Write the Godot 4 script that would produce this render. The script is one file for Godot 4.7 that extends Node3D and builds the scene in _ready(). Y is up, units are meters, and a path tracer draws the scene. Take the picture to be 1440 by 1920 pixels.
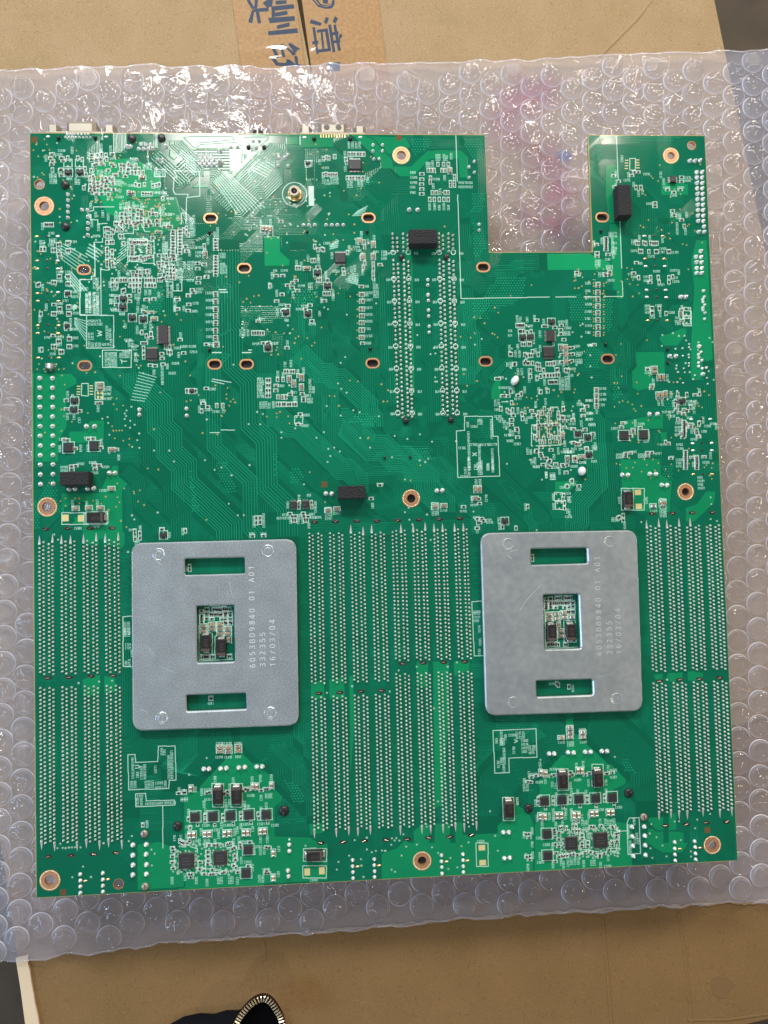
extends Node3D
# A server circuit board lying face down on bubble wrap on a taped cardboard box.
# Board coordinates are millimetres from the board's top left corner; the wrap's bubble tops are at y = 0.

const S := 6.2                      # texels of the printed board art per millimetre
const ART := Vector2i(1892, 2046)
const BT := 0.022                   # height of the board's upper face
var M := {}
var taken := {}
var rng := RandomNumberGenerator.new()
var art: Image
var relief: Image
var board: Node3D

func _ready() -> void:
	rng.seed = 11
	# ---- camera
	var cam := Camera3D.new()
	cam.name = "camera"
	cam.fov = 69.37
	cam.near = 0.02
	cam.far = 20.0
	cam.transform = Transform3D(Basis(Vector3(0.99808, 0.05563, 0.02736), Vector3(0.02510, 0.04089, -0.99885), Vector3(-0.05668, 0.99761, 0.03941)).orthonormalized(), Vector3(-0.01953, 0.34829, 0.01862))
	add_child(cam)
	cam.current = true
	# ---- surroundings: a dim room
	var env := Environment.new()
	env.background_mode = Environment.BG_COLOR
	env.background_color = Color(0.115, 0.13, 0.15).linear_to_srgb()
	env.tonemap_mode = Environment.TONE_MAPPER_LINEAR
	env.tonemap_exposure = 1.0
	env.sdfgi_enabled = true
	env.ssao_enabled = true
	env.ssil_enabled = true
	var we := WorldEnvironment.new()
	we.name = "room_light"
	we.environment = env
	add_child(we)
	# ---- lamps: two ceiling fittings beyond the far edge, a window at left, added lights
	lamp("ceiling_lamp", Vector3(-0.1805, 0.782, -0.571), Vector3(0, 0, -0.05), Vector2(0.15, 0.085), 0.16, Color(1.0, 0.98, 0.95))
	lamp("ceiling_lamp_001", Vector3(0.402, 0.802, -0.590), Vector3(0, 0, -0.05), Vector2(0.03, 0.03), 0.02, Color(1.0, 0.95, 0.88))
	lamp("added_strip_light", Vector3(-0.36, 0.74, -1.02), Vector3(-0.1, 0, -0.05), Vector2(0.6, 0.05), 1.45, Color(0.97, 0.98, 1.0))  # added area light: main light from the far side, glints on the wrap
	lamp("added_strip_light_001", Vector3(0.50, 0.74, -1.02), Vector3(0.1, 0, -0.05), Vector2(0.6, 0.05), 1.3, Color(1.0, 0.95, 0.88))  # its added partner on the right
	lamp("added_warm_light", Vector3(1.3, 1.0, 0.25), Vector3(0.1, 0, 0.0), Vector2(0.14, 0.14), 0.45, Color(1.0, 0.86, 0.68))  # warm light added at the right for glints on the bubbles
	lamp("added_near_light", Vector3(-0.4, 1.4, 1.6), Vector3(0.0, 0, 0.1), Vector2(0.15, 0.15), 0.7, Color(1.0, 0.96, 0.90))  # light added on the near side to put glints on the wrap there
	lamp("window_light", Vector3(-1.2, 0.7, 0.25), Vector3(-0.1, 0, 0.05), Vector2(0.26, 0.42), 0.95, Color(0.76, 0.88, 1.0))

	materials()
	setting()
	bubble_wrap()
	jacket()
	circuit_board()

func lamp(called: String, at: Vector3, to: Vector3, size: Vector2, energy: float, tint: Color) -> void:
	var a := AreaLight3D.new()
	a.name = called
	a.area_size = size
	a.light_energy = energy
	a.light_color = tint
	a.area_range = 5.0
	a.shadow_enabled = true
	add_child(a)
	a.look_at_from_position(at, to, Vector3(0, 0, -1) if absf((to - at).normalized().y) > 0.5 else Vector3.UP)

# ------------------------------------------------------------------ materials
func mat(c: Color, rough := 0.5, metal := 0.0) -> StandardMaterial3D:   # c is a linear base colour
	var m := StandardMaterial3D.new()
	m.albedo_color = c.linear_to_srgb()
	m.roughness = rough
	m.metallic = metal
	return m

func noise(freq: float, oct := 3, sd := 1) -> FastNoiseLite:
	var n := FastNoiseLite.new()
	n.seed = sd
	n.frequency = freq
	n.fractal_octaves = oct
	return n

func noise_tex(freq: float, size: int, lo: Color, hi: Color, sd := 1, oct := 4) -> ImageTexture:
	var n := noise(freq, oct, sd)
	var im := n.get_seamless_image(size, size)
	var out := Image.create(size, size, false, Image.FORMAT_RGB8)
	for y in size:
		for x in size:
			out.set_pixel(x, y, lo.lerp(hi, im.get_pixel(x, y).r))
	return ImageTexture.create_from_image(out)

func tri(m: StandardMaterial3D, per_metre: float) -> StandardMaterial3D:
	m.uv1_triplanar = true
	m.uv1_world_triplanar = true
	m.uv1_scale = Vector3.ONE * per_metre
	return m

func materials() -> void:
	M.solder = mat(Color(0.86, 0.87, 0.86), 0.30, 0.55)
	M.pin = mat(Color(0.76, 0.76, 0.73), 0.32, 0.7)
	M.tin = mat(Color(0.72, 0.71, 0.67), 0.32, 0.9)
	M.copper = mat(Color(0.66, 0.36, 0.19), 0.4, 0.75)
	M.gold = mat(Color(0.85, 0.62, 0.30), 0.33, 1.0)
	M.gold_dot = mat(Color(0.92, 0.78, 0.52), 0.35, 0.9)
	M.black_plastic = mat(Color(0.012, 0.012, 0.013), 0.42)
	M.chip = mat(Color(0.022, 0.022, 0.024), 0.5)
	M.resistor = mat(Color(0.012, 0.011, 0.011), 0.35)
	M.mlcc = mat(Color(0.22, 0.15, 0.095), 0.45)
	M.mlcc_dark = mat(Color(0.07, 0.05, 0.035), 0.4)
	M.mlcc_pale = mat(Color(0.34, 0.22, 0.12), 0.45)
	M.tantalum = mat(Color(0.018, 0.015, 0.014), 0.38)
	M.band = mat(Color(0.075, 0.06, 0.05), 0.45)
	M.marking = mat(Color(0.05, 0.047, 0.045), 0.6)
	M.foam = mat(Color(0.018, 0.018, 0.02), 0.95)
	M.foam.heightmap_enabled = true
	M.foam.heightmap_texture = noise_tex(0.06, 256, Color.BLACK, Color.WHITE, 4)
	M.foam.heightmap_scale = 0.05
	tri(M.foam, 60.0)
	M.fr4 = mat(Color(0.30, 0.26, 0.10), 0.6)
	M.nylon = mat(Color(0.80, 0.80, 0.78), 0.4)
	M.nylon.subsurf_scatter_enabled = true
	M.nylon.subsurf_scatter_strength = 0.2
	M.shell = mat(Color(0.34, 0.31, 0.25), 0.45, 0.6)
	M.steel = mat(Color.WHITE, 0.40, 0.72)
	var smudge := noise_tex(0.012, 512, Color(0.72, 0.72, 0.72), Color(1, 1, 1), 55, 5)
	M.steel.roughness_texture = smudge
	M.steel.albedo_texture = steel_tex(3)
	tri(M.steel, 12.0)
	M.steel_even = mat(Color(0.86, 0.90, 0.90), 0.44, 0.72)
	M.steel_even.albedo_texture = noise_tex(0.05, 512, Color(0.72, 0.745, 0.755), Color(0.81, 0.825, 0.83), 57, 6)
	M.steel_even.roughness_texture = smudge
	tri(M.steel_even, 9.0)
	M.steel_dent = mat(Color(0.40, 0.42, 0.43), 0.3, 0.7)
	M.engraved = mat(Color(0.70, 0.73, 0.74), 0.5, 0.4)
	M.engraved_faint = mat(Color(0.54, 0.57, 0.57), 0.5, 0.4)
	# cardboard
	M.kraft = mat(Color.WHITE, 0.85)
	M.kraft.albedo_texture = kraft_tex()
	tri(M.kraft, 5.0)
	M.kraft.heightmap_enabled = true
	M.kraft.heightmap_texture = noise_tex(0.03, 256, Color.BLACK, Color.WHITE, 21)
	M.kraft.heightmap_scale = 0.004
	M.kraft_inner_shaded = mat(Color(0.65, 0.54, 0.37), 0.9)  # browner inner liner, its colour darkened further for shade on the near side
	M.kraft_inner_shaded.albedo_texture = M.kraft.albedo_texture
	tri(M.kraft_inner_shaded, 5.0)
	M.kraft_edge = mat(Color(0.62, 0.50, 0.34), 0.9)
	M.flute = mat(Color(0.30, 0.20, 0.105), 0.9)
	M.stain = mat(Color(0.168, 0.097, 0.034), 0.88)
	M.print = mat(Color.WHITE, 0.8)
	M.print.vertex_color_use_as_albedo = true
	M.print.transparency = BaseMaterial3D.TRANSPARENCY_ALPHA
	M.floor = mat(Color.WHITE, 0.7)
	M.floor.albedo_texture = noise_tex(0.02, 256, Color(0.20, 0.17, 0.13), Color(0.30, 0.25, 0.19), 31)
	tri(M.floor, 3.0)
	# clear film: smooth thin sheets, a little milky
	M.film = film(Color(0.82, 0.83, 0.90, 0.22), 0.07)
	M.film.heightmap_scale = 0.010
	M.film.uv1_scale = Vector3.ONE * 14.0
	M.bubble = film(Color(0.80, 0.80, 0.86, 0.03), 0.05)
	M.bubble_wall = film(Color(0.86, 0.87, 0.93, 0.16), 0.06)
	M.bubble_foot = film(Color(0.90, 0.91, 0.95, 0.66), 0.1)
	M.rim = film(Color(0.78, 0.76, 0.80, 0.25), 0.12)
	# clothing
	M.cloth = mat(Color(0.006, 0.0065, 0.008), 0.9)
	M.cloth.metallic_specular = 0.12
	M.lining = mat(Color(0.0025, 0.0025, 0.003), 1.0)
	M.lining.metallic_specular = 0.08
	M.cloth.heightmap_enabled = true
	M.cloth.heightmap_texture = noise_tex(0.12, 256, Color.BLACK, Color.WHITE, 51)
	M.cloth.heightmap_scale = 0.03
	tri(M.cloth, 40.0)
	M.brass = mat(Color(0.62, 0.52, 0.36), 0.3, 1.0)

func film(c: Color, rough: float) -> StandardMaterial3D:
	var m := mat(Color.WHITE, rough)
	m.albedo_color = c
	m.transparency = BaseMaterial3D.TRANSPARENCY_ALPHA
	m.cull_mode = BaseMaterial3D.CULL_DISABLED
	m.heightmap_enabled = true
	m.heightmap_texture = crinkle_tex()
	m.heightmap_scale = 0.026
	tri(m, 45.0)
	return m

var crinkles: ImageTexture
func crinkle_tex() -> ImageTexture:      # ridged creases, as in stretched film
	if crinkles:
		return crinkles
	var a := noise(0.016, 3, 71)
	a.noise_type = FastNoiseLite.TYPE_SIMPLEX
	a.fractal_type = FastNoiseLite.FRACTAL_RIDGED
	var im := a.get_seamless_image(512, 512)
	im.convert(Image.FORMAT_RGB8)
	crinkles = ImageTexture.create_from_image(im)
	return crinkles

func steel_tex(sd: int) -> ImageTexture:
	var a := noise(0.2, 5, sd).get_seamless_image(512, 512)
	var b := noise(0.4, 2, sd + 1).get_seamless_image(512, 512)
	var im := Image.create(512, 512, false, Image.FORMAT_RGB8)
	for y in 512:
		for x in 512:
			var v := 0.79 + 0.20 * (a.get_pixel(x, y).r - 0.5) + 0.20 * (b.get_pixel(x, y).r - 0.5)
			im.set_pixel(x, y, Color(v * 0.95, v * 1.0, v * 1.015))
	return ImageTexture.create_from_image(im)

func kraft_tex() -> ImageTexture:
	var a := noise(0.006, 4, 61).get_seamless_image(1024, 1024)
	var b := noise(0.22, 2, 62).get_seamless_image(1024, 1024)
	var im := Image.create(1024, 1024, false, Image.FORMAT_RGB8)
	var base := Color(0.29, 0.20, 0.10).linear_to_srgb()
	for y in 1024:
		for x in 1024:
			var k := 1.0 + 0.07 * (a.get_pixel(x, y).r - 0.5) + 0.20 * (b.get_pixel(x, y).r - 0.5)
			im.set_pixel(x, y, Color(base.r * k, base.g * k, base.b * k * k))
	for i in 5200:      # fibres and flecks of the recycled paper
		var p := Vector2(rng.randf() * 1000.0, rng.randf() * 1000.0)
		var dark := rng.randf() < 0.4
		var c := base * (rng.randf_range(0.72, 0.88) if dark else rng.randf_range(1.06, 1.16))
		var way := Vector2.from_angle(rng.randf() * TAU)
		way *= 0.8
		for s in rng.randi_range(3, 14):
			var q := p + way * s
			im.set_pixel(clampi(int(q.x), 0, 1023), clampi(int(q.y), 0, 1023), Color(c.r, c.g, c.b))
	return ImageTexture.create_from_image(im)

# ------------------------------------------------------------------ tree helpers
func numbered(called: String, parent: Node) -> String:
	var key := "%d/%s" % [parent.get_instance_id(), called]
	var n: int = taken.get(key, 0)
	taken[key] = n + 1
	return called if n == 0 else "%s_%03d" % [called, n]

func part(called: String, mesh: Mesh, m: Material, parent: Node, at := Vector3.ZERO, turn := 0.0) -> MeshInstance3D:
	var o := MeshInstance3D.new()
	o.name = numbered(called, parent)
	o.mesh = mesh
	if m:
		o.material_override = m
	o.position = at
	o.rotation.y = turn
	parent.add_child(o, true)
	return o

func thing(called: String, label: String, category: String, at := Vector3.ZERO, turn := 0.0) -> Node3D:
	var o := Node3D.new()
	o.name = numbered(called, self)
	add_child(o, true)
	o.position = at
	o.rotation.y = turn
	o.set_meta("label", label)
	o.set_meta("category", category)
	return o

func many(called: String, mesh: Mesh, m: Material, parent: Node, where: Array) -> MultiMeshInstance3D:   # small repeats past counting
	var mm := MultiMesh.new()
	mm.transform_format = MultiMesh.TRANSFORM_3D
	mm.mesh = mesh
	mm.instance_count = where.size()
	for i in where.size():
		mm.set_instance_transform(i, where[i])
	var o := MultiMeshInstance3D.new()
	o.name = numbered(called, parent)
	o.multimesh = mm
	if m:
		o.material_override = m
	o.set_meta("kind", "stuff")
	parent.add_child(o, true)
	return o

func at(x: float, y: float, h := 0.0) -> Vector3:      # board millimetres -> metres
	return Vector3((x - 152.5) * 0.001, BT + h * 0.001, (y - 165.0) * 0.001)

func nums(s: String) -> PackedFloat64Array:
	return s.replace(" |", " ").replace("|", " ").split_floats(" ", false)

func rowsof(s: String) -> Array:
	var out := []
	for q in s.split("|", false):
		out.append(q.split(" ", false))
	return out

# ------------------------------------------------------------------ mesh helpers (millimetres in, metres out)
func start() -> SurfaceTool:
	var st := SurfaceTool.new()
	st.begin(Mesh.PRIMITIVE_TRIANGLES)
	st.set_smooth_group(-1)
	return st

func done(st: SurfaceTool, mesh: ArrayMesh = null) -> ArrayMesh:
	st.generate_normals()
	return st.commit(mesh)

func tri3(st: SurfaceTool, a: Vector3, b: Vector3, c: Vector3, out: Vector3) -> void:
	if (c - a).cross(b - a).dot(out) < 0.0:
		var t := b
		b = c
		c = t
	for p in [a, b, c]:
		st.add_vertex(p * 0.001)

func quad(st: SurfaceTool, a: Vector3, b: Vector3, c: Vector3, d: Vector3, out: Vector3) -> void:
	tri3(st, a, b, c, out)
	tri3(st, a, c, d, out)

func block(st: SurfaceTool, c: Vector3, s: Vector3, ch := 0.0) -> void:     # c: middle of the base; chamfered top
	var lo := [Vector3(-1, 0, -1), Vector3(1, 0, -1), Vector3(1, 0, 1), Vector3(-1, 0, 1)]
	var h := Vector3(s.x * 0.5, 1, s.z * 0.5)
	for k in 4:
		var a: Vector3 = lo[k]
		var b: Vector3 = lo[(k + 1) % 4]
		var out := (a + b) * 0.5
		var a0 := c + a * h
		var b0 := c + b * h
		var up := Vector3(0, s.y - ch, 0)
		quad(st, a0, b0, b0 + up, a0 + up, out)
		if ch > 0.0:
			var i := Vector3(h.x - ch, 0, h.z - ch)
			quad(st, a0 + up, b0 + up, c + b * i + Vector3(0, s.y, 0), c + a * i + Vector3(0, s.y, 0), out + Vector3.UP)
	var t := Vector3(h.x - ch, 0, h.z - ch)
	var y := Vector3(0, s.y, 0)
	quad(st, c + lo[0] * t + y, c + lo[1] * t + y, c + lo[2] * t + y, c + lo[3] * t + y, Vector3.UP)
	quad(st, c + lo[0] * h, c + lo[1] * h, c + lo[2] * h, c + lo[3] * h, Vector3.DOWN)

func box_mesh(s: Vector3, ch := 0.0) -> ArrayMesh:
	var st := start()
	block(st, Vector3.ZERO, s, ch)
	return done(st)

func lathe(st: SurfaceTool, profile: Array, seg: int, c := Vector3.ZERO, smooth := true) -> void:    # profile: Vector2(radius, height) from the outside in
	st.set_smooth_group(0 if smooth else -1)
	for k in profile.size() - 1:
		var p: Vector2 = profile[k]
		var q: Vector2 = profile[k + 1]
		for i in seg:
			var a := TAU * i / seg
			var b := TAU * (i + 1) / seg
			var u := Vector3(cos(a), 0, sin(a))
			var w := Vector3(cos(b), 0, sin(b))
			var e := q - p
			var out := (u + w) * 0.5 * e.y - Vector3.UP * e.x
			if p.x > 0.0001:
				tri3(st, c + u * p.x + Vector3.UP * p.y, c + w * p.x + Vector3.UP * p.y, c + w * q.x + Vector3.UP * q.y, out)
			if q.x > 0.0001:
				tri3(st, c + u * p.x + Vector3.UP * p.y, c + w * q.x + Vector3.UP * q.y, c + u * q.x + Vector3.UP * q.y, out)
	st.set_smooth_group(-1)

func lathe_mesh(profile: Array, seg := 12, smooth := true) -> ArrayMesh:
	var st := start()
	lathe(st, profile, seg, Vector3.ZERO, smooth)
	return done(st)

func oval(x: float, y: float, rx: float, ry: float, seg := 20) -> PackedVector2Array:     # a stadium when rx > ry
	var out := PackedVector2Array()
	var d := absf(rx - ry)
	var r := minf(rx, ry)
	for i in seg:
		var a := TAU * (i + 0.5) / seg
		var p := Vector2(cos(a), sin(a)) * r
		if rx > ry:
			p.x += d * signf(p.x)
		elif ry > rx:
			p.y += d * signf(p.y)
		out.append(Vector2(x, y) + p)
	return out

func rounded(pts: PackedVector2Array, r: float, seg := 4) -> PackedVector2Array:
	var out := PackedVector2Array()
	for i in pts.size():
		var p := pts[i]
		var a := (pts[i - 1] - p).normalized()
		var b := (pts[(i + 1) % pts.size()] - p).normalized()
		for k in seg + 1:
			var t := float(k) / seg
			var q := (p + a * r).lerp(p, t).lerp(p.lerp(p + b * r, t), t)
			out.append(q)
	return out

func slab(outline: PackedVector2Array, holes: Array, splits: Array, y0: float, y1: float, bevel := 0.0, uv := false) -> Array:
	# a plate with holes: [top surface, everything else]; cut in bands through the holes so that every piece is simple
	var top := start()
	var rest := start()
	var cuts := splits.duplicate()
	var lo := INF
	var hi := -INF
	for p in outline:
		lo = minf(lo, p.y)
		hi = maxf(hi, p.y)
	cuts.append(lo - 1.0)
	cuts.append(hi + 1.0)
	cuts.sort()
	for k in cuts.size() - 1:
		if cuts[k + 1] - cuts[k] < 0.0005:
			continue
		var band := PackedVector2Array([Vector2(-999, cuts[k]), Vector2(999, cuts[k]), Vector2(999, cuts[k + 1]), Vector2(-999, cuts[k + 1])])
		var inset := outline
		if bevel > 0.0:
			inset = Geometry2D.offset_polygon(outline, -bevel)[0]
		var pieces := Geometry2D.intersect_polygons(inset, band)
		for h: PackedVector2Array in holes:
			var next := []
			var grown: PackedVector2Array = h if bevel <= 0.0 else Geometry2D.offset_polygon(h, bevel)[0]
			for q in pieces:
				next.append_array(Geometry2D.clip_polygons(q, grown))
			pieces.assign(next)
		for q: PackedVector2Array in pieces:
			var ix := Geometry2D.triangulate_polygon(q)
			for i in range(0, ix.size(), 3):
				var t := [q[ix[i]], q[ix[i + 1]], q[ix[i + 2]]]
				if (t[2] - t[0]).cross(t[1] - t[0]) > 0.0:
					t.reverse()
				for p: Vector2 in t:
					if uv:
						top.set_uv(Vector2(p.x * S / ART.x, p.y * S / ART.y))
					top.add_vertex(at(p.x, p.y, y1))
				t.reverse()
				for p: Vector2 in t:
					rest.add_vertex(at(p.x, p.y, y0))
	var loops := [outline]
	loops.append_array(holes)
	for n in loops.size():
		var l: PackedVector2Array = loops[n]
		var l2 := l
		if bevel > 0.0:
			l2 = Geometry2D.offset_polygon(l, -bevel if n == 0 else bevel)[0]
		wall(rest, l, y0, l, y1 - bevel)
		if bevel > 0.0:
			ring_between(rest, l, y1 - bevel, l2, y1)
	return [top, rest]

func wall(st: SurfaceTool, l: PackedVector2Array, y0: float, m: PackedVector2Array, y1: float) -> void:
	for i in l.size():
		var j := (i + 1) % l.size()
		for p in [[l[i], y0], [l[j], y0], [m[j], y1], [l[i], y0], [m[j], y1], [m[i], y1]]:
			st.add_vertex(at(p[0].x, p[0].y, p[1]))

func ring_between(st: SurfaceTool, l: PackedVector2Array, y0: float, m: PackedVector2Array, y1: float) -> void:
	for i in l.size():      # joins each edge of l to the nearest points of m
		var j := (i + 1) % l.size()
		var a := nearest(m, l[i])
		var b := nearest(m, l[j])
		for p in [[l[i], y0], [l[j], y0], [b, y1], [l[i], y0], [b, y1], [a, y1]]:
			st.add_vertex(at(p[0].x, p[0].y, p[1]))

func nearest(m: PackedVector2Array, p: Vector2) -> Vector2:
	var best := m[0]
	for i in m.size():
		var q := Geometry2D.get_closest_point_to_segment(p, m[i], m[(i + 1) % m.size()])
		if q.distance_squared_to(p) < best.distance_squared_to(p):
			best = q
	return best

# ------------------------------------------------------------------ drawing the printed art of the board
func px(p: Vector2) -> Vector2i:
	return Vector2i(roundi(p.x * S), roundi(p.y * S))

func dot(im: Image, p: Vector2i, w: int, c: Color) -> void:
	im.fill_rect(Rect2i(p.x - w / 2, p.y - w / 2, w, w), c)

func disc(im: Image, x: float, y: float, r: float, c: Color) -> void:      # texels
	for k in range(-int(r), int(r) + 1):
		var w := sqrt(maxf(r * r - k * k, 0.0))
		im.fill_rect(Rect2i(roundi(x - w), roundi(y) + k, maxi(1, roundi(2.0 * w)), 1), c)

func stroke(im: Image, a: Vector2i, b: Vector2i, w: int, c: Color) -> void:
	var d := b - a
	var n := maxi(absi(d.x), absi(d.y))
	if d.x == 0 or d.y == 0:
		im.fill_rect(Rect2i(mini(a.x, b.x) - w / 2, mini(a.y, b.y) - w / 2, absi(d.x) + w, absi(d.y) + w), c)
		return
	for k in n + 1:
		dot(im, a + Vector2i(roundi(float(d.x) * k / n), roundi(float(d.y) * k / n)), w, c)

func fill(im: Image, pts: PackedVector2Array, c: Color) -> void:      # texels
	var lo := INF
	var hi := -INF
	for p in pts:
		lo = minf(lo, p.y)
		hi = maxf(hi, p.y)
	for y in range(maxi(0, int(lo)), mini(im.get_height(), int(hi) + 1)):
		var xs := []
		for i in pts.size():
			var a := pts[i]
			var b := pts[(i + 1) % pts.size()]
			if (a.y <= y) != (b.y <= y):
				xs.append(a.x + (y - a.y) / (b.y - a.y) * (b.x - a.x))
		xs.sort()
		for i in range(0, xs.size() - 1, 2):
			im.fill_rect(Rect2i(roundi(xs[i]), y, roundi(xs[i + 1]) - roundi(xs[i]), 1), c)

func path(s: String) -> PackedVector2Array:
	var v := s.split_floats(" ", false)
	var out := PackedVector2Array()
	for i in range(0, v.size() - 1, 2):
		out.append(Vector2(v[i], v[i + 1]))
	return out

const GLYPH := {"0": 31599, "1": 11415, "2": 29671, "3": 29647, "4": 23497, "5": 31183, "6": 31215, "7": 29257, "8": 31727, "9": 31695, "C": 31015, "R": 27565, "Q": 31609, "U": 23407, "L": 18727, "P": 31716, "A": 11245, "B": 27566}
const ROWS := [0, 1, 1, 2, 3, 3, 4]
var silk := Color8(198, 220, 207)

func letters(s: String, x: int, y: int, turn: int) -> void:      # texels; 3 x 7 letters, turn 0 across, 1 upwards, 2 upside down
	for n in s.length():
		var g: int = GLYPH.get(s[n], 0)
		for r in 7:
			for k in 3:
				if g >> (14 - ROWS[r] * 3 - k) & 1:
					var i := n * 4 + k
					var q := Vector2i(x + i, y + r) if turn == 0 else Vector2i(x + r, y - i) if turn == 1 else Vector2i(x - i, y - r)
					if q.x > 1 and q.y > 1 and q.x < ART.x - 1 and q.y < ART.y - 1:
						art.set_pixelv(q, silk)

func reference() -> String:
	return ("C" if rng.randf() < 0.5 else "R") + str(rng.randi_range(300, 2500))

const MASK_LOW := Color8(5, 99, 72)
const MASK_POUR := Color8(14, 130, 84)
const MASK_BRIGHT := Color8(16, 142, 90)
const MASK_GAP := Color8(3, 92, 66)
const TRACE := Color8(22, 134, 99)
const UP := Color8(200, 200, 200)
const DOWN := Color8(90, 90, 90)

func run(pts: PackedVector2Array, n: int, pitch: float, w: int, c: Color) -> void:      # parallel traces with mitred bends
	for k in n:
		var off := (k - (n - 1) * 0.5) * pitch
		var line := PackedVector2Array()
		for i in pts.size():
			var a := (pts[i] - pts[i - 1]).normalized() if i > 0 else (pts[1] - pts[0]).normalized()
			var b := (pts[i + 1] - pts[i]).normalized() if i < pts.size() - 1 else a
			var m := (a.orthogonal() + b.orthogonal()).normalized()
			line.append(pts[i] + m * off / maxf(0.4, m.dot(a.orthogonal())))
		for i in line.size() - 1:
			stroke(art, px(line[i]), px(line[i + 1]), w, c)
			stroke(relief, px(line[i]), px(line[i + 1]), w + 1, UP)

func board_art() -> void:
	art = Image.create(ART.x, ART.y, false, Image.FORMAT_RGB8)
	relief = Image.create(ART.x, ART.y, false, Image.FORMAT_RGB8)
	art.fill(MASK_LOW)
	relief.fill(DOWN)
	# faint routing that covers most of the board
	var faint := MASK_LOW.lerp(TRACE, 0.7)
	for i in 330:
		var p := Vector2(rng.randf() * 300.0, rng.randf() * 325.0)
		var line := PackedVector2Array([p])
		var way := rng.randi() % 8
		for k in rng.randi_range(2, 4):
			p += Vector2.from_angle(way * PI / 4.0) * rng.randf_range(5.0, 26.0)
			line.append(p)
			way = (way + (1 if rng.randf() < 0.5 else 7)) % 8
		run(line, rng.randi_range(3, 9), rng.randf_range(0.65, 0.95), 1, faint)
	for q in POURS:
		var t := path(q.substr(2))
		for i in t.size():
			t[i] *= S
		var k: int = q.unicode_at(0) - 48
		var c: Color = [MASK_LOW, MASK_POUR, MASK_BRIGHT][k]
		for g in (Geometry2D.offset_polygon(t, 4.0) if k else []):
			fill(art, g, MASK_LOW)
			fill(relief, g, DOWN)
		fill(art, t, c)
		fill(relief, t, UP if k else DOWN)
	for q in MAZES:      # length-matched meanders beside the sockets
		var v := path(q)
		var lo := v[0].min(v[1])
		var hi := v[0].max(v[1])
		var y := lo.y
		while y < hi.y:
			var line := PackedVector2Array()
			var x := lo.x + rng.randf() * 3.0
			var s := 0.0
			while x < hi.x:
				line.append(Vector2(x, y + s))
				if rng.randf() < 0.45:
					s = 0.5 - s
					line.append(Vector2(x, y + s))
				x += rng.randf_range(0.7, 3.0)
			for i in line.size() - 1:
				stroke(art, px(line[i]), px(line[i + 1]), 1, MASK_LOW.lerp(TRACE, 0.8))
				stroke(relief, px(line[i]), px(line[i + 1]), 2, UP)
			y += 0.85
	for q in BUNDLES:
		var f: PackedStringArray = q.split(" ", false)
		var v := path(" ".join(f.slice(3)))
		var wide := int(float(f[0]) * float(f[1]) * S)      # bare laminate between the traces is darker than the copper
		for i in v.size() - 1:
			stroke(art, px(v[i]), px(v[i + 1]), wide, MASK_GAP)
			stroke(relief, px(v[i]), px(v[i + 1]), wide, DOWN)
	for q in BUNDLES:
		var f: PackedStringArray = q.split(" ", false)
		run(path(" ".join(f.slice(3))), int(f[0]), float(f[1]), int(f[2]), TRACE)
	for q in COMBS:      # bare tinned fingers, drawn as slanting stripes between two sides of a quadrilateral
		var f: PackedStringArray = q.split(" ", false)
		var v := path(" ".join(f.slice(1)))
		var n := int(f[0])
		for k in n:
			var t := (k + 0.5) / n
			var a := v[0].lerp(v[3], t)
			var b := v[1].lerp(v[2], t)
			stroke(art, px(a), px(b), 2 if n > 5 else 3, silk.lerp(TRACE, 0.25))
	for q in GRIDS:      # stitching vias under the mask
		var f: PackedStringArray = q.split(" ", false)
		var v := path(" ".join(f.slice(1)))
		var step := float(f[0])
		for b in range(0, int(330.0 / step)):
			for a in range(0, int(305.0 / step)):
				var p := Vector2((a + (0.5 if b % 2 else 0.0)) * step, b * step * 0.9)
				if Geometry2D.is_point_in_polygon(p, v):
					disc(art, p.x * S, p.y * S, 1.8, MASK_LOW.lerp(Color8(40, 170, 125), 0.75))
					disc(relief, p.x * S, p.y * S, 1.5, UP)
	for q in rowsof(VIAS):
		var k := int(q[2])
		var c: Color = [Color8(30, 150, 112), Color8(150, 132, 82), Color8(170, 150, 100), Color8(165, 188, 168)][k]
		disc(art, float(q[0]) * S, float(q[1]) * S, [1.4, 2.3, 2.6, 2.5][k] if rng.randf() < 0.8 else 3.0, c)
		if k == 1:
			disc(art, float(q[0]) * S, float(q[1]) * S, 1.0, Color8(205, 190, 140))
	for q in rowsof(PADS):
		var w := maxi(2, roundi(float(q[2]) * S))
		var h := maxi(2, roundi(float(q[3]) * S))
		var c: Color = [Color8(190, 190, 180), Color8(205, 196, 140), Color8(214, 196, 140), silk, Color8(105, 82, 52)][int(q[4])]
		art.fill_rect(Rect2i(roundi(float(q[0]) * S) - w / 2, roundi(float(q[1]) * S) - h / 2, w, h), c)
	for q in LINES:
		var f: PackedStringArray = q.split(" ", false)
		var v := path(" ".join(f.slice(1)))
		for i in v.size() - 1:
			stroke(art, px(v[i]), px(v[i + 1]), 2, silk)
	for q in rowsof(TEXTS):
		letters(q[3], roundi(float(q[0]) * S), roundi(float(q[1]) * S), int(q[2]))
	for q in rowsof(BLOCKS):
		var x := roundi(float(q[0]) * S)
		var y := roundi(float(q[1]) * S)
		var w := roundi(float(q[2]) * S)
		var h := roundi(float(q[3]) * S)
		var across := w if int(q[4]) == 0 else h
		var down := h if int(q[4]) == 0 else w
		var lines := maxi(1, roundi(down / 9.0))
		for k in lines:
			var s := ""
			while s.length() * 4 + 18 < across + 6 or s == "":
				s += reference()
			if int(q[4]) == 0:
				letters(s, x, y + k * down / lines, 0)
			else:
				letters(s, x + k * down / lines, y + h, 1)
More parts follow.
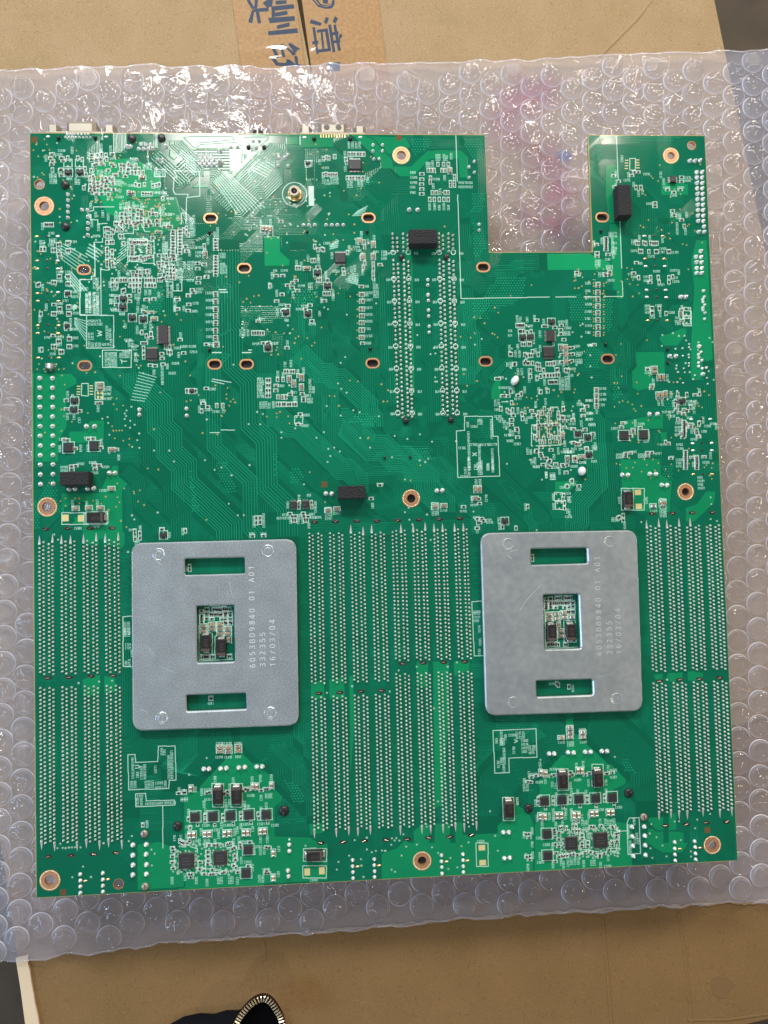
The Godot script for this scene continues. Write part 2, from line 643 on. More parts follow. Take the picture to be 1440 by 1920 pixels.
	# outlines round the standoff and the tenth contacts of the riser sockets
	for q in rowsof(RINGS):
		var r := float(q[2]) * S
		for i in 160:
			dot(art, px(Vector2(float(q[0]), float(q[1])) + Vector2.from_angle(TAU * i / 160.0) * r / S), 2, silk)
	# bare rim of the laminate
	for l in [OUTLINE]:
		var v := path(l)
		for i in v.size():
			stroke(art, px(v[i]), px(v[(i + 1) % v.size()]), 3, Color8(176, 152, 92))

func outlined(x: float, y: float, w: float, h: float) -> void:      # printed frame round a small part
	var a := px(Vector2(x - w * 0.5, y - h * 0.5))
	var b := px(Vector2(x + w * 0.5, y + h * 0.5))
	for s in [[a, Vector2i(b.x, a.y)], [Vector2i(b.x, a.y), b], [b, Vector2i(a.x, b.y)], [Vector2i(a.x, b.y), a]]:
		stroke(art, s[0], s[1], 2, silk)

# ------------------------------------------------------------------ the board
func circuit_board() -> void:
	board = thing("circuit_board", "green server circuit board lying face down on bubble wrap, two steel plates on it", "circuit board")
	board_art()
	for k in SMALL:
		var dims: Vector2 = {"r": Vector2(2.0, 1.15), "c": Vector2(2.0, 1.15), "bigcap": Vector2(3.1, 1.9), "sot": Vector2(3.5, 3.6), "sot2": Vector2(2.6, 2.4), "mosfet": Vector2(5.0, 4.8), "tantalum": Vector2(9.4, 5.2)}[k]
		for q in rowsof(SMALL[k]):
			if q[3] == "1":
				outlined(float(q[0]), float(q[1]), dims.x if q[2] == "h" else dims.y, dims.y if q[2] == "h" else dims.x)
	var m := StandardMaterial3D.new()
	m.albedo_texture = ImageTexture.create_from_image(art)
	m.roughness = 0.17
	m.texture_repeat = false
	m.heightmap_enabled = true
	m.heightmap_texture = ImageTexture.create_from_image(relief)
	m.heightmap_scale = 0.006
	m.detail_enabled = true
	m.detail_blend_mode = BaseMaterial3D.BLEND_MODE_MUL
	m.detail_albedo = noise_tex(0.012, 512, Color(0.90, 0.92, 0.92), Color(1, 1, 1), 81, 5)
	m.roughness_texture = noise_tex(0.02, 512, Color(0.55, 0.55, 0.55), Color(1, 1, 1), 83, 5)
	M.mask = m
	# laminate with all its holes
	var outline := rounded(path(OUTLINE), 1.2)
	var holes := []
	var splits := []
	for q in rowsof(HOLES):
		holes.append(oval(float(q[0]), float(q[1]), float(q[2]), float(q[3]), 20))
		splits.append(float(q[1]) + 0.013)
	var made := slab(outline, holes, splits, -1.6, 0.0, 0.0, true)
	var mesh: ArrayMesh = done(made[0])
	done(made[1], mesh)
	mesh.surface_set_material(0, M.mask)
	mesh.surface_set_material(1, M.fr4)
	part("laminate", mesh, null, board)
	rims()
	sockets()
	plates()
	chips()
	small_parts()
	pins()
	odd_parts()
	ports()

func rims() -> void:
	for q in rowsof(RIMS):      # plated rims of the mounting holes: x y rx ry width dotted
		var x := float(q[0])
		var y := float(q[1])
		var inner := oval(x, y, float(q[2]), float(q[3]), 28)
		var w := float(q[4])
		var outer := oval(x, y, float(q[2]) + w, float(q[3]) + w, 28)
		var st := start()
		for i in 28:
			var j := (i + 1) % 28
			for p in [[inner[i], 0.06], [outer[i], 0.06], [outer[j], 0.06], [inner[i], 0.06], [outer[j], 0.06], [inner[j], 0.06]]:
				st.add_vertex((at(p[0].x, p[0].y, p[1]) - at(x, y)))
			for p in [[inner[i], -1.6], [inner[i], 0.06], [inner[j], 0.06], [inner[i], -1.6], [inner[j], 0.06], [inner[j], -1.6]]:
				var c: Vector2 = Vector2(x, y) + (p[0] - Vector2(x, y)) * 0.985
				st.add_vertex((at(c.x, c.y, p[1]) - at(x, y)))
			for p in [[outer[i], 0.0], [outer[j], 0.06], [outer[i], 0.06], [outer[i], 0.0], [outer[j], 0.0], [outer[j], 0.06]]:
				st.add_vertex((at(p[0].x, p[0].y, p[1]) - at(x, y)))
		var ring := part("mounting_rim" if q[5] == "1" else "slot_rim", done(st), M.copper, board, at(x, y))
		if q[5] == "1":
			var bumps := []
			var vents := []
			for i in 36:
				var a := TAU * i / 36.0
				bumps.append(Transform3D(Basis(), Vector3(cos(a), 0, sin(a)) * (float(q[2]) + w * 0.80) * 0.001 + Vector3.UP * 0.00006))
			for i in 8:
				var a := TAU * (i + 0.3) / 8.0
				vents.append(Transform3D(Basis(), Vector3(cos(a), 0, sin(a)) * (float(q[2]) + w * 0.52) * 0.001 + Vector3.UP * 0.00007))
			many("solder_dots", lathe_mesh([Vector2(0.26, 0), Vector2(0.18, 0.12), Vector2(0, 0.16)], 6), M.gold_dot, ring, bumps)
			many("via_holes", lathe_mesh([Vector2(0.17, 0), Vector2(0.17, 0.01), Vector2(0, 0.012)], 8), M.chip, ring, vents)

func sockets() -> void:
	# memory sockets hang below the board; their tails come through as four staggered columns of soldered pins
	var pin := lathe_mesh([Vector2(0.51, 0), Vector2(0.49, 0.10), Vector2(0.41, 0.34), Vector2(0.31, 0.55), Vector2(0.24, 0.62), Vector2(0.22, 0.95), Vector2(0.13, 1.05), Vector2(0, 1.07)], 9)
	var tail := teardrop()
	var n := 0
	for q in rowsof(SOCKETS):      # four columns, each x0 y0 x1 y1 of the first run and of the second, and the tail marks
		var mid := Vector2.ZERO
		var f := []
		for t in q.slice(0, 32):
			f.append(float(t))
		for k in range(0, 32, 2):
			mid += Vector2(f[k], f[k + 1]) / 16.0
		var lo: float = f[1]
		var hi: float = f[31]
		var body := part("memory_socket", box_mesh(Vector3(7.2, 20.2, hi - lo + 12.0), 0.4), M.black_plastic, board, at(mid.x, (lo + hi) * 0.5, -21.9))
		var where := []
		var o: Vector3 = at(mid.x, (lo + hi) * 0.5, -21.9)
		var tails := []
		for c in 8:
			var a := Vector2(f[c * 4], f[c * 4 + 1])
			var b := Vector2(f[c * 4 + 2], f[c * 4 + 3])
			var count := roundi(a.distance_to(b) / 1.7)
			for i in count + 1:
				var p := a.lerp(b, float(i) / count)
				where.append(Transform3D(Basis().rotated(Vector3.UP, rng.randf() * 6.0).scaled(Vector3.ONE * rng.randf_range(0.93, 1.06)), at(p.x + rng.randf_range(-0.04, 0.04), p.y + rng.randf_range(-0.04, 0.04), 0.0) - o))
			if q[32][c] == "1":
				var p := a if c < 4 else b
				tails.append(Transform3D(Basis() if c < 4 else Basis().rotated(Vector3.UP, PI), at(p.x, p.y, 0.02) - o))
		many("solder_pins", pin, M.pin, body, where)
		if tails:
			many("solder_tails", tail, M.pin, body, tails)
		n += 1
	for q in rowsof(RISERS):      # two riser sockets: columns x0 y0 x1 y1
		var f := []
		for t in q:
			f.append(float(t))
		var cx: float = (f[0] + f[2] + f[12] + f[14]) * 0.25
		var o := at(cx, (f[1] + f[3]) * 0.5, -12.9)
		var body := part("riser_socket", box_mesh(Vector3(8.6, 11.2, f[3] - f[1] + 8.0), 0.4), M.black_plastic, board, o)
		var where := []
		for c in 4:
			var a := Vector2(f[c * 4], f[c * 4 + 1])
			var b := Vector2(f[c * 4 + 2], f[c * 4 + 3])
			var count := roundi(a.distance_to(b) / 2.0)
			for i in count + 1:
				if i == 5 or (c % 2 and i == 4):
					continue
				var p := a.lerp(b, float(i) / count)
				where.append(Transform3D(Basis().scaled(Vector3(1.25, 1.15, 1.25)), at(p.x, p.y) - o))
		many("solder_pins", pin, M.pin, body, where)

func teardrop() -> ArrayMesh:
	var st := start()
	st.set_smooth_group(0)
	var prof := [Vector2(0.5, 0.0), Vector2(0.46, -0.7), Vector2(0.33, -1.9), Vector2(0.14, -3.1), Vector2(0.02, -3.8)]
	for i in prof.size() - 1:
		var p: Vector2 = prof[i]
		var q: Vector2 = prof[i + 1]
		for s in [-1.0, 1.0]:
			quad(st, Vector3(s * p.x, 0, p.y), Vector3(s * q.x, 0, q.y), Vector3(0, q.x * 0.6, q.y), Vector3(0, p.x * 0.6, p.y), Vector3(s, 1, 0))
	return done(st)

func plates() -> void:
	for n in 2:
		var outline := rounded(path(PLATE[n]), 5.0, 7)
		var holes := []
		var splits := []
		for q in PLATE_CUTS[n]:
			var h := rounded(path(q), 0.9, 3)
			holes.append(h)
			var mid := Vector2.ZERO
			for p in h:
				mid += p / h.size()
			splits.append(mid.y)
		var made := slab(outline, holes, splits, 1.2, 3.2, 0.55)
		var mesh: ArrayMesh = done(made[0])
		done(made[1], mesh)
		var steel: Material = M.steel if n == 0 else M.steel_even
		var o := part("back_plate", mesh, steel, board)
		o.set_meta("label", ["mottled galvanised steel back plate left of the middle memory sockets", "smooth grey steel back plate right of the middle memory sockets"][n])
		for q in rowsof(RIVETS[n]):
			var prof := [Vector2(2.7, 0.0), Vector2(2.55, 0.16), Vector2(2.35, 0.14), Vector2(2.15, 0.01), Vector2(1.7, 0.03), Vector2(1.2, 0.26), Vector2(0.7, 0.22), Vector2(0.0, 0.03)] if n == 0 else [Vector2(2.6, 0.0), Vector2(2.48, 0.12), Vector2(2.3, 0.02), Vector2(1.2, 0.05), Vector2(0.0, 0.03)]
			part("rivet", lathe_mesh(prof, 28), M.steel if n == 0 else M.steel_even, o, at(float(q[0]), float(q[1]), 3.2))
		var spacer := part("spacer", box_mesh(Vector3(60, 1.15, 5)), M.black_plastic, o, at(float(SPACER[n][0]), float(SPACER[n][1]), 0.02))
		spacer.set_meta("label", "dark insulating strip under the plate")
		part("spacer", box_mesh(Vector3(60, 1.15, 5)), M.black_plastic, o, at(float(SPACER[n][2]), float(SPACER[n][3]), 0.02))
		for q in rowsof(SCRATCHES[n]):      # hairline scratches
			var a := Vector2(float(q[0]), float(q[1]))
			var c := Vector2(float(q[2]), float(q[3]))
			part("scratch", box_mesh(Vector3(a.distance_to(c), 0.02, float(q[4]))), M.engraved, o, at((a.x + c.x) * 0.5, (a.y + c.y) * 0.5, 3.195), -(c - a).angle())
		for q in ENGRAVED[n]:
			var f: PackedStringArray = q.split("~")
			var t := TextMesh.new()
			t.text = f[0]
			mono()
			t.font = spaced
			t.font_size = 32
			t.pixel_size = float(f[4]) * 0.001 / 32.0 * 19.2 / 26.2
			t.depth = 0.00006
			t.curve_step = 3.0
			t.horizontal_alignment = HORIZONTAL_ALIGNMENT_LEFT
			var e := part("engraved_number", t, M.engraved if n == 0 else M.engraved_faint, o, at(float(f[1]), float(f[2]), 3.21))
			e.basis = Basis(Vector3(0, 0, -1), Vector3(-1, 0, 0), Vector3(0, 1, 0)).rotated(Vector3.UP, deg_to_rad(float(f[3]))).scaled(Vector3.ONE)

var mono_font: SystemFont
var spaced: FontVariation
func mono() -> SystemFont:
	if not mono_font:
		mono_font = SystemFont.new()
		mono_font.font_names = PackedStringArray(["Droid Sans Mono"])
		spaced = FontVariation.new()
		spaced.base_font = mono_font
		spaced.spacing_glyph = 7
	return mono_font

func flat_text(s: String, height: float) -> TextMesh:
	var t := TextMesh.new()
	t.text = s
	t.font = mono()
	t.font_size = 16
	t.pixel_size = height * 0.001 / 12.0
	t.depth = 0.00003
	t.curve_step = 4.0
	return t

func chips() -> void:
	for q in rowsof(CHIPS):      # x0 y0 x1 y1, side of the leads, leads a side, kind
		var a := Vector2(float(q[0]), float(q[1]))
		var b := Vector2(float(q[2]), float(q[3]))
		var c := (a + b) * 0.5
		var s := (b - a).abs()
		var body := part("chip", box_mesh(Vector3(s.x, 1.25, s.y), 0.16), M.chip, board, at(c.x, c.y, 0.1))
		body.set_meta("label", q[7].replace("_", " "))
		var n := int(q[5])
		var st := start()
		for k in n:
			for e in [-1.0, 1.0]:
				var t := (k + 0.5) / n - 0.5
				if q[4] == "v":
					block(st, Vector3(t * s.x * 0.94, -0.06, e * (s.y * 0.5 + 0.45)), Vector3(s.x * 0.94 / n * 0.5, 0.26, 0.95))
					block(st, Vector3(t * s.x * 0.94, 0.18, e * (s.y * 0.5 + 0.12)), Vector3(s.x * 0.94 / n * 0.5, 0.4, 0.35))
				else:
					block(st, Vector3(e * (s.x * 0.5 + 0.45), -0.06, t * s.y * 0.94), Vector3(0.95, 0.26, s.y * 0.94 / n * 0.5))
					block(st, Vector3(e * (s.x * 0.5 + 0.12), 0.18, t * s.y * 0.94), Vector3(0.35, 0.4, s.y * 0.94 / n * 0.5))
		var leads := part("leads", done(st), M.tin, body)
		leads.set_meta("kind", "stuff")
		part("pin_one_mark", lathe_mesh([Vector2(0.34, 0.0), Vector2(0.3, 0.012), Vector2(0, 0.014)], 10), M.band, body, Vector3(-s.x * 0.5 + 0.8, 1.25, s.y * 0.5 - 0.8) * 0.001)
	for q in rowsof(QFNS):      # square leadless controllers
		var s := float(q[2])
		var body := part("controller_chip", box_mesh(Vector3(s, 0.9, s), 0.06), M.chip, board, at(float(q[0]), float(q[1]), 0.03))
		body.set_meta("label", q[3].replace("_", " "))
		var st := start()
		var n := 12
		for k in n:
			for e in [-1.0, 1.0]:
				var t := ((k + 0.5) / n - 0.5) * s * 0.9
				block(st, Vector3(t, -0.02, e * (s * 0.5 + 0.16)), Vector3(s * 0.9 / n * 0.5, 0.1, 0.5))
				block(st, Vector3(e * (s * 0.5 + 0.16), -0.02, t), Vector3(0.5, 0.1, s * 0.9 / n * 0.5))
		part("leads", done(st), M.tin, body).set_meta("kind", "stuff")
		for k in 3:
			part("printed_mark", box_mesh(Vector3(s * [0.5, 0.62, 0.55][k], 0.01, s * 0.07)), M.marking, body, Vector3(0, 0.9, (k - 1) * s * 0.2) * 0.001)

func two_ends(l: float, w: float, h: float, end: float, fillet: float, body: Material) -> ArrayMesh:     # chip part lying along x
	var st := start()
	block(st, Vector3.ZERO, Vector3(l - end * 1.9, h, w * 0.97), minf(h, w) * 0.10)
	var mesh := done(st)
	st = start()
	for e in [-1.0, 1.0]:
		block(st, Vector3(e * (l - end) * 0.5, 0, 0), Vector3(end, h * 1.02, w), minf(h, w) * 0.14)
		var x0: float = e * l * 0.5
		var x1: float = e * (l * 0.5 + fillet)
		quad(st, Vector3(x0, h * 0.7, -w * 0.5), Vector3(x0, h * 0.7, w * 0.5), Vector3(x1, 0.02, w * 0.5), Vector3(x1, 0.02, -w * 0.5), Vector3(e, 1, 0))
		for s in [-1.0, 1.0]:
			tri3(st, Vector3(x0, h * 0.7, s * w * 0.5), Vector3(x0, 0, s * w * 0.5), Vector3(x1, 0.02, s * w * 0.5), Vector3(0, 0, s))
	done(st, mesh)
	mesh.surface_set_material(0, body)
	mesh.surface_set_material(1, M.tin)
	return mesh

func small_parts() -> void:
	var kinds := {
		"r": ["chip_resistor", [two_ends(1.15, 0.62, 0.36, 0.18, 0.12, M.resistor)]],
		"c": ["chip_capacitor", [two_ends(1.15, 0.62, 0.52, 0.2, 0.12, M.mlcc), two_ends(1.15, 0.62, 0.52, 0.19, 0.12, M.mlcc_dark)]],
		"bigcap": ["ceramic_capacitor", [two_ends(2.0, 1.25, 1.1, 0.45, 0.3, M.mlcc), two_ends(2.0, 1.25, 1.1, 0.45, 0.3, M.mlcc_pale)]],
	}
	for k in kinds:
		var list := rowsof(SMALL[k])
		var spare := [[], []]
		for i in list.size():
			var q: PackedStringArray = list[i]
			var turn := (0.0 if q[2] == "h" else PI / 2.0) + rng.randf_range(-0.03, 0.03)
			var meshes: Array = kinds[k][1]
			var v := rng.randi() % meshes.size()
			var p := at(float(q[0]) + rng.randf_range(-0.06, 0.06), float(q[1]) + rng.randf_range(-0.06, 0.06), 0.03)
			if i < 300:
				part(kinds[k][0], meshes[v], null, board, p, turn)
			else:
				spare[v].append(Transform3D(Basis().rotated(Vector3.UP, turn), p))
		for v in 2:
			if spare[v]:
				many("small_" + kinds[k][0] + "s", kinds[k][1][v], null, board, spare[v])
	var legs := box_mesh(Vector3(0.5, 0.22, 0.9), 0.05)
	for k in ["sot", "sot2"]:
		var f := 1.0 if k == "sot" else 0.72
		for q in rowsof(SMALL[k]):
			var o := part("transistor", box_mesh(Vector3(2.9, 1.0, 1.6) * f, 0.12), M.chip, board, at(float(q[0]), float(q[1]), 0.08), PI / 2.0 if q[2] == "v" else 0.0)
			for t in [Vector3(-0.95, -0.04, 1.1), Vector3(0.95, -0.04, 1.1), Vector3(0, -0.04, -1.1)]:
				part("leg", legs, M.tin, o, t * 0.001 * f)
	for q in rowsof(SMALL["mosfet"]):
		var o := part("power_transistor", box_mesh(Vector3(3.5, 0.95, 3.5), 0.08), M.chip, board, at(float(q[0]), float(q[1]), 0.05))
		var st := start()
		for t in 4:
			for e in [-1.0, 1.0]:
				block(st, Vector3(e * 1.85, -0.03, (t - 1.5) * 0.82), Vector3(0.5, 0.16, 0.42))
		part("leads", done(st), M.tin, o).set_meta("kind", "stuff")
	for q in rowsof(SMALL["tantalum"]):
		var turn := 0.0 if q[2] == "h" else PI / 2.0
		var o := part("tantalum_capacitor", box_mesh(Vector3(7.0, 2.5, 4.2), 0.25), M.tantalum, board, at(float(q[0]), float(q[1]), 0.15), turn)
		var c := start()
		var up: bool = q[2] == "v" and float(q[1]) > 230.0      # the power-stage ones show their band and bright end at the top
		for e in [-1.0, 1.0]:
			block(c, Vector3(e * 3.95, -0.12, 0), Vector3(1.0, 0.7, 2.6), 0.1)
			block(c, Vector3(e * 3.58, 0.3, 0), Vector3(0.2, 1.1, 2.4), 0.05)
		block(c, Vector3(3.55 if q[2] == "v" else -3.55, 0.3, 0), Vector3(0.55, 1.9, 2.9), 0.5)
		part("terminals", done(c), M.tin, o)
		part("polarity_band", box_mesh(Vector3(0.95, 0.012, 3.7)), M.band, o, Vector3(-2.75 if q[2] == "v" and not up else 2.75, 2.5, 0) * 0.001)
		var t := part("printed_value", flat_text("470", 1.5), M.marking, o, Vector3(0.2, 2.51, 0.4) * 0.001)
		t.basis = Basis(Vector3(1, 0, 0), Vector3(0, 0, -1), Vector3(0, 1, 0))

func pins() -> void:
	var st := start()
	lathe(st, [Vector2(1.0, 0), Vector2(0.95, 0.16), Vector2(0.74, 0.5), Vector2(0.48, 0.82), Vector2(0.40, 0.9), Vector2(0.38, 1.5), Vector2(0.26, 1.62), Vector2(0, 1.66)], 14)
	var mesh := done(st)
	for q in rowsof(JOINTS):
		var r := float(q[2])
		if r < 0.68:
			r *= 0.9
		var o := part("solder_joint", mesh, M.solder, board, at(float(q[0]), float(q[1]), 0.0), rng.randf() * 6.0)
		o.scale = Vector3(r, r * rng.randf_range(0.9, 1.15), r)

func odd_parts() -> void:
	for q in rowsof(FOAM):      # glued foam spacers: middle, size, turn
		var o := part("foam_spacer", box_mesh(Vector3(float(q[2]), 6.0, float(q[3])), 0.25), M.foam, board, at(float(q[0]), float(q[1]), 0.02), deg_to_rad(float(q[4])))
		o.set_meta("label", q[5].replace("_", " "))
	# brass standoff with a threaded hole
	var so := part("standoff", lathe_mesh([Vector2(3.3, 0), Vector2(3.3, 0.5), Vector2(2.9, 0.8), Vector2(2.55, 0.9), Vector2(2.5, 3.3), Vector2(2.2, 3.6), Vector2(1.5, 3.6), Vector2(1.2, 3.3), Vector2(1.15, 0.4), Vector2(0, 0.35)], 28, false), M.gold, board, at(STANDOFF.x, STANDOFF.y, 0.0))
	so.set_meta("label", "tinned brass standoff inside a printed circle")
	part("thread_hole", lathe_mesh([Vector2(1.12, 0.0), Vector2(1.12, 0.02), Vector2(0, 0.03)], 16), M.black_plastic, so, Vector3(0, 3.0, 0) * 0.001)
	part("nut_face", lathe_mesh([Vector2(2.42, 0.0), Vector2(2.2, 0.12), Vector2(1.45, 0.12), Vector2(1.3, 0.0)], 24, false), M.shell, so, Vector3(0, 3.58, 0) * 0.001)
	for q in rowsof(PEGS):      # black locating pegs of the parts below
		var r := float(q[2])
		part("locating_peg", lathe_mesh([Vector2(r, -1.6), Vector2(r, 0.6), Vector2(r * 0.7, 1.1), Vector2(0, 1.2)], 16), M.black_plastic, board, at(float(q[0]), float(q[1])))
	for q in rowsof(PLUGS):      # dark bodies seen at the bottom of the oval slots
		part("slot_plug", box_mesh(Vector3(float(q[2]), 3.0, float(q[3])), 0.4), M.black_plastic, board, at(float(q[0]), float(q[1]), -4.4))
	var stub := start()
	block(stub, Vector3(0.15, 0.0, 0.0), Vector3(1.1, 0.45, 0.5), 0.15)
	block(stub, Vector3(-0.9, 0.05, 0.15), Vector3(0.9, 0.25, 0.35), 0.1)
	var stub_mesh := done(stub)
	for q in rowsof(LATCHES):      # oval holes with the tips of the socket clips in them
		var o := part("clip_hole", lathe_mesh([Vector2(0.72, 0.0), Vector2(0.66, 0.035), Vector2(0, 0.03)], 16), M.black_plastic, board, at(float(q[0]), float(q[1]), 0.0))
		o.scale = Vector3(2.3, 1, 1.15)
		var s := part("clip_tip", stub_mesh, M.brass, board, at(float(q[0]), float(q[1]), 0.03), rng.randf_range(-0.4, 0.4) + (PI if rng.randf() < 0.4 else 0.0))
		s.scale = Vector3(0.8, 0.7, 0.7)
	for q in rowsof(OVALS):      # oval pads of the edge connectors: x y kind
		var k := int(q[2])
		var o := part(["gold_tab", "pilot_hole", "soldered_tab"][k], lathe_mesh([Vector2(0.8, 0), Vector2(0.7, 0.12), Vector2(0.4, 0.3), Vector2(0, 0.36)] if k != 1 else [Vector2(0.6, 0), Vector2(0.55, 0.03), Vector2(0, 0.03)], 14), [M.gold, M.black_plastic, M.solder][k], board, at(float(q[0]), float(q[1])))
		o.scale = Vector3(1.15, 1.0, 0.62) if k != 1 else Vector3(1.0, 1.0, 1.0)
	for q in rowsof(SCREWS):      # bright slotted tabs
		var o := part("slotted_tab", lathe_mesh([Vector2(1.6, 0), Vector2(1.6, 0.5), Vector2(1.3, 0.85), Vector2(0, 1.0)], 20), M.shell, board, at(float(q[0]), float(q[1])))
		part("slot", box_mesh(Vector3(0.35, 0.1, 2.6)), M.band, o, Vector3(0, 0.92, 0) * 0.001, 0.15)
	var cap := start()
	lathe(cap, [Vector2(1.75, 0), Vector2(1.75, 1.6), Vector2(1.5, 2.4), Vector2(0.8, 2.9), Vector2(0, 3.0)], 20)
	var cap_mesh := done(cap)
	for q in rowsof(NYLON):
		var o := part("nylon_peg", cap_mesh, M.nylon, board, at(float(q[0]), float(q[1])), float(q[2]))
		o.scale = Vector3(0.88, 1.0, float(q[3]))
		o.set_meta("label", "white nylon fastener tip poking through the board")
	var cr := part("edge_capacitor", two_ends(3.2, 2.2, 2.4, 1.1, 0.2, M.nylon), null, board, at(CRYSTAL.x, CRYSTAL.y, 0.02))
	cr.set_meta("label", "pale two-ended component alone above the power connector pins")

func ports() -> void:
	# connectors on the far edge: they hang below the board and stick out past it
	for n in 2:
		var x: float = PORTS[n][0]
		var o := part("video_port" if n == 0 else "serial_port", box_mesh(Vector3(30.0, 11.0, 6.0), 0.3), M.black_plastic, board, at(x, 4.5, -13.2))
		o.set_meta("label", ["metal socket with hex posts sticking out at the far left edge", "metal socket with two round dimples sticking out past the middle of the far edge"][n])
		part("flange", box_mesh(Vector3(29.5, 11.6, 0.7), 0.1), M.shell, o, Vector3(0, 0, -5.75) * 0.001)
		var shell := start()
		block(shell, Vector3(0, 1.2, -8.4), Vector3(12.9, 9.6, 6.4), 1.5)
		part("shell", done(shell), M.shell, o)
		for e in [-1.0, 1.0]:
			var hex := start()
			for k in 6:
				var a := TAU * k / 6.0
				var b := TAU * (k + 1) / 6.0
				var u := Vector3(cos(a) * 2.9, 7.6 + sin(a) * 2.9, 0)
				var w := Vector3(cos(b) * 2.9, 7.6 + sin(b) * 2.9, 0)
				quad(hex, u, w, w + Vector3(0, 0, -4.6), u + Vector3(0, 0, -4.6), Vector3(cos((a + b) * 0.5), sin((a + b) * 0.5), 0))
				tri3(hex, u + Vector3(0, 0, -4.6), w + Vector3(0, 0, -4.6), Vector3(0, 7.6, -4.6), Vector3(0, 0, -1))
			part("hex_post", done(hex), M.shell, o, Vector3(e * 12.3, 0, -5.3) * 0.001)
		if n == 1:
			for e in [-1.0, 1.0]:
				part("dimple", lathe_mesh([Vector2(1.35, 0.02), Vector2(1.1, 0.06), Vector2(0.6, 0.03), Vector2(0, 0.02)], 16), M.band, o, Vector3(e * 2.7, 10.82, -8.9) * 0.001)
			for k in 10:
				part("pin", box_mesh(Vector3(0.5, 0.5, 1.6), 0.1), M.gold, o, Vector3(-5.4 + 1.2 * k, 12.95, -3.4) * 0.001)
	for q in rowsof(JACKS):      # x, width, how far it sticks out, how high its top is, kind
		var k := int(q[4])
		if k == 0:
			part("network_jack" if float(q[1]) < 18.0 else "stacked_jack", box_mesh(Vector3(float(q[1]), 12.0, 14.0), 0.2), M.shell, board, at(float(q[0]), 7.0 - float(q[2]), float(q[3]) - 12.0)).set_meta("label", "metal jack body showing as a thin lip past the far edge")
		else:
			var o := part("audio_jack", lathe_mesh([Vector2(2.3, 0), Vector2(2.3, 8.0), Vector2(1.2, 8.0), Vector2(1.2, 1.0), Vector2(0, 1.0)], 20, false), M.black_plastic, board, at(float(q[0]), 5.0, -4.2))
			o.rotation = Vector3(-PI / 2.0, 0, 0)
			part("seam", box_mesh(Vector3(0.3, 0.1, 2.6)), M.tin, o, Vector3(0, 7.2, 2.25) * 0.001).rotation = Vector3(PI / 2.0, 0, 0)

# ------------------------------------------------------------------ bubble wrap
func edge(l: PackedVector2Array, x: float) -> float:      # height of a polyline z(x)
	for i in l.size() - 1:
		if x <= l[i + 1].x or i == l.size() - 2:
			return lerpf(l[i].y, l[i + 1].y, (x - l[i].x) / (l[i + 1].x - l[i].x))
	return 0.0

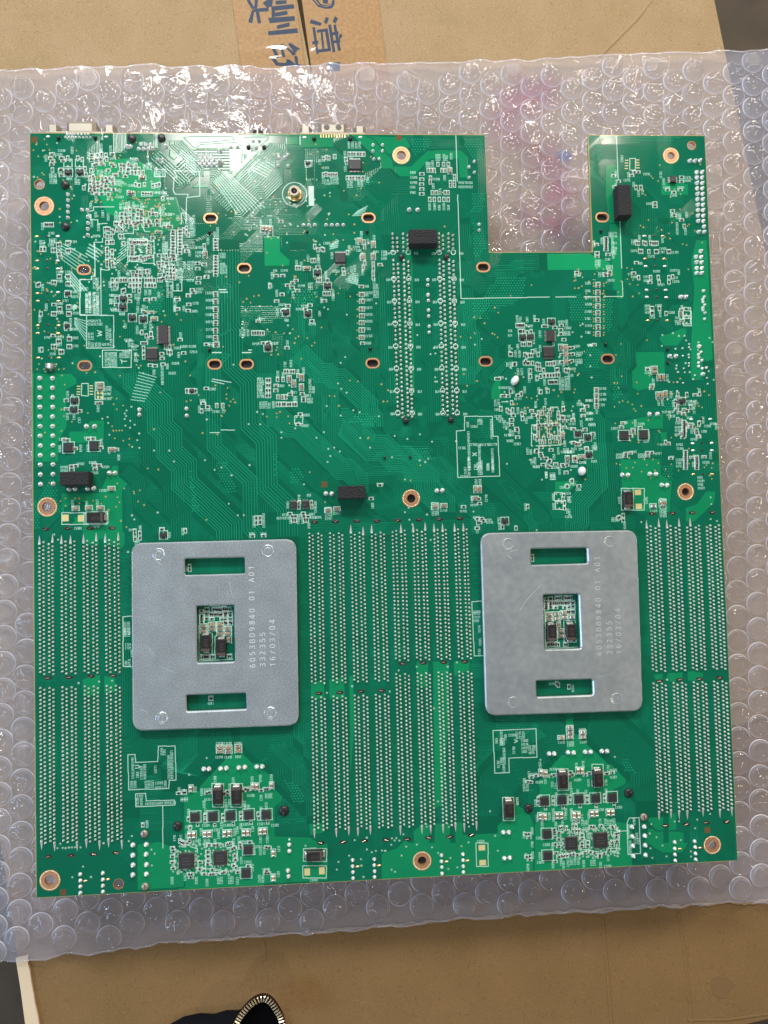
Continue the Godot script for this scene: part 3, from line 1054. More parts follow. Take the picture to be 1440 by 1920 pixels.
func bubble_wrap() -> void:
	var o := thing("bubble_wrap", "clear bubble wrap sheet spread under the green circuit board on the box", "bubble wrap", Vector3(0, -0.0042, 0))
	var far := path(WRAP_FAR)
	var near := path(WRAP_NEAR)
	var wave := noise(14.0, 3, 5)
	var fine := noise(90.0, 2, 6)
	var st := start()
	st.set_smooth_group(0)
	var x0 := -0.222
	var nx := 168
	var nz := 172
	var grid := []
	for i in nx + 1:
		var x := x0 + 0.446 * i / nx
		var za := edge(far, x) + 0.0014 * wave.get_noise_2d(x * 3.0, 0.3) + 0.0008 * fine.get_noise_2d(x, 0.3)
		var zb := edge(near, x) + 0.0016 * wave.get_noise_2d(x * 3.0, 0.7) + 0.0012 * fine.get_noise_2d(x, 0.7)
		var col := []
		for j in nz + 1:
			var z := lerpf(za, zb, float(j) / nz)
			var y := 0.0009 * wave.get_noise_2d(x, z) + 0.0004 * fine.get_noise_2d(x, z) + 0.0006
			var rim := minf(z - za, zb - z)
			y += 0.0009 * exp(-rim / 0.005) * (0.6 + wave.get_noise_2d(x * 5.0, 0.0) * 1.5)
			col.append(Vector3(x, maxf(y, 0.0002), z))
		grid.append(col)
	for i in nx:
		for j in nz:
			quad(st, grid[i][j] * 1000.0, grid[i + 1][j] * 1000.0, grid[i + 1][j + 1] * 1000.0, grid[i][j + 1] * 1000.0, Vector3.UP)
	part("base_film", done(st), M.film, o)
	# the cut hems are doubled film
	for e in 2:
		var h := start()
		h.set_smooth_group(0)
		for i in nx:
			var a: Vector3 = grid[i][0 if e == 0 else nz] * 1000.0
			var b: Vector3 = grid[i + 1][0 if e == 0 else nz] * 1000.0
			var d := Vector3(0, 0.3, 1.0 if e == 0 else -1.0)
			var lift := Vector3(0, 0.2, 0)
			quad(h, a + lift, b + lift, b + d + lift, a + d + lift, Vector3.UP)
		part("hem", done(h), M.rim, o)
	# bubbles: a dozen crumpled shapes, repeated
	var shapes := []
	for k in 12:
		shapes.append(bubble_mesh(k))
	var spare := []
	for k in 12:
		spare.append([])
	var lattice := []
	var tilt := deg_to_rad(2.2)
	for b in range(-24, 25):
		for a in range(-24, 25):
			var p := Vector2(b * 0.01022, (a + (0.5 if b & 1 else 0.0)) * 0.0118).rotated(tilt)
			if absf(p.x) > 0.216 or p.y < edge(far, p.x) + 0.0052 or p.y > edge(near, p.x) - 0.0048:
				continue
			var inside := absf(p.x) < 0.128 and p.y > -0.138 and p.y < 0.138
			var notch := p.x > 0.030 and p.x < 0.112 and p.y < -0.098
			if inside and not notch:
				continue      # squashed flat under the middle of the board, where nothing shows
			lattice.append(p)
	var c := 0
	lattice.sort_custom(func(u, v): return maxf(absf(u.x) / 0.17, absf(u.y) / 0.22) < maxf(absf(v.x) / 0.17, absf(v.y) / 0.22))
	for p: Vector2 in lattice:
		var k := rng.randi() % 12
		var covered := absf(p.x) < 0.146 and absf(p.y) < 0.158 and not (p.x > 0.04 and p.x < 0.102 and p.y < -0.108)
		var squash := rng.randf_range(0.8, 1.08) if rng.randf() > 0.07 else rng.randf_range(0.3, 0.55)
		var t := Transform3D(Basis().rotated(Vector3.UP, rng.randf() * TAU).scaled(Vector3(1, squash, 1)), Vector3(p.x + rng.randf_range(-0.0003, 0.0003), 0.0007 + 0.0009 * wave.get_noise_2d(p.x, p.y), p.y + rng.randf_range(-0.0003, 0.0003)))
		if c < 300 and not covered and absf(p.x) < 0.19 and absf(p.y) < 0.24:
			var m := part("bubble", shapes[k], null, o)
			m.transform = t
			c += 1
		else:
			spare[k].append(t)
	for k in 12:
		if spare[k]:
			many("outer_bubbles", shapes[k], null, o, spare[k])

func bubble_mesh(sd: int) -> ArrayMesh:      # surface 0: the drum-tight cap, surface 1: the stretched wall, surface 2: the welded foot
	var n := noise(0.22, 3, 100 + sd)
	var ridge := noise(0.16, 2, 300 + sd)
	ridge.fractal_type = FastNoiseLite.FRACTAL_RIDGED
	var prof := [Vector2(5.62, 0.0), Vector2(5.36, 0.35), Vector2(5.22, 1.0), Vector2(5.0, 1.75), Vector2(4.62, 2.4), Vector2(4.05, 2.9), Vector2(3.4, 3.25), Vector2(2.7, 3.45), Vector2(2.0, 3.58), Vector2(1.35, 3.66), Vector2(0.65, 3.7), Vector2(0.0, 3.71)]
	var seg := 30
	var dent := Vector2.from_angle(sd * 2.4) * 1.8
	var dent2 := Vector2.from_angle(sd * 4.1 + 1.0) * 2.6
	var ring := []
	for k in prof.size():
		var row := []
		for i in seg:
			var a := TAU * i / seg
			var p := Vector3(cos(a) * prof[k].x, prof[k].y, sin(a) * prof[k].x)
			var w := clampf(prof[k].y / 2.5, 0.0, 1.0)
			var q := n.get_noise_3d(p.x, p.y, p.z)
			var d := exp(-(Vector2(p.x, p.z) - dent).length_squared() / 4.0) + 0.7 * exp(-(Vector2(p.x, p.z) - dent2).length_squared() / 1.6)
			p += Vector3(p.x, 0, p.z) * q * 0.07 * w
			p.y += w * (q * 0.55 + (ridge.get_noise_2d(p.x * 1.7 + sd * 9.0, p.z * 1.1) - 0.2) * 0.75 - d * (0.5 + 0.11 * (sd % 5)))
			row.append(p)
		ring.append(row)
	var mesh: ArrayMesh = null
	for half in 3:
		var st := start()
		st.set_smooth_group(0)
		for k in range([4, 1, 0][half], [prof.size() - 1, 4, 1][half]):
			for i in seg:
				var j := (i + 1) % seg
				var mid: Vector3 = (ring[k][i] + ring[k][j]) * 0.5
				var out: Vector3 = Vector3(mid.x, 0.0, mid.z).normalized() * (prof[k + 1].y - prof[k].y + 0.001) + Vector3.UP * (prof[k].x - prof[k + 1].x)
				tri3(st, ring[k][i], ring[k][j], ring[k + 1][j], out)
				if prof[k + 1].x > 0.001:
					tri3(st, ring[k][i], ring[k + 1][j], ring[k + 1][i], out)
		mesh = done(st, mesh)
	mesh.surface_set_material(0, M.bubble)
	mesh.surface_set_material(1, M.bubble_wall)
	mesh.surface_set_material(2, M.bubble_foot)
	return mesh

# ------------------------------------------------------------------ box and floor
func setting() -> void:
	var fl := MeshInstance3D.new()
	fl.name = "floor"
	var pm := PlaneMesh.new()
	pm.size = Vector2(6, 6)
	fl.mesh = pm
	fl.material_override = M.floor
	fl.position = Vector3(0, -0.34, 0)
	fl.set_meta("kind", "structure")
	fl.set_meta("label", "dark brown floor far below the cardboard box")
	add_child(fl)
	# the box stands turned nine degrees; its own axes: x across the seam, z along it
	var turn := deg_to_rad(9.0)
	var c := Vector3(0.0005, 0, -0.0330)
	var b := thing("cardboard_box", "big brown corrugated cardboard box, top flaps taped along a seam", "box", Vector3(c.x, -0.34, c.z), turn)
	var W := 0.4150
	var D := 0.620
	var top := 0.34 - 0.0055
	for e in [-1.0, 1.0]:      # two flaps that meet at the seam
		var f := flap_mesh(W * 0.5 - 0.0026, D - 0.14, int(e) + 4)
		var o := part("top_flap", f, M.kraft, b, Vector3(e * (W * 0.25 + 0.0004), top, -0.07))
		if e > 0:
			o.rotation.y = PI
	part("near_flap", flap_mesh(W, 0.1399, 9), M.kraft_inner_shaded, b, Vector3(0, top, D * 0.5 - 0.06995))
	for e in [-1.0, 1.0]:
		part("side_wall", box_mesh(Vector3(5.0, (top - 0.004) * 1000.0, D * 1000.0)), M.kraft, b, Vector3(e * (W * 0.5 - 0.0025), 0, 0))
		part("end_wall", box_mesh(Vector3(W * 1000.0 - 10.2, (top - 0.004) * 1000.0, 5.0)), M.kraft, b, Vector3(0, 0, e * (D * 0.5 - 0.0025)))
	part("seam_shadow_flap", box_mesh(Vector3(90.0, 3.0, D * 1000.0 - 12.0)), M.flute, b, Vector3(0, top - 0.03, 0)).set_meta("label", "inner flap showing dark through the seam")
	var inv := b.transform.affine_inverse()
	# rubbed pale edge along the left side, with torn liner
	for q in [[STRIP, "torn_edge", M.kraft_edge, 0.0009], [STAIN, "damp_stain", M.stain, 0.00012]]:
		part(q[1], patch(path(q[0]), q[3]), q[2], b).transform = inv
	for q in rowsof(PRINTS):      # faded prints under the wrap: x z rx rz strength colour
		part(["pink_print", "blue_print"][int(q[5])], blotch(float(q[2]), float(q[3]), float(q[4]), [Color(0.40, 0.02, 0.07), Color(0.0, 0.13, 0.45)][int(q[5])]), M.print, b).transform = inv * Transform3D(Basis(), Vector3(float(q[0]), -0.0053, float(q[1])))
	part("edge_shade_strip", ribbon(), M.flute, b).transform = inv  # shade under the wrap's edge, laid down as a brown strip
	for q in CREASES:      # pressed folds of the liner: low ridges
		var v := path(q)
		var st := start()
		for i in v.size() - 1:
			var d := (v[i + 1] - v[i]).normalized().orthogonal() * 0.0008
			var y := -0.0055
			var p := [Vector3(v[i].x, y + 0.00016, v[i].y), Vector3(v[i + 1].x, y + 0.00016, v[i + 1].y)]
			for s in [-1.0, 1.0]:
				var w := Vector3(d.x, -0.0002, d.y) * Vector3(s, 1, s)
				quad(st, p[0] * 1000.0, p[1] * 1000.0, (p[1] + w) * 1000.0, (p[0] + w) * 1000.0, Vector3.UP)
		part("crease", done(st), M.kraft_inner_shaded if v[0].y > 0.0 else M.kraft, b).transform = inv
	tape(b, inv)

func flap_mesh(w: float, d: float, sd: int) -> ArrayMesh:      # corrugated board with a softly uneven face
	var st := start()
	st.set_smooth_group(0)
	var n := noise(9.0, 3, sd)
	var nx := 40
	var nz := 90
	var g := []
	for i in nx + 1:
		var col := []
		for j in nz + 1:
			var x := (float(i) / nx - 0.5) * w
			var z := (float(j) / nz - 0.5) * d
			var flat := minf(1.0, minf(w * 0.5 - absf(x), d * 0.5 - absf(z)) / 0.02)
			col.append(Vector3(x, 0.00045 * n.get_noise_2d(x, z) * flat - 0.0002, z) * 1000.0)
		g.append(col)
	for i in nx:
		for j in nz:
			quad(st, g[i][j], g[i + 1][j], g[i + 1][j + 1], g[i][j + 1], Vector3.UP)
	st.set_smooth_group(-1)
	block(st, Vector3(0, -4.0, 0), Vector3(w * 1000.0, 3.75, d * 1000.0))
	return done(st)

func blotch(rx: float, rz: float, k: float, c: Color) -> ArrayMesh:      # ink that fades to nothing at its rim
	var st := start()
	var n := noise(1.2, 2, int(rx * 90000.0))
	var seg := 28
	var put := func(r: float, i: int) -> void:
		var a := TAU * i / seg
		var w := 1.0 + 0.5 * n.get_noise_2d(cos(a) * 1.5, sin(a) * 1.5)
		st.set_color(Color(c.r, c.g, c.b, k * (1.0 - r) * (1.0 if r < 0.3 else 0.9)))
		st.add_vertex(Vector3(cos(a) * rx * r * w, 0.00002 * r, sin(a) * rz * r * w))
	for ring in 4:
		for i in seg:
			var r0 := ring / 4.0
			var r1 := (ring + 1) / 4.0
			for e in [[r0, i], [r1, i], [r1, i + 1], [r0, i], [r1, i + 1], [r0, i + 1]]:
				put.call(e[0], e[1])
	return done(st)

func ribbon() -> ArrayMesh:      # brown strip standing for the shade line along the wrap's near edge
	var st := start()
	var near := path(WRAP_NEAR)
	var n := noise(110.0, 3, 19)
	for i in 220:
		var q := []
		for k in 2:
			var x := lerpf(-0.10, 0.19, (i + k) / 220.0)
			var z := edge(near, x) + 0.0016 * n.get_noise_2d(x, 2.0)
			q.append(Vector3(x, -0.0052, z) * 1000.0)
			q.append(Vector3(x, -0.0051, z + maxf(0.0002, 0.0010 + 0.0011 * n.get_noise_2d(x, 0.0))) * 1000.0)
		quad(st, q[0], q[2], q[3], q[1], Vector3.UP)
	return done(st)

func patch(v: PackedVector2Array, lift: float) -> ArrayMesh:      # thin sheet on the box top, outline in world metres
	var st := start()
	var ix := Geometry2D.triangulate_polygon(v)
	for i in range(0, ix.size(), 3):
		tri3(st, Vector3(v[ix[i]].x, -0.0055 + lift, v[ix[i]].y) * 1000.0, Vector3(v[ix[i + 1]].x, -0.0055 + lift, v[ix[i + 1]].y) * 1000.0, Vector3(v[ix[i + 2]].x, -0.0055 + lift, v[ix[i + 2]].y) * 1000.0, Vector3.UP)
	for i in v.size():
		var a := v[i]
		var c := v[(i + 1) % v.size()]
		var o := (c - a).orthogonal()
		quad(st, Vector3(a.x, -0.0055 - 0.0003, a.y) * 1000.0, Vector3(c.x, -0.0055 - 0.0003, c.y) * 1000.0, Vector3(c.x, -0.0055 + lift, c.y) * 1000.0, Vector3(a.x, -0.0055 + lift, a.y) * 1000.0, Vector3(o.x, 0, o.y))
	return done(st)

func tape(b: Node3D, inv: Transform3D) -> void:
	# brown parcel tape with blue printed characters, over the seam
	var v := path(TAPE)      # far left, far right, near right, near left
	var lo := v[0].min(v[3])
	lo = lo.min(v[1])
	var hi := v[2].max(v[1]).max(v[3])
	var k := 9000.0
	var im := Image.create(int((hi.x - lo.x) * k) + 4, int((hi.y - lo.y) * k) + 4, false, Image.FORMAT_RGB8)
	var base := Color(0.29, 0.165, 0.06).linear_to_srgb()
	im.fill(base)
	var n := noise(0.05, 3, 91)
	for y in range(0, im.get_height(), 2):
		for x in range(0, im.get_width(), 2):
			var f := 1.0 + 0.10 * n.get_noise_2d(x, y) + rng.randf_range(-0.03, 0.03)
			im.fill_rect(Rect2i(x, y, 2, 2), Color(base.r * f, base.g * f, base.b * f))
	for q in STROKES:
		var t := path(q)
		for i in t.size():
			t[i] = (t[i] - lo) * k
		fill(im, t, Color(0.003, 0.020, 0.050).linear_to_srgb())
	var m := mat(Color.WHITE, 0.5)
	m.albedo_texture = ImageTexture.create_from_image(im)
	m.texture_repeat = false
	m.clearcoat_enabled = true
	m.clearcoat = 0.6
	m.clearcoat_roughness = 0.05
	m.heightmap_enabled = true
	m.heightmap_texture = crinkle_tex()
	m.heightmap_scale = 0.006
	m.metallic_specular = 0.35
	M.tape = m
	for side in 2:      # torn along the seam: a strip on each flap
		var st := start()
		st.set_smooth_group(0)
		var a0 := v[0] if side == 0 else v[1]
		var a1 := v[3] if side == 0 else v[2]
		var f0 := 0.453
		var b0 := v[0].lerp(v[1], f0 - 0.022 if side == 0 else f0 + 0.022)
		var b1 := v[3].lerp(v[2], f0 - 0.022 if side == 0 else f0 + 0.022)
		var rip := noise(60.0, 2, 95 + side)
		for j in 60:
			for i in 10:
				var q := []
				for e in [[0, 0], [1, 0], [1, 1], [0, 1]]:
					var s: float = (j + e[1]) / 60.0
					var t: float = (i + e[0]) / 10.0
					var p := a0.lerp(a1, s).lerp(b0.lerp(b1, s), t)
					var bump := 0.0006 * exp(-pow((p.y - (-0.2213) + 0.05 * (p.x + 0.03)) / 0.0012, 2.0)) * (0.6 + rip.get_noise_2d(p.x, p.y))
					q.append([Vector3(p.x, -0.0055 + 0.00028 + bump, p.y), (p - lo) * k / Vector2(im.get_size())])
				for t3 in [[0, 1, 2], [0, 2, 3]]:
					for e in t3:
						st.set_uv(q[e][1])
						st.add_vertex(q[e][0])
		var mesh := done(st)
		var o := part("parcel_tape", mesh, m, b)
		o.transform = inv

# ------------------------------------------------------------------ sleeve with a zipper at the near edge
func jacket() -> void:
	var v := path(SLEEVE)
	var mid := Vector2.ZERO
	for p in v:
		mid += p / v.size()
	var o := thing("jacket", "black jacket cuff with a brass zipper lying on the near cardboard", "jacket", Vector3(mid.x, -0.0052, mid.y))
	var st := start()
	st.set_smooth_group(0)
	var n := noise(30.0, 3, 77)
	var rings := 12
	var g := []
	for k in rings + 1:
		var t := float(k) / rings
		var row := []
		for p in v:
			var q := p.lerp(mid, t)
			var h := 0.010 * sqrt(1.0 - pow(1.0 - t, 2.0)) + 0.003 * n.get_noise_2d(q.x, q.y) * minf(1.0, t * 4.0)
			row.append((Vector3(q.x - mid.x, maxf(h, 0.0), q.y - mid.y)) * 1000.0)
		g.append(row)
	for k in rings:
		for i in v.size():
			var j := (i + 1) % v.size()
			quad(st, g[k][i], g[k][j], g[k + 1][j], g[k + 1][i], Vector3.UP)
	part("fabric", done(st), M.cloth, o)
	# opening edged by the zipper: a dark lining inside an arch of metal teeth
	var z := path(ZIP)
	var curve := Curve2D.new()
	for i in z.size():
		var h := (z[(i + 1) % z.size()] - z[i - 1]) / 6.0 if i > 0 and i < z.size() - 1 else Vector2.ZERO
		curve.add_point(z[i], -h, h)
	var ln := start()
	var count := 40
	var y := 0.0125
	var low := z[0].lerp(z[z.size() - 1], 0.5)
	for i in count:
		var a := curve.sample_baked(curve.get_baked_length() * i / count, true)
		var c := curve.sample_baked(curve.get_baked_length() * (i + 1) / count, true)
		tri3(ln, Vector3(a.x - mid.x, y - 0.0008, a.y - mid.y) * 1000.0, Vector3(c.x - mid.x, y - 0.0008, c.y - mid.y) * 1000.0, Vector3(low.x - mid.x, y - 0.004, low.y - mid.y) * 1000.0, Vector3.UP)
		var out := (c - a).orthogonal().normalized()
		if out.dot(a - low) < 0.0:
			out = -out
		var e := out * 0.0012
		quad(ln, Vector3(a.x - mid.x, y - 0.0008, a.y - mid.y) * 1000.0, Vector3(c.x - mid.x, y - 0.0008, c.y - mid.y) * 1000.0, Vector3(c.x + e.x - mid.x, y - 0.0022, c.y + e.y - mid.y) * 1000.0, Vector3(a.x + e.x - mid.x, y - 0.0022, a.y + e.y - mid.y) * 1000.0, Vector3(e.x, 0.001, e.y))
	part("lining", done(ln), M.lining, o)
	var tooth := box_mesh(Vector3(0.8, 1.4, 2.5), 0.3)
	for i in 29:
		var s := curve.get_baked_length() * (i + 0.5) / 29.0
		var a := curve.sample_baked(s, true)
		var c := curve.sample_baked(minf(s + 0.0005, curve.get_baked_length()), true)
		var d := (c - a).normalized() if c.distance_to(a) > 0.00001 else Vector2.RIGHT
		part("zipper_tooth", tooth, M.brass, o, Vector3(a.x - mid.x, y - 0.0006, a.y - mid.y), -d.angle())

# ------------------------------------------------------------------ what stands where, in millimetres on the board or metres in the scene
const POURS := [
	"1 1.2 106.9 16.9 107.1 19 109.3 19 111.6 14.6 113.9 14.7 130.2 10.9 136.5 10.9 145.2 1.3 145.3",
	"1 15.8 132.3 21.5 132.4 24.9 127.8 30.6 127.9 30.5 135.5 22 137.3 15.7 137.2",
	"1 12.1 159.1 27.9 159.5 29.1 158.4 31.4 152.1 34.3 147.5 40 148.2 40.8 150 40.8 155.2 37.9 158.6 37.9 176 38.8 177.1 38.7 181.8 36.7 184 34.5 182.2 20.9 181.3 21 172.6 12.6 171.8",
	"1 75.4 263.7 84.3 263.6 102 282.2 101.9 287.2 104.1 289.1 104 294.1 100.8 296.6 100.5 309.3 115.4 310.5 119.9 313.4 123.1 313.6 122.7 329 95.5 328.9 95.5 330.3 59.4 329.7 58.5 314.4 62 309 62.4 283.1 61.7 281.9",
	"1 42.4 309.8 51.8 309.2 61.9 314.6 61.6 328.5 42.2 328.8",
	"1 227.5 264.9 236.2 263.6 252.7 280.4 252.4 287 256.1 290.6 255.2 294.1 249.9 296.2 249.3 310.1 257.7 311.7 256.9 330.2 212.7 330.5 213.5 309.6 216.3 308.5 216.9 293.5 214.2 287.6 214.4 283 224.3 272.9",
	"1 298.6 49.2 303.6 49.2 303.9 104.2 299.9 108.1 299.7 114 293.4 113.9 294.2 96.2 296.8 71.5 295.9 59.1",
	"2 227 55.3 248.4 55.4 259.4 60.1 261.8 62.9 227.2 62.6",
	"1 97.6 0.4 148.9 0.6 148.8 5.8 98.7 6.2",
	"1 155.9 10.1 158.2 15 167.8 15 175.9 7.6 191.1 7.5 193.8 10.6 193.5 19.9 190.1 19.9 189.8 11.2 176.7 11.3 168.9 19.3 158.1 19.3 155.7 16.8",
	"2 101.5 46.8 108.5 46.9 108.3 53.5 112.4 57.4 112.3 60 101.4 59.9",
	"1 268.3 100.8 281 101 281.5 102.8 281.2 110.8 275.9 110.7 275.3 117.1 268.4 118.5 266 117 266.1 106.9",
	"1 279.4 95.1 280.4 93 282.9 93 290.5 90 292.3 90.7 292.3 92.5 287.7 98 281.4 97.9",
	"1 259 149.8 277.2 149.7 277.6 157 282.4 160.7 280.6 174 258.5 172.7",
	"1 260.2 132.4 279.6 129.1 279.3 135.9 261.3 135.6",
	"1 288.3 172.2 293.4 170.7 298.3 165 302.3 165.1 301.6 170.1 292 178.4 288.1 178.3",
	"1 146.5 318.9 153.3 316.9 164.1 307.2 187.5 307.2 200.1 297.4 211.3 303.7 213.5 309.6 212.7 329.6 146.2 330.2",
	"1 117.6 244.3 136 241.8 136.1 263.5 133.1 290.9 130.8 290.8 132.5 251.8 117.4 251.2",
	"1 164 236.8 187.4 237.6 187.3 241.3 178.9 244.3 173.7 299.6 170.1 300.6 169.3 248.6 163.7 247.2",
	"1 19.8 239.5 25.9 237.4 33.7 238.9 35.2 244.6 30.3 245.5 20.6 246.3",
	"1 265.1 313.9 282.9 316.9 283.2 320.4 279.8 325.1 270.9 324.7 262.9 319.4",
	"1 258.3 291.2 269 295.9 269 307.6 277.9 308 277.6 315.2 268.4 314.8 265.2 310.9 265.6 301.6 258.2 293.1",
	"1 270.1 246.5 288.5 245.6 293.4 246.7 292.7 249.8 271.7 249.7",
	"1 114.9 300.3 115.1 290 118.2 287.9 122.3 308.6 115.8 309.4",
	"0 56.5 1.2 96.5 0.4 96.4 2.8 63.5 6.1",
	"1 60.7 2.9 70.5 1.4 88.4 1.4 89.3 2.8 73.3 4.3 71.9 6.3 60.6 6.3",
	"1 71.9 7.2 74.2 5.1 89.3 4 92.6 5.7 92.4 15 87.6 21.3 80.5 21.7 76.7 24.6 67.8 24.6 66.5 21.3 60.4 20.3 60.6 7.5",
	"1 93.6 1.8 117.8 1.3 117.7 4.7 96.4 5.7",
	"1 78.4 23 89 22.2 96.2 14.9 98 19.3 88.8 29.5 79.4 30.9",
	"2 28.5 13.4 44.8 10.9 56.3 19.3 56 36.2 47.8 40.9 32.9 36.1 27.9 24.1",
	"1 42.2 30.1 63.1 29 66.4 41 55.9 45.7 42 43.3",
	"1 0.2 106.7 1.1 106.7 0.8 143.9 -0.1 143.9",
	"1 206.6 129 204.9 107.2 200.4 119.3 199.3 130.1",
	"1 163.3 48.1 167.4 48.1 166.5 128.3 162.2 128.2",
	"0 168.6 48.6 174.1 48.6 172.4 123.6 167.6 123.5",
	"1 187.5 159.3 192.8 159.4 192.6 167 187.8 166.9",
	"1 228.8 159 244.4 158.6 244.2 163.5 228.6 163.6",
	"2 126.8 163 130.5 163.1 130.8 171.4 127.5 172",
	"1 278 137.6 280.9 137.6 280.8 142 278.3 142",
	"1 257.7 14.7 262.8 13.7 262.1 41.6 258.1 41.6 257.2 26.7",
	"1 258.4 41.6 263.9 41.6 263 76.2 258.7 76.2",
	"1 283.5 21.7 296 22.9 295.8 28 283.2 27.9",
	"1 148.9 0.9 165.8 1.6 168.1 5.7 151 11.9",
	"0 164.2 58.3 166.6 58.4 165 128.3 163.1 128.2",
	"1 139.4 -2.8 151.3 2.6 159.5 11.9 160.5 19.3 151 14.4 146.4 5.8",
	"0 9.2 178.7 11.3 178.7 10.9 307.6 9.1 307.5",
	"0 18.5 178.9 20.5 179 20 308 18.2 307.9",
	"0 27.7 179.2 29.7 179.2 29.1 308.5 27.3 308.4",
	"0 124.4 181.8 126.5 181.8 124.5 313.2 122.2 313.1",
	"0 133.3 182 135.4 182.1 133.2 313.7 130.9 313.5",
	"0 142.5 182.3 144.6 182.3 142.2 314.1 139.9 314",
	"0 151.7 182.5 153.8 182.6 151.3 314.5 149 314.4",
	"0 161.1 182.8 163.2 182.8 160.6 315 158.2 314.9",
	"0 170.3 183 172.5 183.1 169.7 315.5 167.3 315.3",
	"0 179.6 183.3 181.8 183.3 178.8 315.9 176.4 315.8",
	"0 276.4 185.9 278.6 186 274 320.6 271.5 320.5",
	"0 285.7 186.2 288 186.2 283.2 321.1 280.7 321",
	"0 295.1 186.4 297.4 186.5 292.4 321.6 290 321.4",
	"0 203.8 176.8 215.7 178.3 218 181.9 201.2 181.5",
	"0 136.6 153.8 157.9 151.9 157.8 156.7 137.7 157.4",
]
const MAZES := [
	"114.1 183.8 116.5 242",
	"36.9 184 40.8 234.6",
	"189.5 188.3 193.3 240.2",
	"266 188 266.7 240.5",
	"36.8 263.9 52.5 268",
	"111.8 267 114.8 285.5",
	"37.1 277.5 52 296.2",
	"188.1 274.9 197.6 289.2",
	"243.9 264.4 262.8 275.7",
	"101.2 278 114.4 303.6",
	"188.7 284.2 204.3 298.7",
	"93.4 265.1 111.7 271.6",
	"41.3 263 59.3 267.1",
]
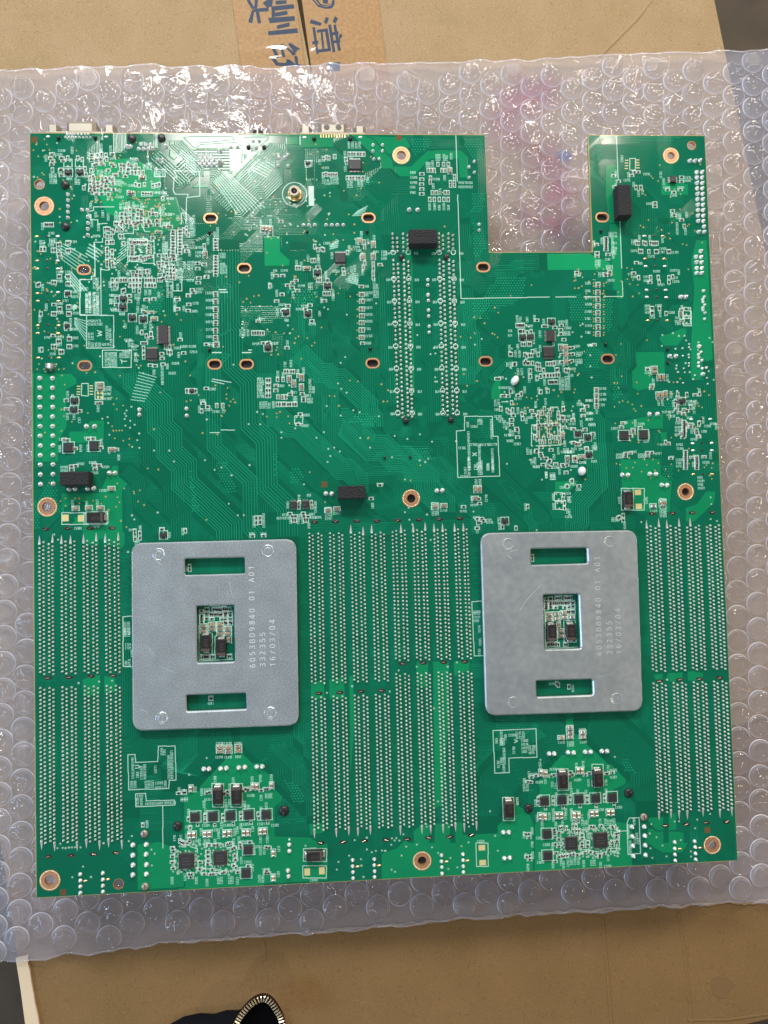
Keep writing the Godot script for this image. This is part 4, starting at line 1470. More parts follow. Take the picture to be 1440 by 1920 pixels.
const BUNDLES := [
	"8 1.23 2 85.6 53.1 85.4 84.2 85.4 88.3 86.6 89.5 86.6 93.7 86.6 104.3 94 111.7 94 122.3 94 130.9 100.5 137.4 100.5 146 100.5 158.9 109.1 167.5 109.1 180.4",
	"6 1.18 2 83.1 60.2 82.9 93.7 82.9 98.3 78 103.2 78 107.8 77.8 122 77.8 140.3 93 155.6 93 173.9 93 176.6 95.1 178.8 95.1 181.4",
	"11 1.08 2 44.6 107.3 44.6 111.2 54.6 121.3 54.6 125.1 54.6 130.8 58.5 134.7 58.5 140.4 58.5 142.1 64.6 148.2 64.6 149.9 64.6 156 83.6 175 83.6 181.1",
	"9 1.04 1 35.5 102.5 35.5 104.3 46 114.9 46 116.7 46 128.7 50.2 132.9 50.2 144.9 59.9 155.1 59.9 166.6 62.9 169.6 62.9 180.6",
	"12 0.75 1 102.5 108.2 101.9 134.2 123.6 156.5 126 157.1 145.4 176.5 147.8 176.5 150.6 179.2",
	"16 0.71 1 123 84.6 123 90.7 125 92.8 125 98.9 125 102.7 127.1 104.8 127.1 108.5 126.7 127.6 126.7 129 145 147.4 145 148.8 158.6 148.8 162.2 152.3 175.8 152.3 176.7 152.3 188.9 164.6 189.8 164.6 189.8 165.9 195.5 171.6 195.5 173 195.9 181.3",
	"10 0.80 1 116.6 53.2 116.6 67.5 119.4 70.3 119.4 84.5 119.4 89.7 115.6 93.6 115.6 98.8 115.6 104.1 129.1 117.6 129.1 122.9 128.7 139.5 130.7 139.5 145.3 154.1 147.2 154.1 154.1 154.1 156.9 156.8 163.7 156.8",
	"12 0.85 1 177.6 133.3 185.3 140.6 185.7 141 202 157.3 220.5 176 220.7 178.5 221.6 179.5 221.6 182",
	"10 0.99 2 245.5 124.8 245.5 130.9 247.8 133.3 247.8 139.4 248.2 156.3 248.2 160 239 169.2 239 172.9 239 176.9 237.4 178.5 237.4 182.5",
	"8 1.06 1 238.6 118.7 240.6 118.7 245.3 113.9 247.4 113.9 253 113.9 254.1 112.9 259.7 112.9 259.7 107.8 264 103.5 264 98.3 264 96.1 269.4 90.7 269.4 88.6 281.1 76.6",
	"10 0.80 1 186.6 262.1 192.3 268.2 199.4 268.9 200.3 268.9 204.7 264.4 205.5 264.4 207.8 264.4 209.2 263.1 211.5 263.1",
	"22 0.71 1 198.4 263.7 207.3 263.7 208.6 264.9 217.4 264.9 217.4 266.6 221.9 271.1 221.9 272.8 219.4 272.8 207.4 284.9 204.8 284.9 197.8 291.5 197.5 294.5 189.9 302 189.9 305",
	"20 0.75 1 240.3 263.8 241.4 263.8 255.5 277.8 256.6 277.8 265.2 286.9 265.2 293.7 267 295.5 267 301.7",
	"22 0.71 1 75.2 263.7 75.2 265.3 61.3 279.2 61.3 280.8 61.3 275.6 60.4 274.6 60.4 269.4 57.7 269.4 55.1 266.8 52.5 266.8 48.2 266.8 42.1 273 37.8 273 37.8 281 36 282.9 36 290.9",
	"18 0.75 1 86.6 263.7 90.8 263.7 98.3 271.2 102.5 271.2 102.5 273.7 106.9 278.1 106.9 280.5 106.9 282.1 118 293.2 118 294.7",
	"12 0.94 1 37.8 218.5 37.8 221.6 40.9 224.6 40.9 227.7 40.9 236 39.3 237.6 39.3 245.9 39 264",
	"8 0.94 1 21.3 84.7 21.3 86.2 26.5 91.4 26.5 93 26.5 94.4 35.4 103.4 35.4 104.8 43 112",
	"9 1.06 1 15.2 81.1 16.8 81.1 19.2 83.5 20.9 83.5 20.9 85.4 24.2 88.7 24.2 90.6 24.2 91.4 32.1 99.3 32.1 100.1 33.1 100.1 37.9 104.9 38.9 104.9",
	"8 0.90 1 137 -0.3 137 2.5 150.8 16.4 150.8 19.3 155.6 19.3 160.5 24.2 165.2 24.2 174.8 24.7",
	"6 0.99 1 191.3 41.4 191.4 53.6 197.9 60.6 200.6 61 202.6 63 205.2 63 212.8 63 214.7 61.1 222.4 61.1",
	"9 0.75 1 190.7 58.5 190.7 61.1 192.9 63.3 192.9 65.8 194.1 65.8 197.8 69.5 198.9 69.5 201.4 69.5 205 65.9 207.5 65.9 210.1 65.9 214.9 61.1 217.5 61.1",
	"9 0.94 1 139.9 26.6 142.9 26.6 145.3 24.2 148.3 24.2 149.4 24.2 156.7 31.5 157.7 31.5 157.8 46.1",
	"7 1.04 1 158.3 53.4 158.3 62.8 155.3 65.8 155.3 75.2 155.4 96.9 155.4 103.6 159 107.2 159 113.8 159 118.9 164.5 124.4 164.5 129.4",
	"7 0.94 1 171 70.5 171 81.8 172.7 83.5 172.7 94.7 172.7 100.8 175.2 103.2 175.2 109.2 175.2 130.8",
	"6 0.99 1 191.6 70.7 192.3 85.3 192.3 88.6 198 94.2 198 97.5 200.3 97.5 202.8 100 205.1 100",
	"9 0.80 1 124.6 16.9 129.3 16.9 131.7 19.3 136.5 19.3 150.5 33.6 151.6 33.9 154 36.4 155.2 36.4",
	"9 0.85 1 74.5 41 74.5 46.5 75.5 47.5 75.5 53 75.5 56.2 81.1 61.8 81.1 65 81.1 68.7 83.3 70.9 83.3 74.6",
	"12 0.75 1 91.2 89 92.8 89 97.6 93.8 99.3 93.8 99.3 98.8 101.4 100.9 101.4 105.8 101.4 113.1 103.3 115.1 103.3 122.4",
	"8 0.80 1 139.8 75.1 139.8 81.3 141.8 83.3 141.8 89.6 141.8 92.1 146.3 96.6 146.3 99.2 145.8 118.4 145.8 124.5 147.8 126.5 147.8 132.7",
	"7 0.85 1 10.6 83.4 10.6 87.6 13.9 90.9 13.9 95.2 16.1 95.2 18.5 97.6 20.7 97.6",
	"6 0.99 1 5.7 52.7 12.1 52.7 12.1 55.7 13.1 56.8 13.1 59.8 13.1 66.4 14.1 67.4 14.1 74",
	"8 0.85 1 271 19.2 271 27.8 276.3 33.1 276.3 41.6 275.8 54 275.8 54.8 281.7 60.7 281.7 61.5",
	"6 0.94 1 283.9 41.7 283.9 50.2 286.8 53.1 286.8 61.6 287.4 76.4",
	"7 0.94 1 302.2 108.6 302.2 120.3 301 121.4 301 133.1 301 138.9 304.1 142 304.1 147.8",
	"10 0.80 1 256.3 76.1 255.7 90.9 255.7 91.6 261.6 97.5 261.6 98.3 261.6 105.8 259.6 107.8 259.6 115.3",
	"10 0.80 1 197.2 46.3 197.2 49.5 199.4 51.7 199.4 54.9 202.9 54.9 206.7 58.6 210.2 58.6 224.9 58.7",
	"5 0.94 1 192.5 3.2 199.9 2.4 200.5 11.8 199.9 46.3",
	"9 0.75 1 102.5 270.1 102.5 270.9 111.5 279.9 111.5 280.8 111.5 288.2 117.4 294.1 117.4 301.5",
	"8 0.80 1 190.8 169.3 195.4 169.3 196.9 170.8 201.5 170.8 202.5 170.8 213.5 181.8 214.4 181.8",
	"9 0.75 1 143.1 132.6 143.9 132.6 156.1 144.8 157 144.8 171.2 145.1 184.9 158.5",
	"6 0.94 1 158.3 140.1 162.5 140.1 164.7 142.2 168.9 142.2 172.9 142.2 174.6 140.5 178.5 140.5 178.5 146.7 182.8 151 182.8 157.2",
	"8 1.30 1 63.2 20.5 64.3 20.5 72.8 12.1 73.9 12.1 86.8 12.1",
	"8 1.08 2 82.9 32.6 95.5 20.5 96.6 20.5 102.7 14.5",
	"7 0.99 2 88.7 35 90.5 35 98.9 26.6 100.7 26.6 101.8 26.6 109.1 19.3 110.3 19.3",
	"8 0.99 2 78.4 19.3 80.1 19.3 84.9 24.2 86.6 24.2 88.9 24.2 101 12 103.3 12 103.3 10.8 108.2 5.9 108.2 4.7",
	"5 1.18 2 54.1 9.7 62.9 18.1 63.3 18.8 66.7 22.3 66.7 23",
	"6 0.99 2 63.5 3.6 63.5 4.4 70.4 11.3 70.4 12.1 70.4 14.6 72.6 16.8 72.6 19.3",
	"6 0.94 1 74.1 65 74.1 68.4 76.8 71.1 76.8 74.5 76.9 107.8 76.9 112.2 82.4 117.7 82.4 122.1",
	"10 0.71 1 114.9 74.9 114.9 81.6 115.8 82.5 115.8 89.3 115.8 91.3 112.8 94.3 112.8 96.4 113.5 106",
	"6 0.75 1 8.6 177.5 8.6 175.8 15.4 169 15.4 167.3 16.6 167.3 18.8 165.1 20 165.1",
	"8 0.75 1 39.4 149.3 44.6 154.1 45.4 161.1 45.4 165.1 53.8 173.5 53.8 177.5",
	"8 0.75 1 113.8 175.6 133.8 175.6 136.1 177.9 156 177.9 194.1 177.7",
	"5 0.83 1 204.4 157.7 204.4 159.1 209 163.7 209 165 216 172.2 216 175.9 218 177.9 218 181.5",
	"6 0.94 1 149.6 65.5 149.6 68.7 152.9 72 152.9 75.2 152.9 84.3 154.1 85.4 154.1 94.5 154.1 107.8 156.4 110.1 156.4 123.3",
	"3 0.94 2 201.1 112.5 210.6 103",
	"5 0.83 1 197.3 118 199.1 119.2",
	"3 1.18 1 172.1 76.6 175.8 72.3",
	"14 0.85 2 133.7 130.1 134.5 130.1 146.7 142.2 147.5 142.2 152.1 142.2 157.1 147.3 161.6 147.3 170.9 156.7 170.9 160.8 177.6 167.5 177.6 171.4",
	"12 0.80 2 144.8 157.6 142 157.6 135.9 151.4 133.2 151.4 114.8 132.6 110.4 132.1 105.4 127.1 100.9 127.1",
	"10 1.04 1 189.6 94.9 189.6 101.2 191.5 103.2 191.5 109.5 191.5 112.8 183.9 120.5 183.9 123.8 184.8 123.8 194.6 133.6 195.6 133.6 195.6 132.6 200.6 127.5 200.6 126.5",
	"12 0.94 1 62.4 74.4 62.4 82.3 65.5 85.5 65.5 93.4 65.5 98.7 61.8 102.4 61.8 107.6 61.8 113.1 65.1 116.3 65.1 121.8 65.1 124 82 141 82 143.2 82 147.3 100 165.3 100 169.4",
	"12 0.90 1 218.9 158.1 209.5 148.5 209.5 144.4 202.8 137.6 202.8 133.7 200.5 133.7 198 131.2 195.6 131.2",
	"10 0.94 2 115.6 98.8 124.8 108.3 128.2 108.5 130.7 111 134.2 111 145.7 122.8 145.7 126.9 147.8 129 147.8 132.7",
	"9 0.94 1 38.2 70.6 38.2 80.9 40.2 82.9 40.2 93.1 40.2 97.2 46.2 103.2 46.2 107.3",
	"12 0.90 2 196.3 75.6 196.3 77.2 189.9 83.6 189.9 85.3 189.9 91.6 191.8 93.5 191.8 99.8 191.8 105.6 189 108.5 189 114.3",
	"10 0.94 1 251.2 141.9 251.2 148.9 254.2 151.9 254.2 158.9 254.8 173.3 256.5 173.3 262.7 179.6 264.4 179.6",
	"7 0.94 1 166.4 147.4 168.5 147.4 178.3 157.2 180.4 157.2 180.4 159.1 183.8 162.5 183.8 164.4 185.3 164.4 192.7 171.8 194.3 171.8",
]
const COMBS := [
	"9 85.5 16.9 102.9 33.8 88.7 36.2 79.6 21.7",
	"6 14.4 49.1 24.6 55.1 21.1 63.4 10.9 55.1",
	"4 25.4 49.2 30.4 52.3 28 57.5 23.5 54.6",
	"7 18.6 82.3 24.3 83.5 23 92.9 18.6 85.8",
	"10 46.2 106.2 53.7 108.6 47.8 120.3 42.1 119.5",
	"6 140.1 63 143 63.5 142.8 69.1 137.1 67.8",
	"4 131.4 49.7 134.5 48.5 133.7 52.1 130.4 52.8",
	"6 39.1 50.4 41.9 48.1 41.8 55.2 36 59.9",
	"5 17.7 62.2 24.4 70.5 18.7 70.5 14.2 64.5",
	"6 65.8 7.3 72.7 12.1 71.4 19.3 63.4 12.1",
	"6 103.3 12 106.8 14.4 103.1 20.5 96.1 16.9",
	"6 143.7 35.1 148.1 32.7 145.6 37.6 140.8 37.6",
	"5 18.7 76.4 19.8 77 18.1 79.3 17.5 78.1",
	"6 130 51.5 131.8 51.8 134.5 48.5 133.7 47.9",
	"6 136.8 66.6 142.4 69.1 142.7 66.4 140.7 63.3",
]
const GRIDS := [
	"1.27 168.5 2 177.4 2 177.3 5 170.4 9.4 168.3 8.2",
	"1.27 191.6 1.5 201.1 1.4 201 11.8 195.9 11.8",
	"1.27 195.2 26.6 200.8 26.6 200.5 35.3 194.9 36.5",
	"1.27 195.2 40.2 199.8 40.2 201.1 52.4 195.6 58",
	"1.27 205.6 65.9 218.5 66 216.9 75.8 199.7 82.9 194.9 79.2",
	"1.27 193.8 75.6 202.3 76.9 200.8 85.4 194.7 85.3",
	"1.27 264.3 0 293.2 -0.2 293.1 2.1 264.1 4.2",
	"1.27 254.4 -0.8 256.7 2.2 255.1 11.7 253.4 11.7",
	"1.27 237.9 73.5 258.7 76.2 256.9 90.9 238.6 85.8",
	"1.27 245.6 95.6 252.8 100.6 250.1 107.9 243.9 107.8",
	"1.27 257.4 110.4 261.9 120.3 256.9 122.6",
	"1.27 8.9 148.7 11 162.6 13.2 167.2 0.6 166.9 0.6 163.5",
	"1.27 6.2 312.9 11.7 312.1 18.2 324.6 1.6 329.3 1.1 311.5",
	"1.27 27.2 312.9 38.4 312.3 38.2 324.6 32.7 322 27.2 317.3",
	"1.27 78.5 146.7 83.1 146.8 87.4 160.9 84 160.9 79.5 154.9",
	"1.27 110.5 149.7 115.6 151 116.6 155.7 110.7 158",
	"1.27 103.4 143.7 104.8 143.7 105 154.3 103.8 154.3",
	"1.27 104.5 285 111.3 287.6 114.5 296.8 108.6 303.4 107.8 292",
	"1.27 254 282.4 257.6 283.7 261 289.7 255 288.3",
	"1.27 254.5 301.1 261.8 300.2 260.3 306 254.3 305.7",
	"1.27 209.2 294.3 214 294.6 215 299.2 210.3 299",
	"1.27 66.9 148.8 71.2 168.7 67.7 168.6",
	"1.27 142.1 125.5 150.3 128 147.8 132.7 136 130.1",
	"1.27 164.2 142.6 171.3 142.7 174.7 147.5 165.2 147.3",
	"1.27 143.5 26.6 150.8 21.7 148.4 19.3 141.2 19.3",
	"1.27 280.4 120.6 285.5 118.2 285.1 128 280.1 127.9",
	"1.27 277.8 152.1 283.3 152.3 282.9 160.7 278.8 158.2",
	"1.27 0.2 166.9 3.1 167 3 173.9 0.5 173.8",
	"1.27 295 317 301.1 317.3 302.4 326.7 295.8 327.6",
	"1.27 112.7 70.1 123.3 71.3 123.1 78.6 114.9 78.5",
	"1.27 49.7 69.6 57.8 70.8 55.3 81.5 50.7 79.1",
]
const LINES := [
	"2 188.9 0 188.9 21.7",
	"2 188.7 30.6 188.9 27.9",
	"2 188.9 30.8 188.9 75.5 229.2 75.2",
	"2 232.1 75.2 241.5 75.1",
	"2 245.2 75.2 250.4 75.1",
	"2 254.3 75.1 263.2 75.1 263.3 68.3",
	"2 263.3 62.1 263.2 39.1",
	"2 263.2 21.7 263.2 0",
	"2 188.7 128.8 201.3 129 201.3 138 203.6 138.1 203.7 156 184.8 156.1 184.9 135.3 188.5 135.1 188.7 128.8",
	"2 38.9 271.9 42 271.9 42.1 275.3 51.5 275.4 51.7 268.9 58.9 269 59 283.5 56.1 283.6 56 286.9 39 286.7 38.9 271.9",
	"2 41.9 288.5 46.1 288.6 46.3 291.8 58.3 291.9 58.4 294.1 41.9 294 41.9 288.5",
	"2 53.3 294.4 53.1 311.9",
	"2 197 268.2 216.1 268.2 216.1 280.6 203.5 280.5 203.6 286.7 197.1 286.7 197 268.2",
	"2 41.3 212.9 37.5 213 37.4 234.4 41.7 234.6",
	"2 193.7 211.3 189.3 211.4 189.6 235.4 194.1 235.4",
	"2 23.7 81.4 35.3 81.6 35.1 96 23.6 95.9 23.7 81.4",
	"2 30.4 97 42.7 97.1 42.6 104.6 30.3 104.5 30.4 97",
	"2 20.9 81.4 21.1 65.5 26.1 65.6 26.1 64.2 27.5 64.2 27.6 49.9",
	"2 30 81.5 30 61.3 33.7 61.4",
	"2 20.9 81.4 30 81.5",
	"2 27.3 33.3 36.1 33.3",
	"2 27.3 33.3 27.3 34.8 24.8 35.4 24.8 36.5 26.1 36.9 26 38.9 29.1 39.1 29.1 40.8 33.1 40.6",
	"2 40.1 45.2 44.3 45.2 44.3 43.4 46.4 43.5 46.4 42.6",
	"2 30.9 47.3 30.9 49 27.2 49 27.5 58.4 27.4 64.2 25.9 64.2 25.9 65.7 21 65.6 20.8 81.2 35 81.6",
	"2 41.9 47.5 50.1 47.6 50.1 48.6 53.2 48.7 53 58.6 48.2 58.5 47.8 57.9 41.8 57.6 41.9 47.5",
	"2 56.3 37 56.2 42.2",
	"2 47.5 40.4 49.3 44.3 51.4 44.3",
	"2 65.3 40.9 65.3 36.2 67.4 36.2 67.5 31.8",
	"2 58.4 65.5 58.3 67 61.1 67 61.2 70.9 65 70.9 65.1 62.1 60.5 62.1",
	"2 62.4 16.9 73.5 17.2 73.6 28.4 68.3 29 68.4 27.5 62.8 27.5 62 25.7 62.4 20.2 63.5 19.9 62.4 16.9",
	"2 67.7 29 67.3 41",
	"2 54 16.3 58.6 16.3 58.6 19.6 53.9 19.6 54 16.3",
	"2 219 133.2 231.7 132.9",
	"2 219 133.2 218.6 142.7 219.2 142.8",
	"2 220.6 142.8 232 142.6 232.3 133.1",
	"2 226.3 126.1 231.2 125.3 231.4 126.4",
	"2 255.5 311.2 256.4 309.1 261 309.1 261 324.6 255.3 324.8 255.5 311.2",
	"2 251.8 314.5 255.3 314.5",
	"2 250.4 311.5 250.6 313.9 251.9 314.1 251.5 321.9 248.1 321.7 248 318.1",
	"2 233.9 312.8 234.1 314.5 236 314.8 236.1 317.5 238.3 317.7 237.9 321.8 235.3 321.7",
	"2 233.1 323.7 235.7 323.4",
	"2 67.5 314.6 67.5 312.9 64.6 312",
	"2 74.4 323.4 77.2 323.5",
	"2 69.5 320.3 69.7 321.4 73 321.7",
	"2 80.2 313.1 84.3 313.3 84.3 315.4",
	"2 71.1 313.4 70.9 322.5",
	"2 82.2 320.3 84.2 319 84.3 315.8",
	"2 56.2 317.5 57.8 317.6 57.8 314.1",
	"2 12.3 167.5 31.4 168 31.3 173.1 12.3 172.6 12.3 167.5",
	"2 21.6 167.8 21.6 172.8",
	"2 258.9 162.7 269.5 163 269.1 172.8 258.6 172.5 258.9 162.7",
	"2 264.4 162.8 264.2 172.7",
	"2 112.7 315.1 122.7 315.6 122.6 321.1 112.5 320.5 112.7 315.1",
	"2 112.3 322.4 122.4 322.9 122.2 328 112.2 327.5 112.3 322.4",
	"2 200.2 297.4 205.1 297.5 205.1 307.5 200.1 307.4 200.2 297.4",
	"2 187.8 316.5 193 316.7 192.9 326.8 187.8 326.6 187.8 316.5",
	"2 74.2 285.7 79.2 286 79 296 74.3 295.7 74.2 285.7",
	"2 82.1 286.1 87.2 286.3 87 296.3 82.1 296.1 82.1 286.1",
	"2 224.7 286.2 229.8 286.3 229.7 295.6 224.6 295.6 224.7 286.2",
	"2 240.6 284.9 245.7 285 245.5 294.5 240.3 294.4 240.6 284.9",
	"2 69.8 217.7 69.7 233.2 84.2 233",
	"2 76.4 232 76.6 222.9 77.1 222.6 82 222.7",
	"2 73.9 221.2 75.5 221.3 75.4 230.5 70.4 230.5",
	"2 70.3 232.6 76.6 232.5",
	"2 83.8 218.7 83.7 225.9",
	"2 75.2 209.7 81.9 209.8",
	"2 222 215.9 221.7 233.4 236.4 233",
	"2 230.2 230.8 230.4 221.2 235.4 221.2 235.6 222.2",
	"2 230.4 230.8 235.6 230.8 235.6 229.8",
	"2 227.1 230.4 227.1 221.2",
	"2 222.4 230.3 227.1 230.4",
	"2 21.3 111.4 24.1 111.4 24 116.9 21.2 116.8 21.3 111.4",
	"2 269.1 11 271.7 11 271.4 16.4 268.9 16.4 269.1 11",
	"2 14.7 11.8 18.2 11.8 18.2 15.4 14.7 15.4 14.7 11.8",
	"2 19.7 11.8 23.1 11.8 23.1 15.4 19.6 15.4 19.7 11.8",
	"2 113.2 127.2 116.7 127.3 116.6 130.8 113.1 130.8 113.2 127.2",
	"2 228.2 163.9 231.9 164 231.8 167.6 228.1 167.5 228.2 163.9",
	"2 228.6 167.9 232.2 168 232.1 171.6 228.5 171.5 228.6 167.9",
	"2 290.8 80.5 294.6 80.6 294.4 84.3 290.6 84.2 290.8 80.5",
	"2 290.6 84.5 294.4 84.5 294.2 88.2 290.5 88.2 290.6 84.5",
	"2 28.3 88.3 30.2 88.9 28.5 89.5 30.2 90.1 28.3 90.6",
	"2 38.6 101.9 40.6 102",
	"2 38.6 101.4 38.6 102.7",
	"2 191.9 145.4 193.5 146.6",
	"2 193.5 145.4 191.8 146.6",
	"2 41.9 276.6 43.3 276.6 43.8 277.2 43.3 277.7 41.9 277.7",
	"2 206.3 272.6 207.7 273.3 206.3 273.9",
	"2 46.5 52.1 47.5 52.5 46.7 52.9 48.3 53.5 47.1 53.8",
	"2 219.6 137.3 220.9 138.7",
	"2 221 137.3 219.6 138.7",
	"2 27.1 110.9 30.3 110.9 30.3 118.7 27 118.6 27.1 110.9",
	"2 77.5 110.4 85.6 111.9",
	"2 77.3 111.3 82.6 112.6",
	"2 81 132.9 86.8 133",
	"1 76.2 134 80.1 134",
	"2 205.8 122.5 208.6 122.5",
	"2 208 122.2 208.6 122.5 208 122.8",
	"2 291.2 82 294.8 82.2 294.6 89.1 290.9 89.1 291.2 82",
	"2 291 85.6 294.8 85.7",
	"2 125.6 168 128.3 168.1 128.3 170.6 125.5 170.5 125.6 168",
	"2 172.7 167.1 175.8 167.2 175.7 170.1 172.6 170.1 172.7 167.1",
	"2 276.5 167.8 279.3 168 279.2 172.4 276.4 172.4 276.5 167.8",
]
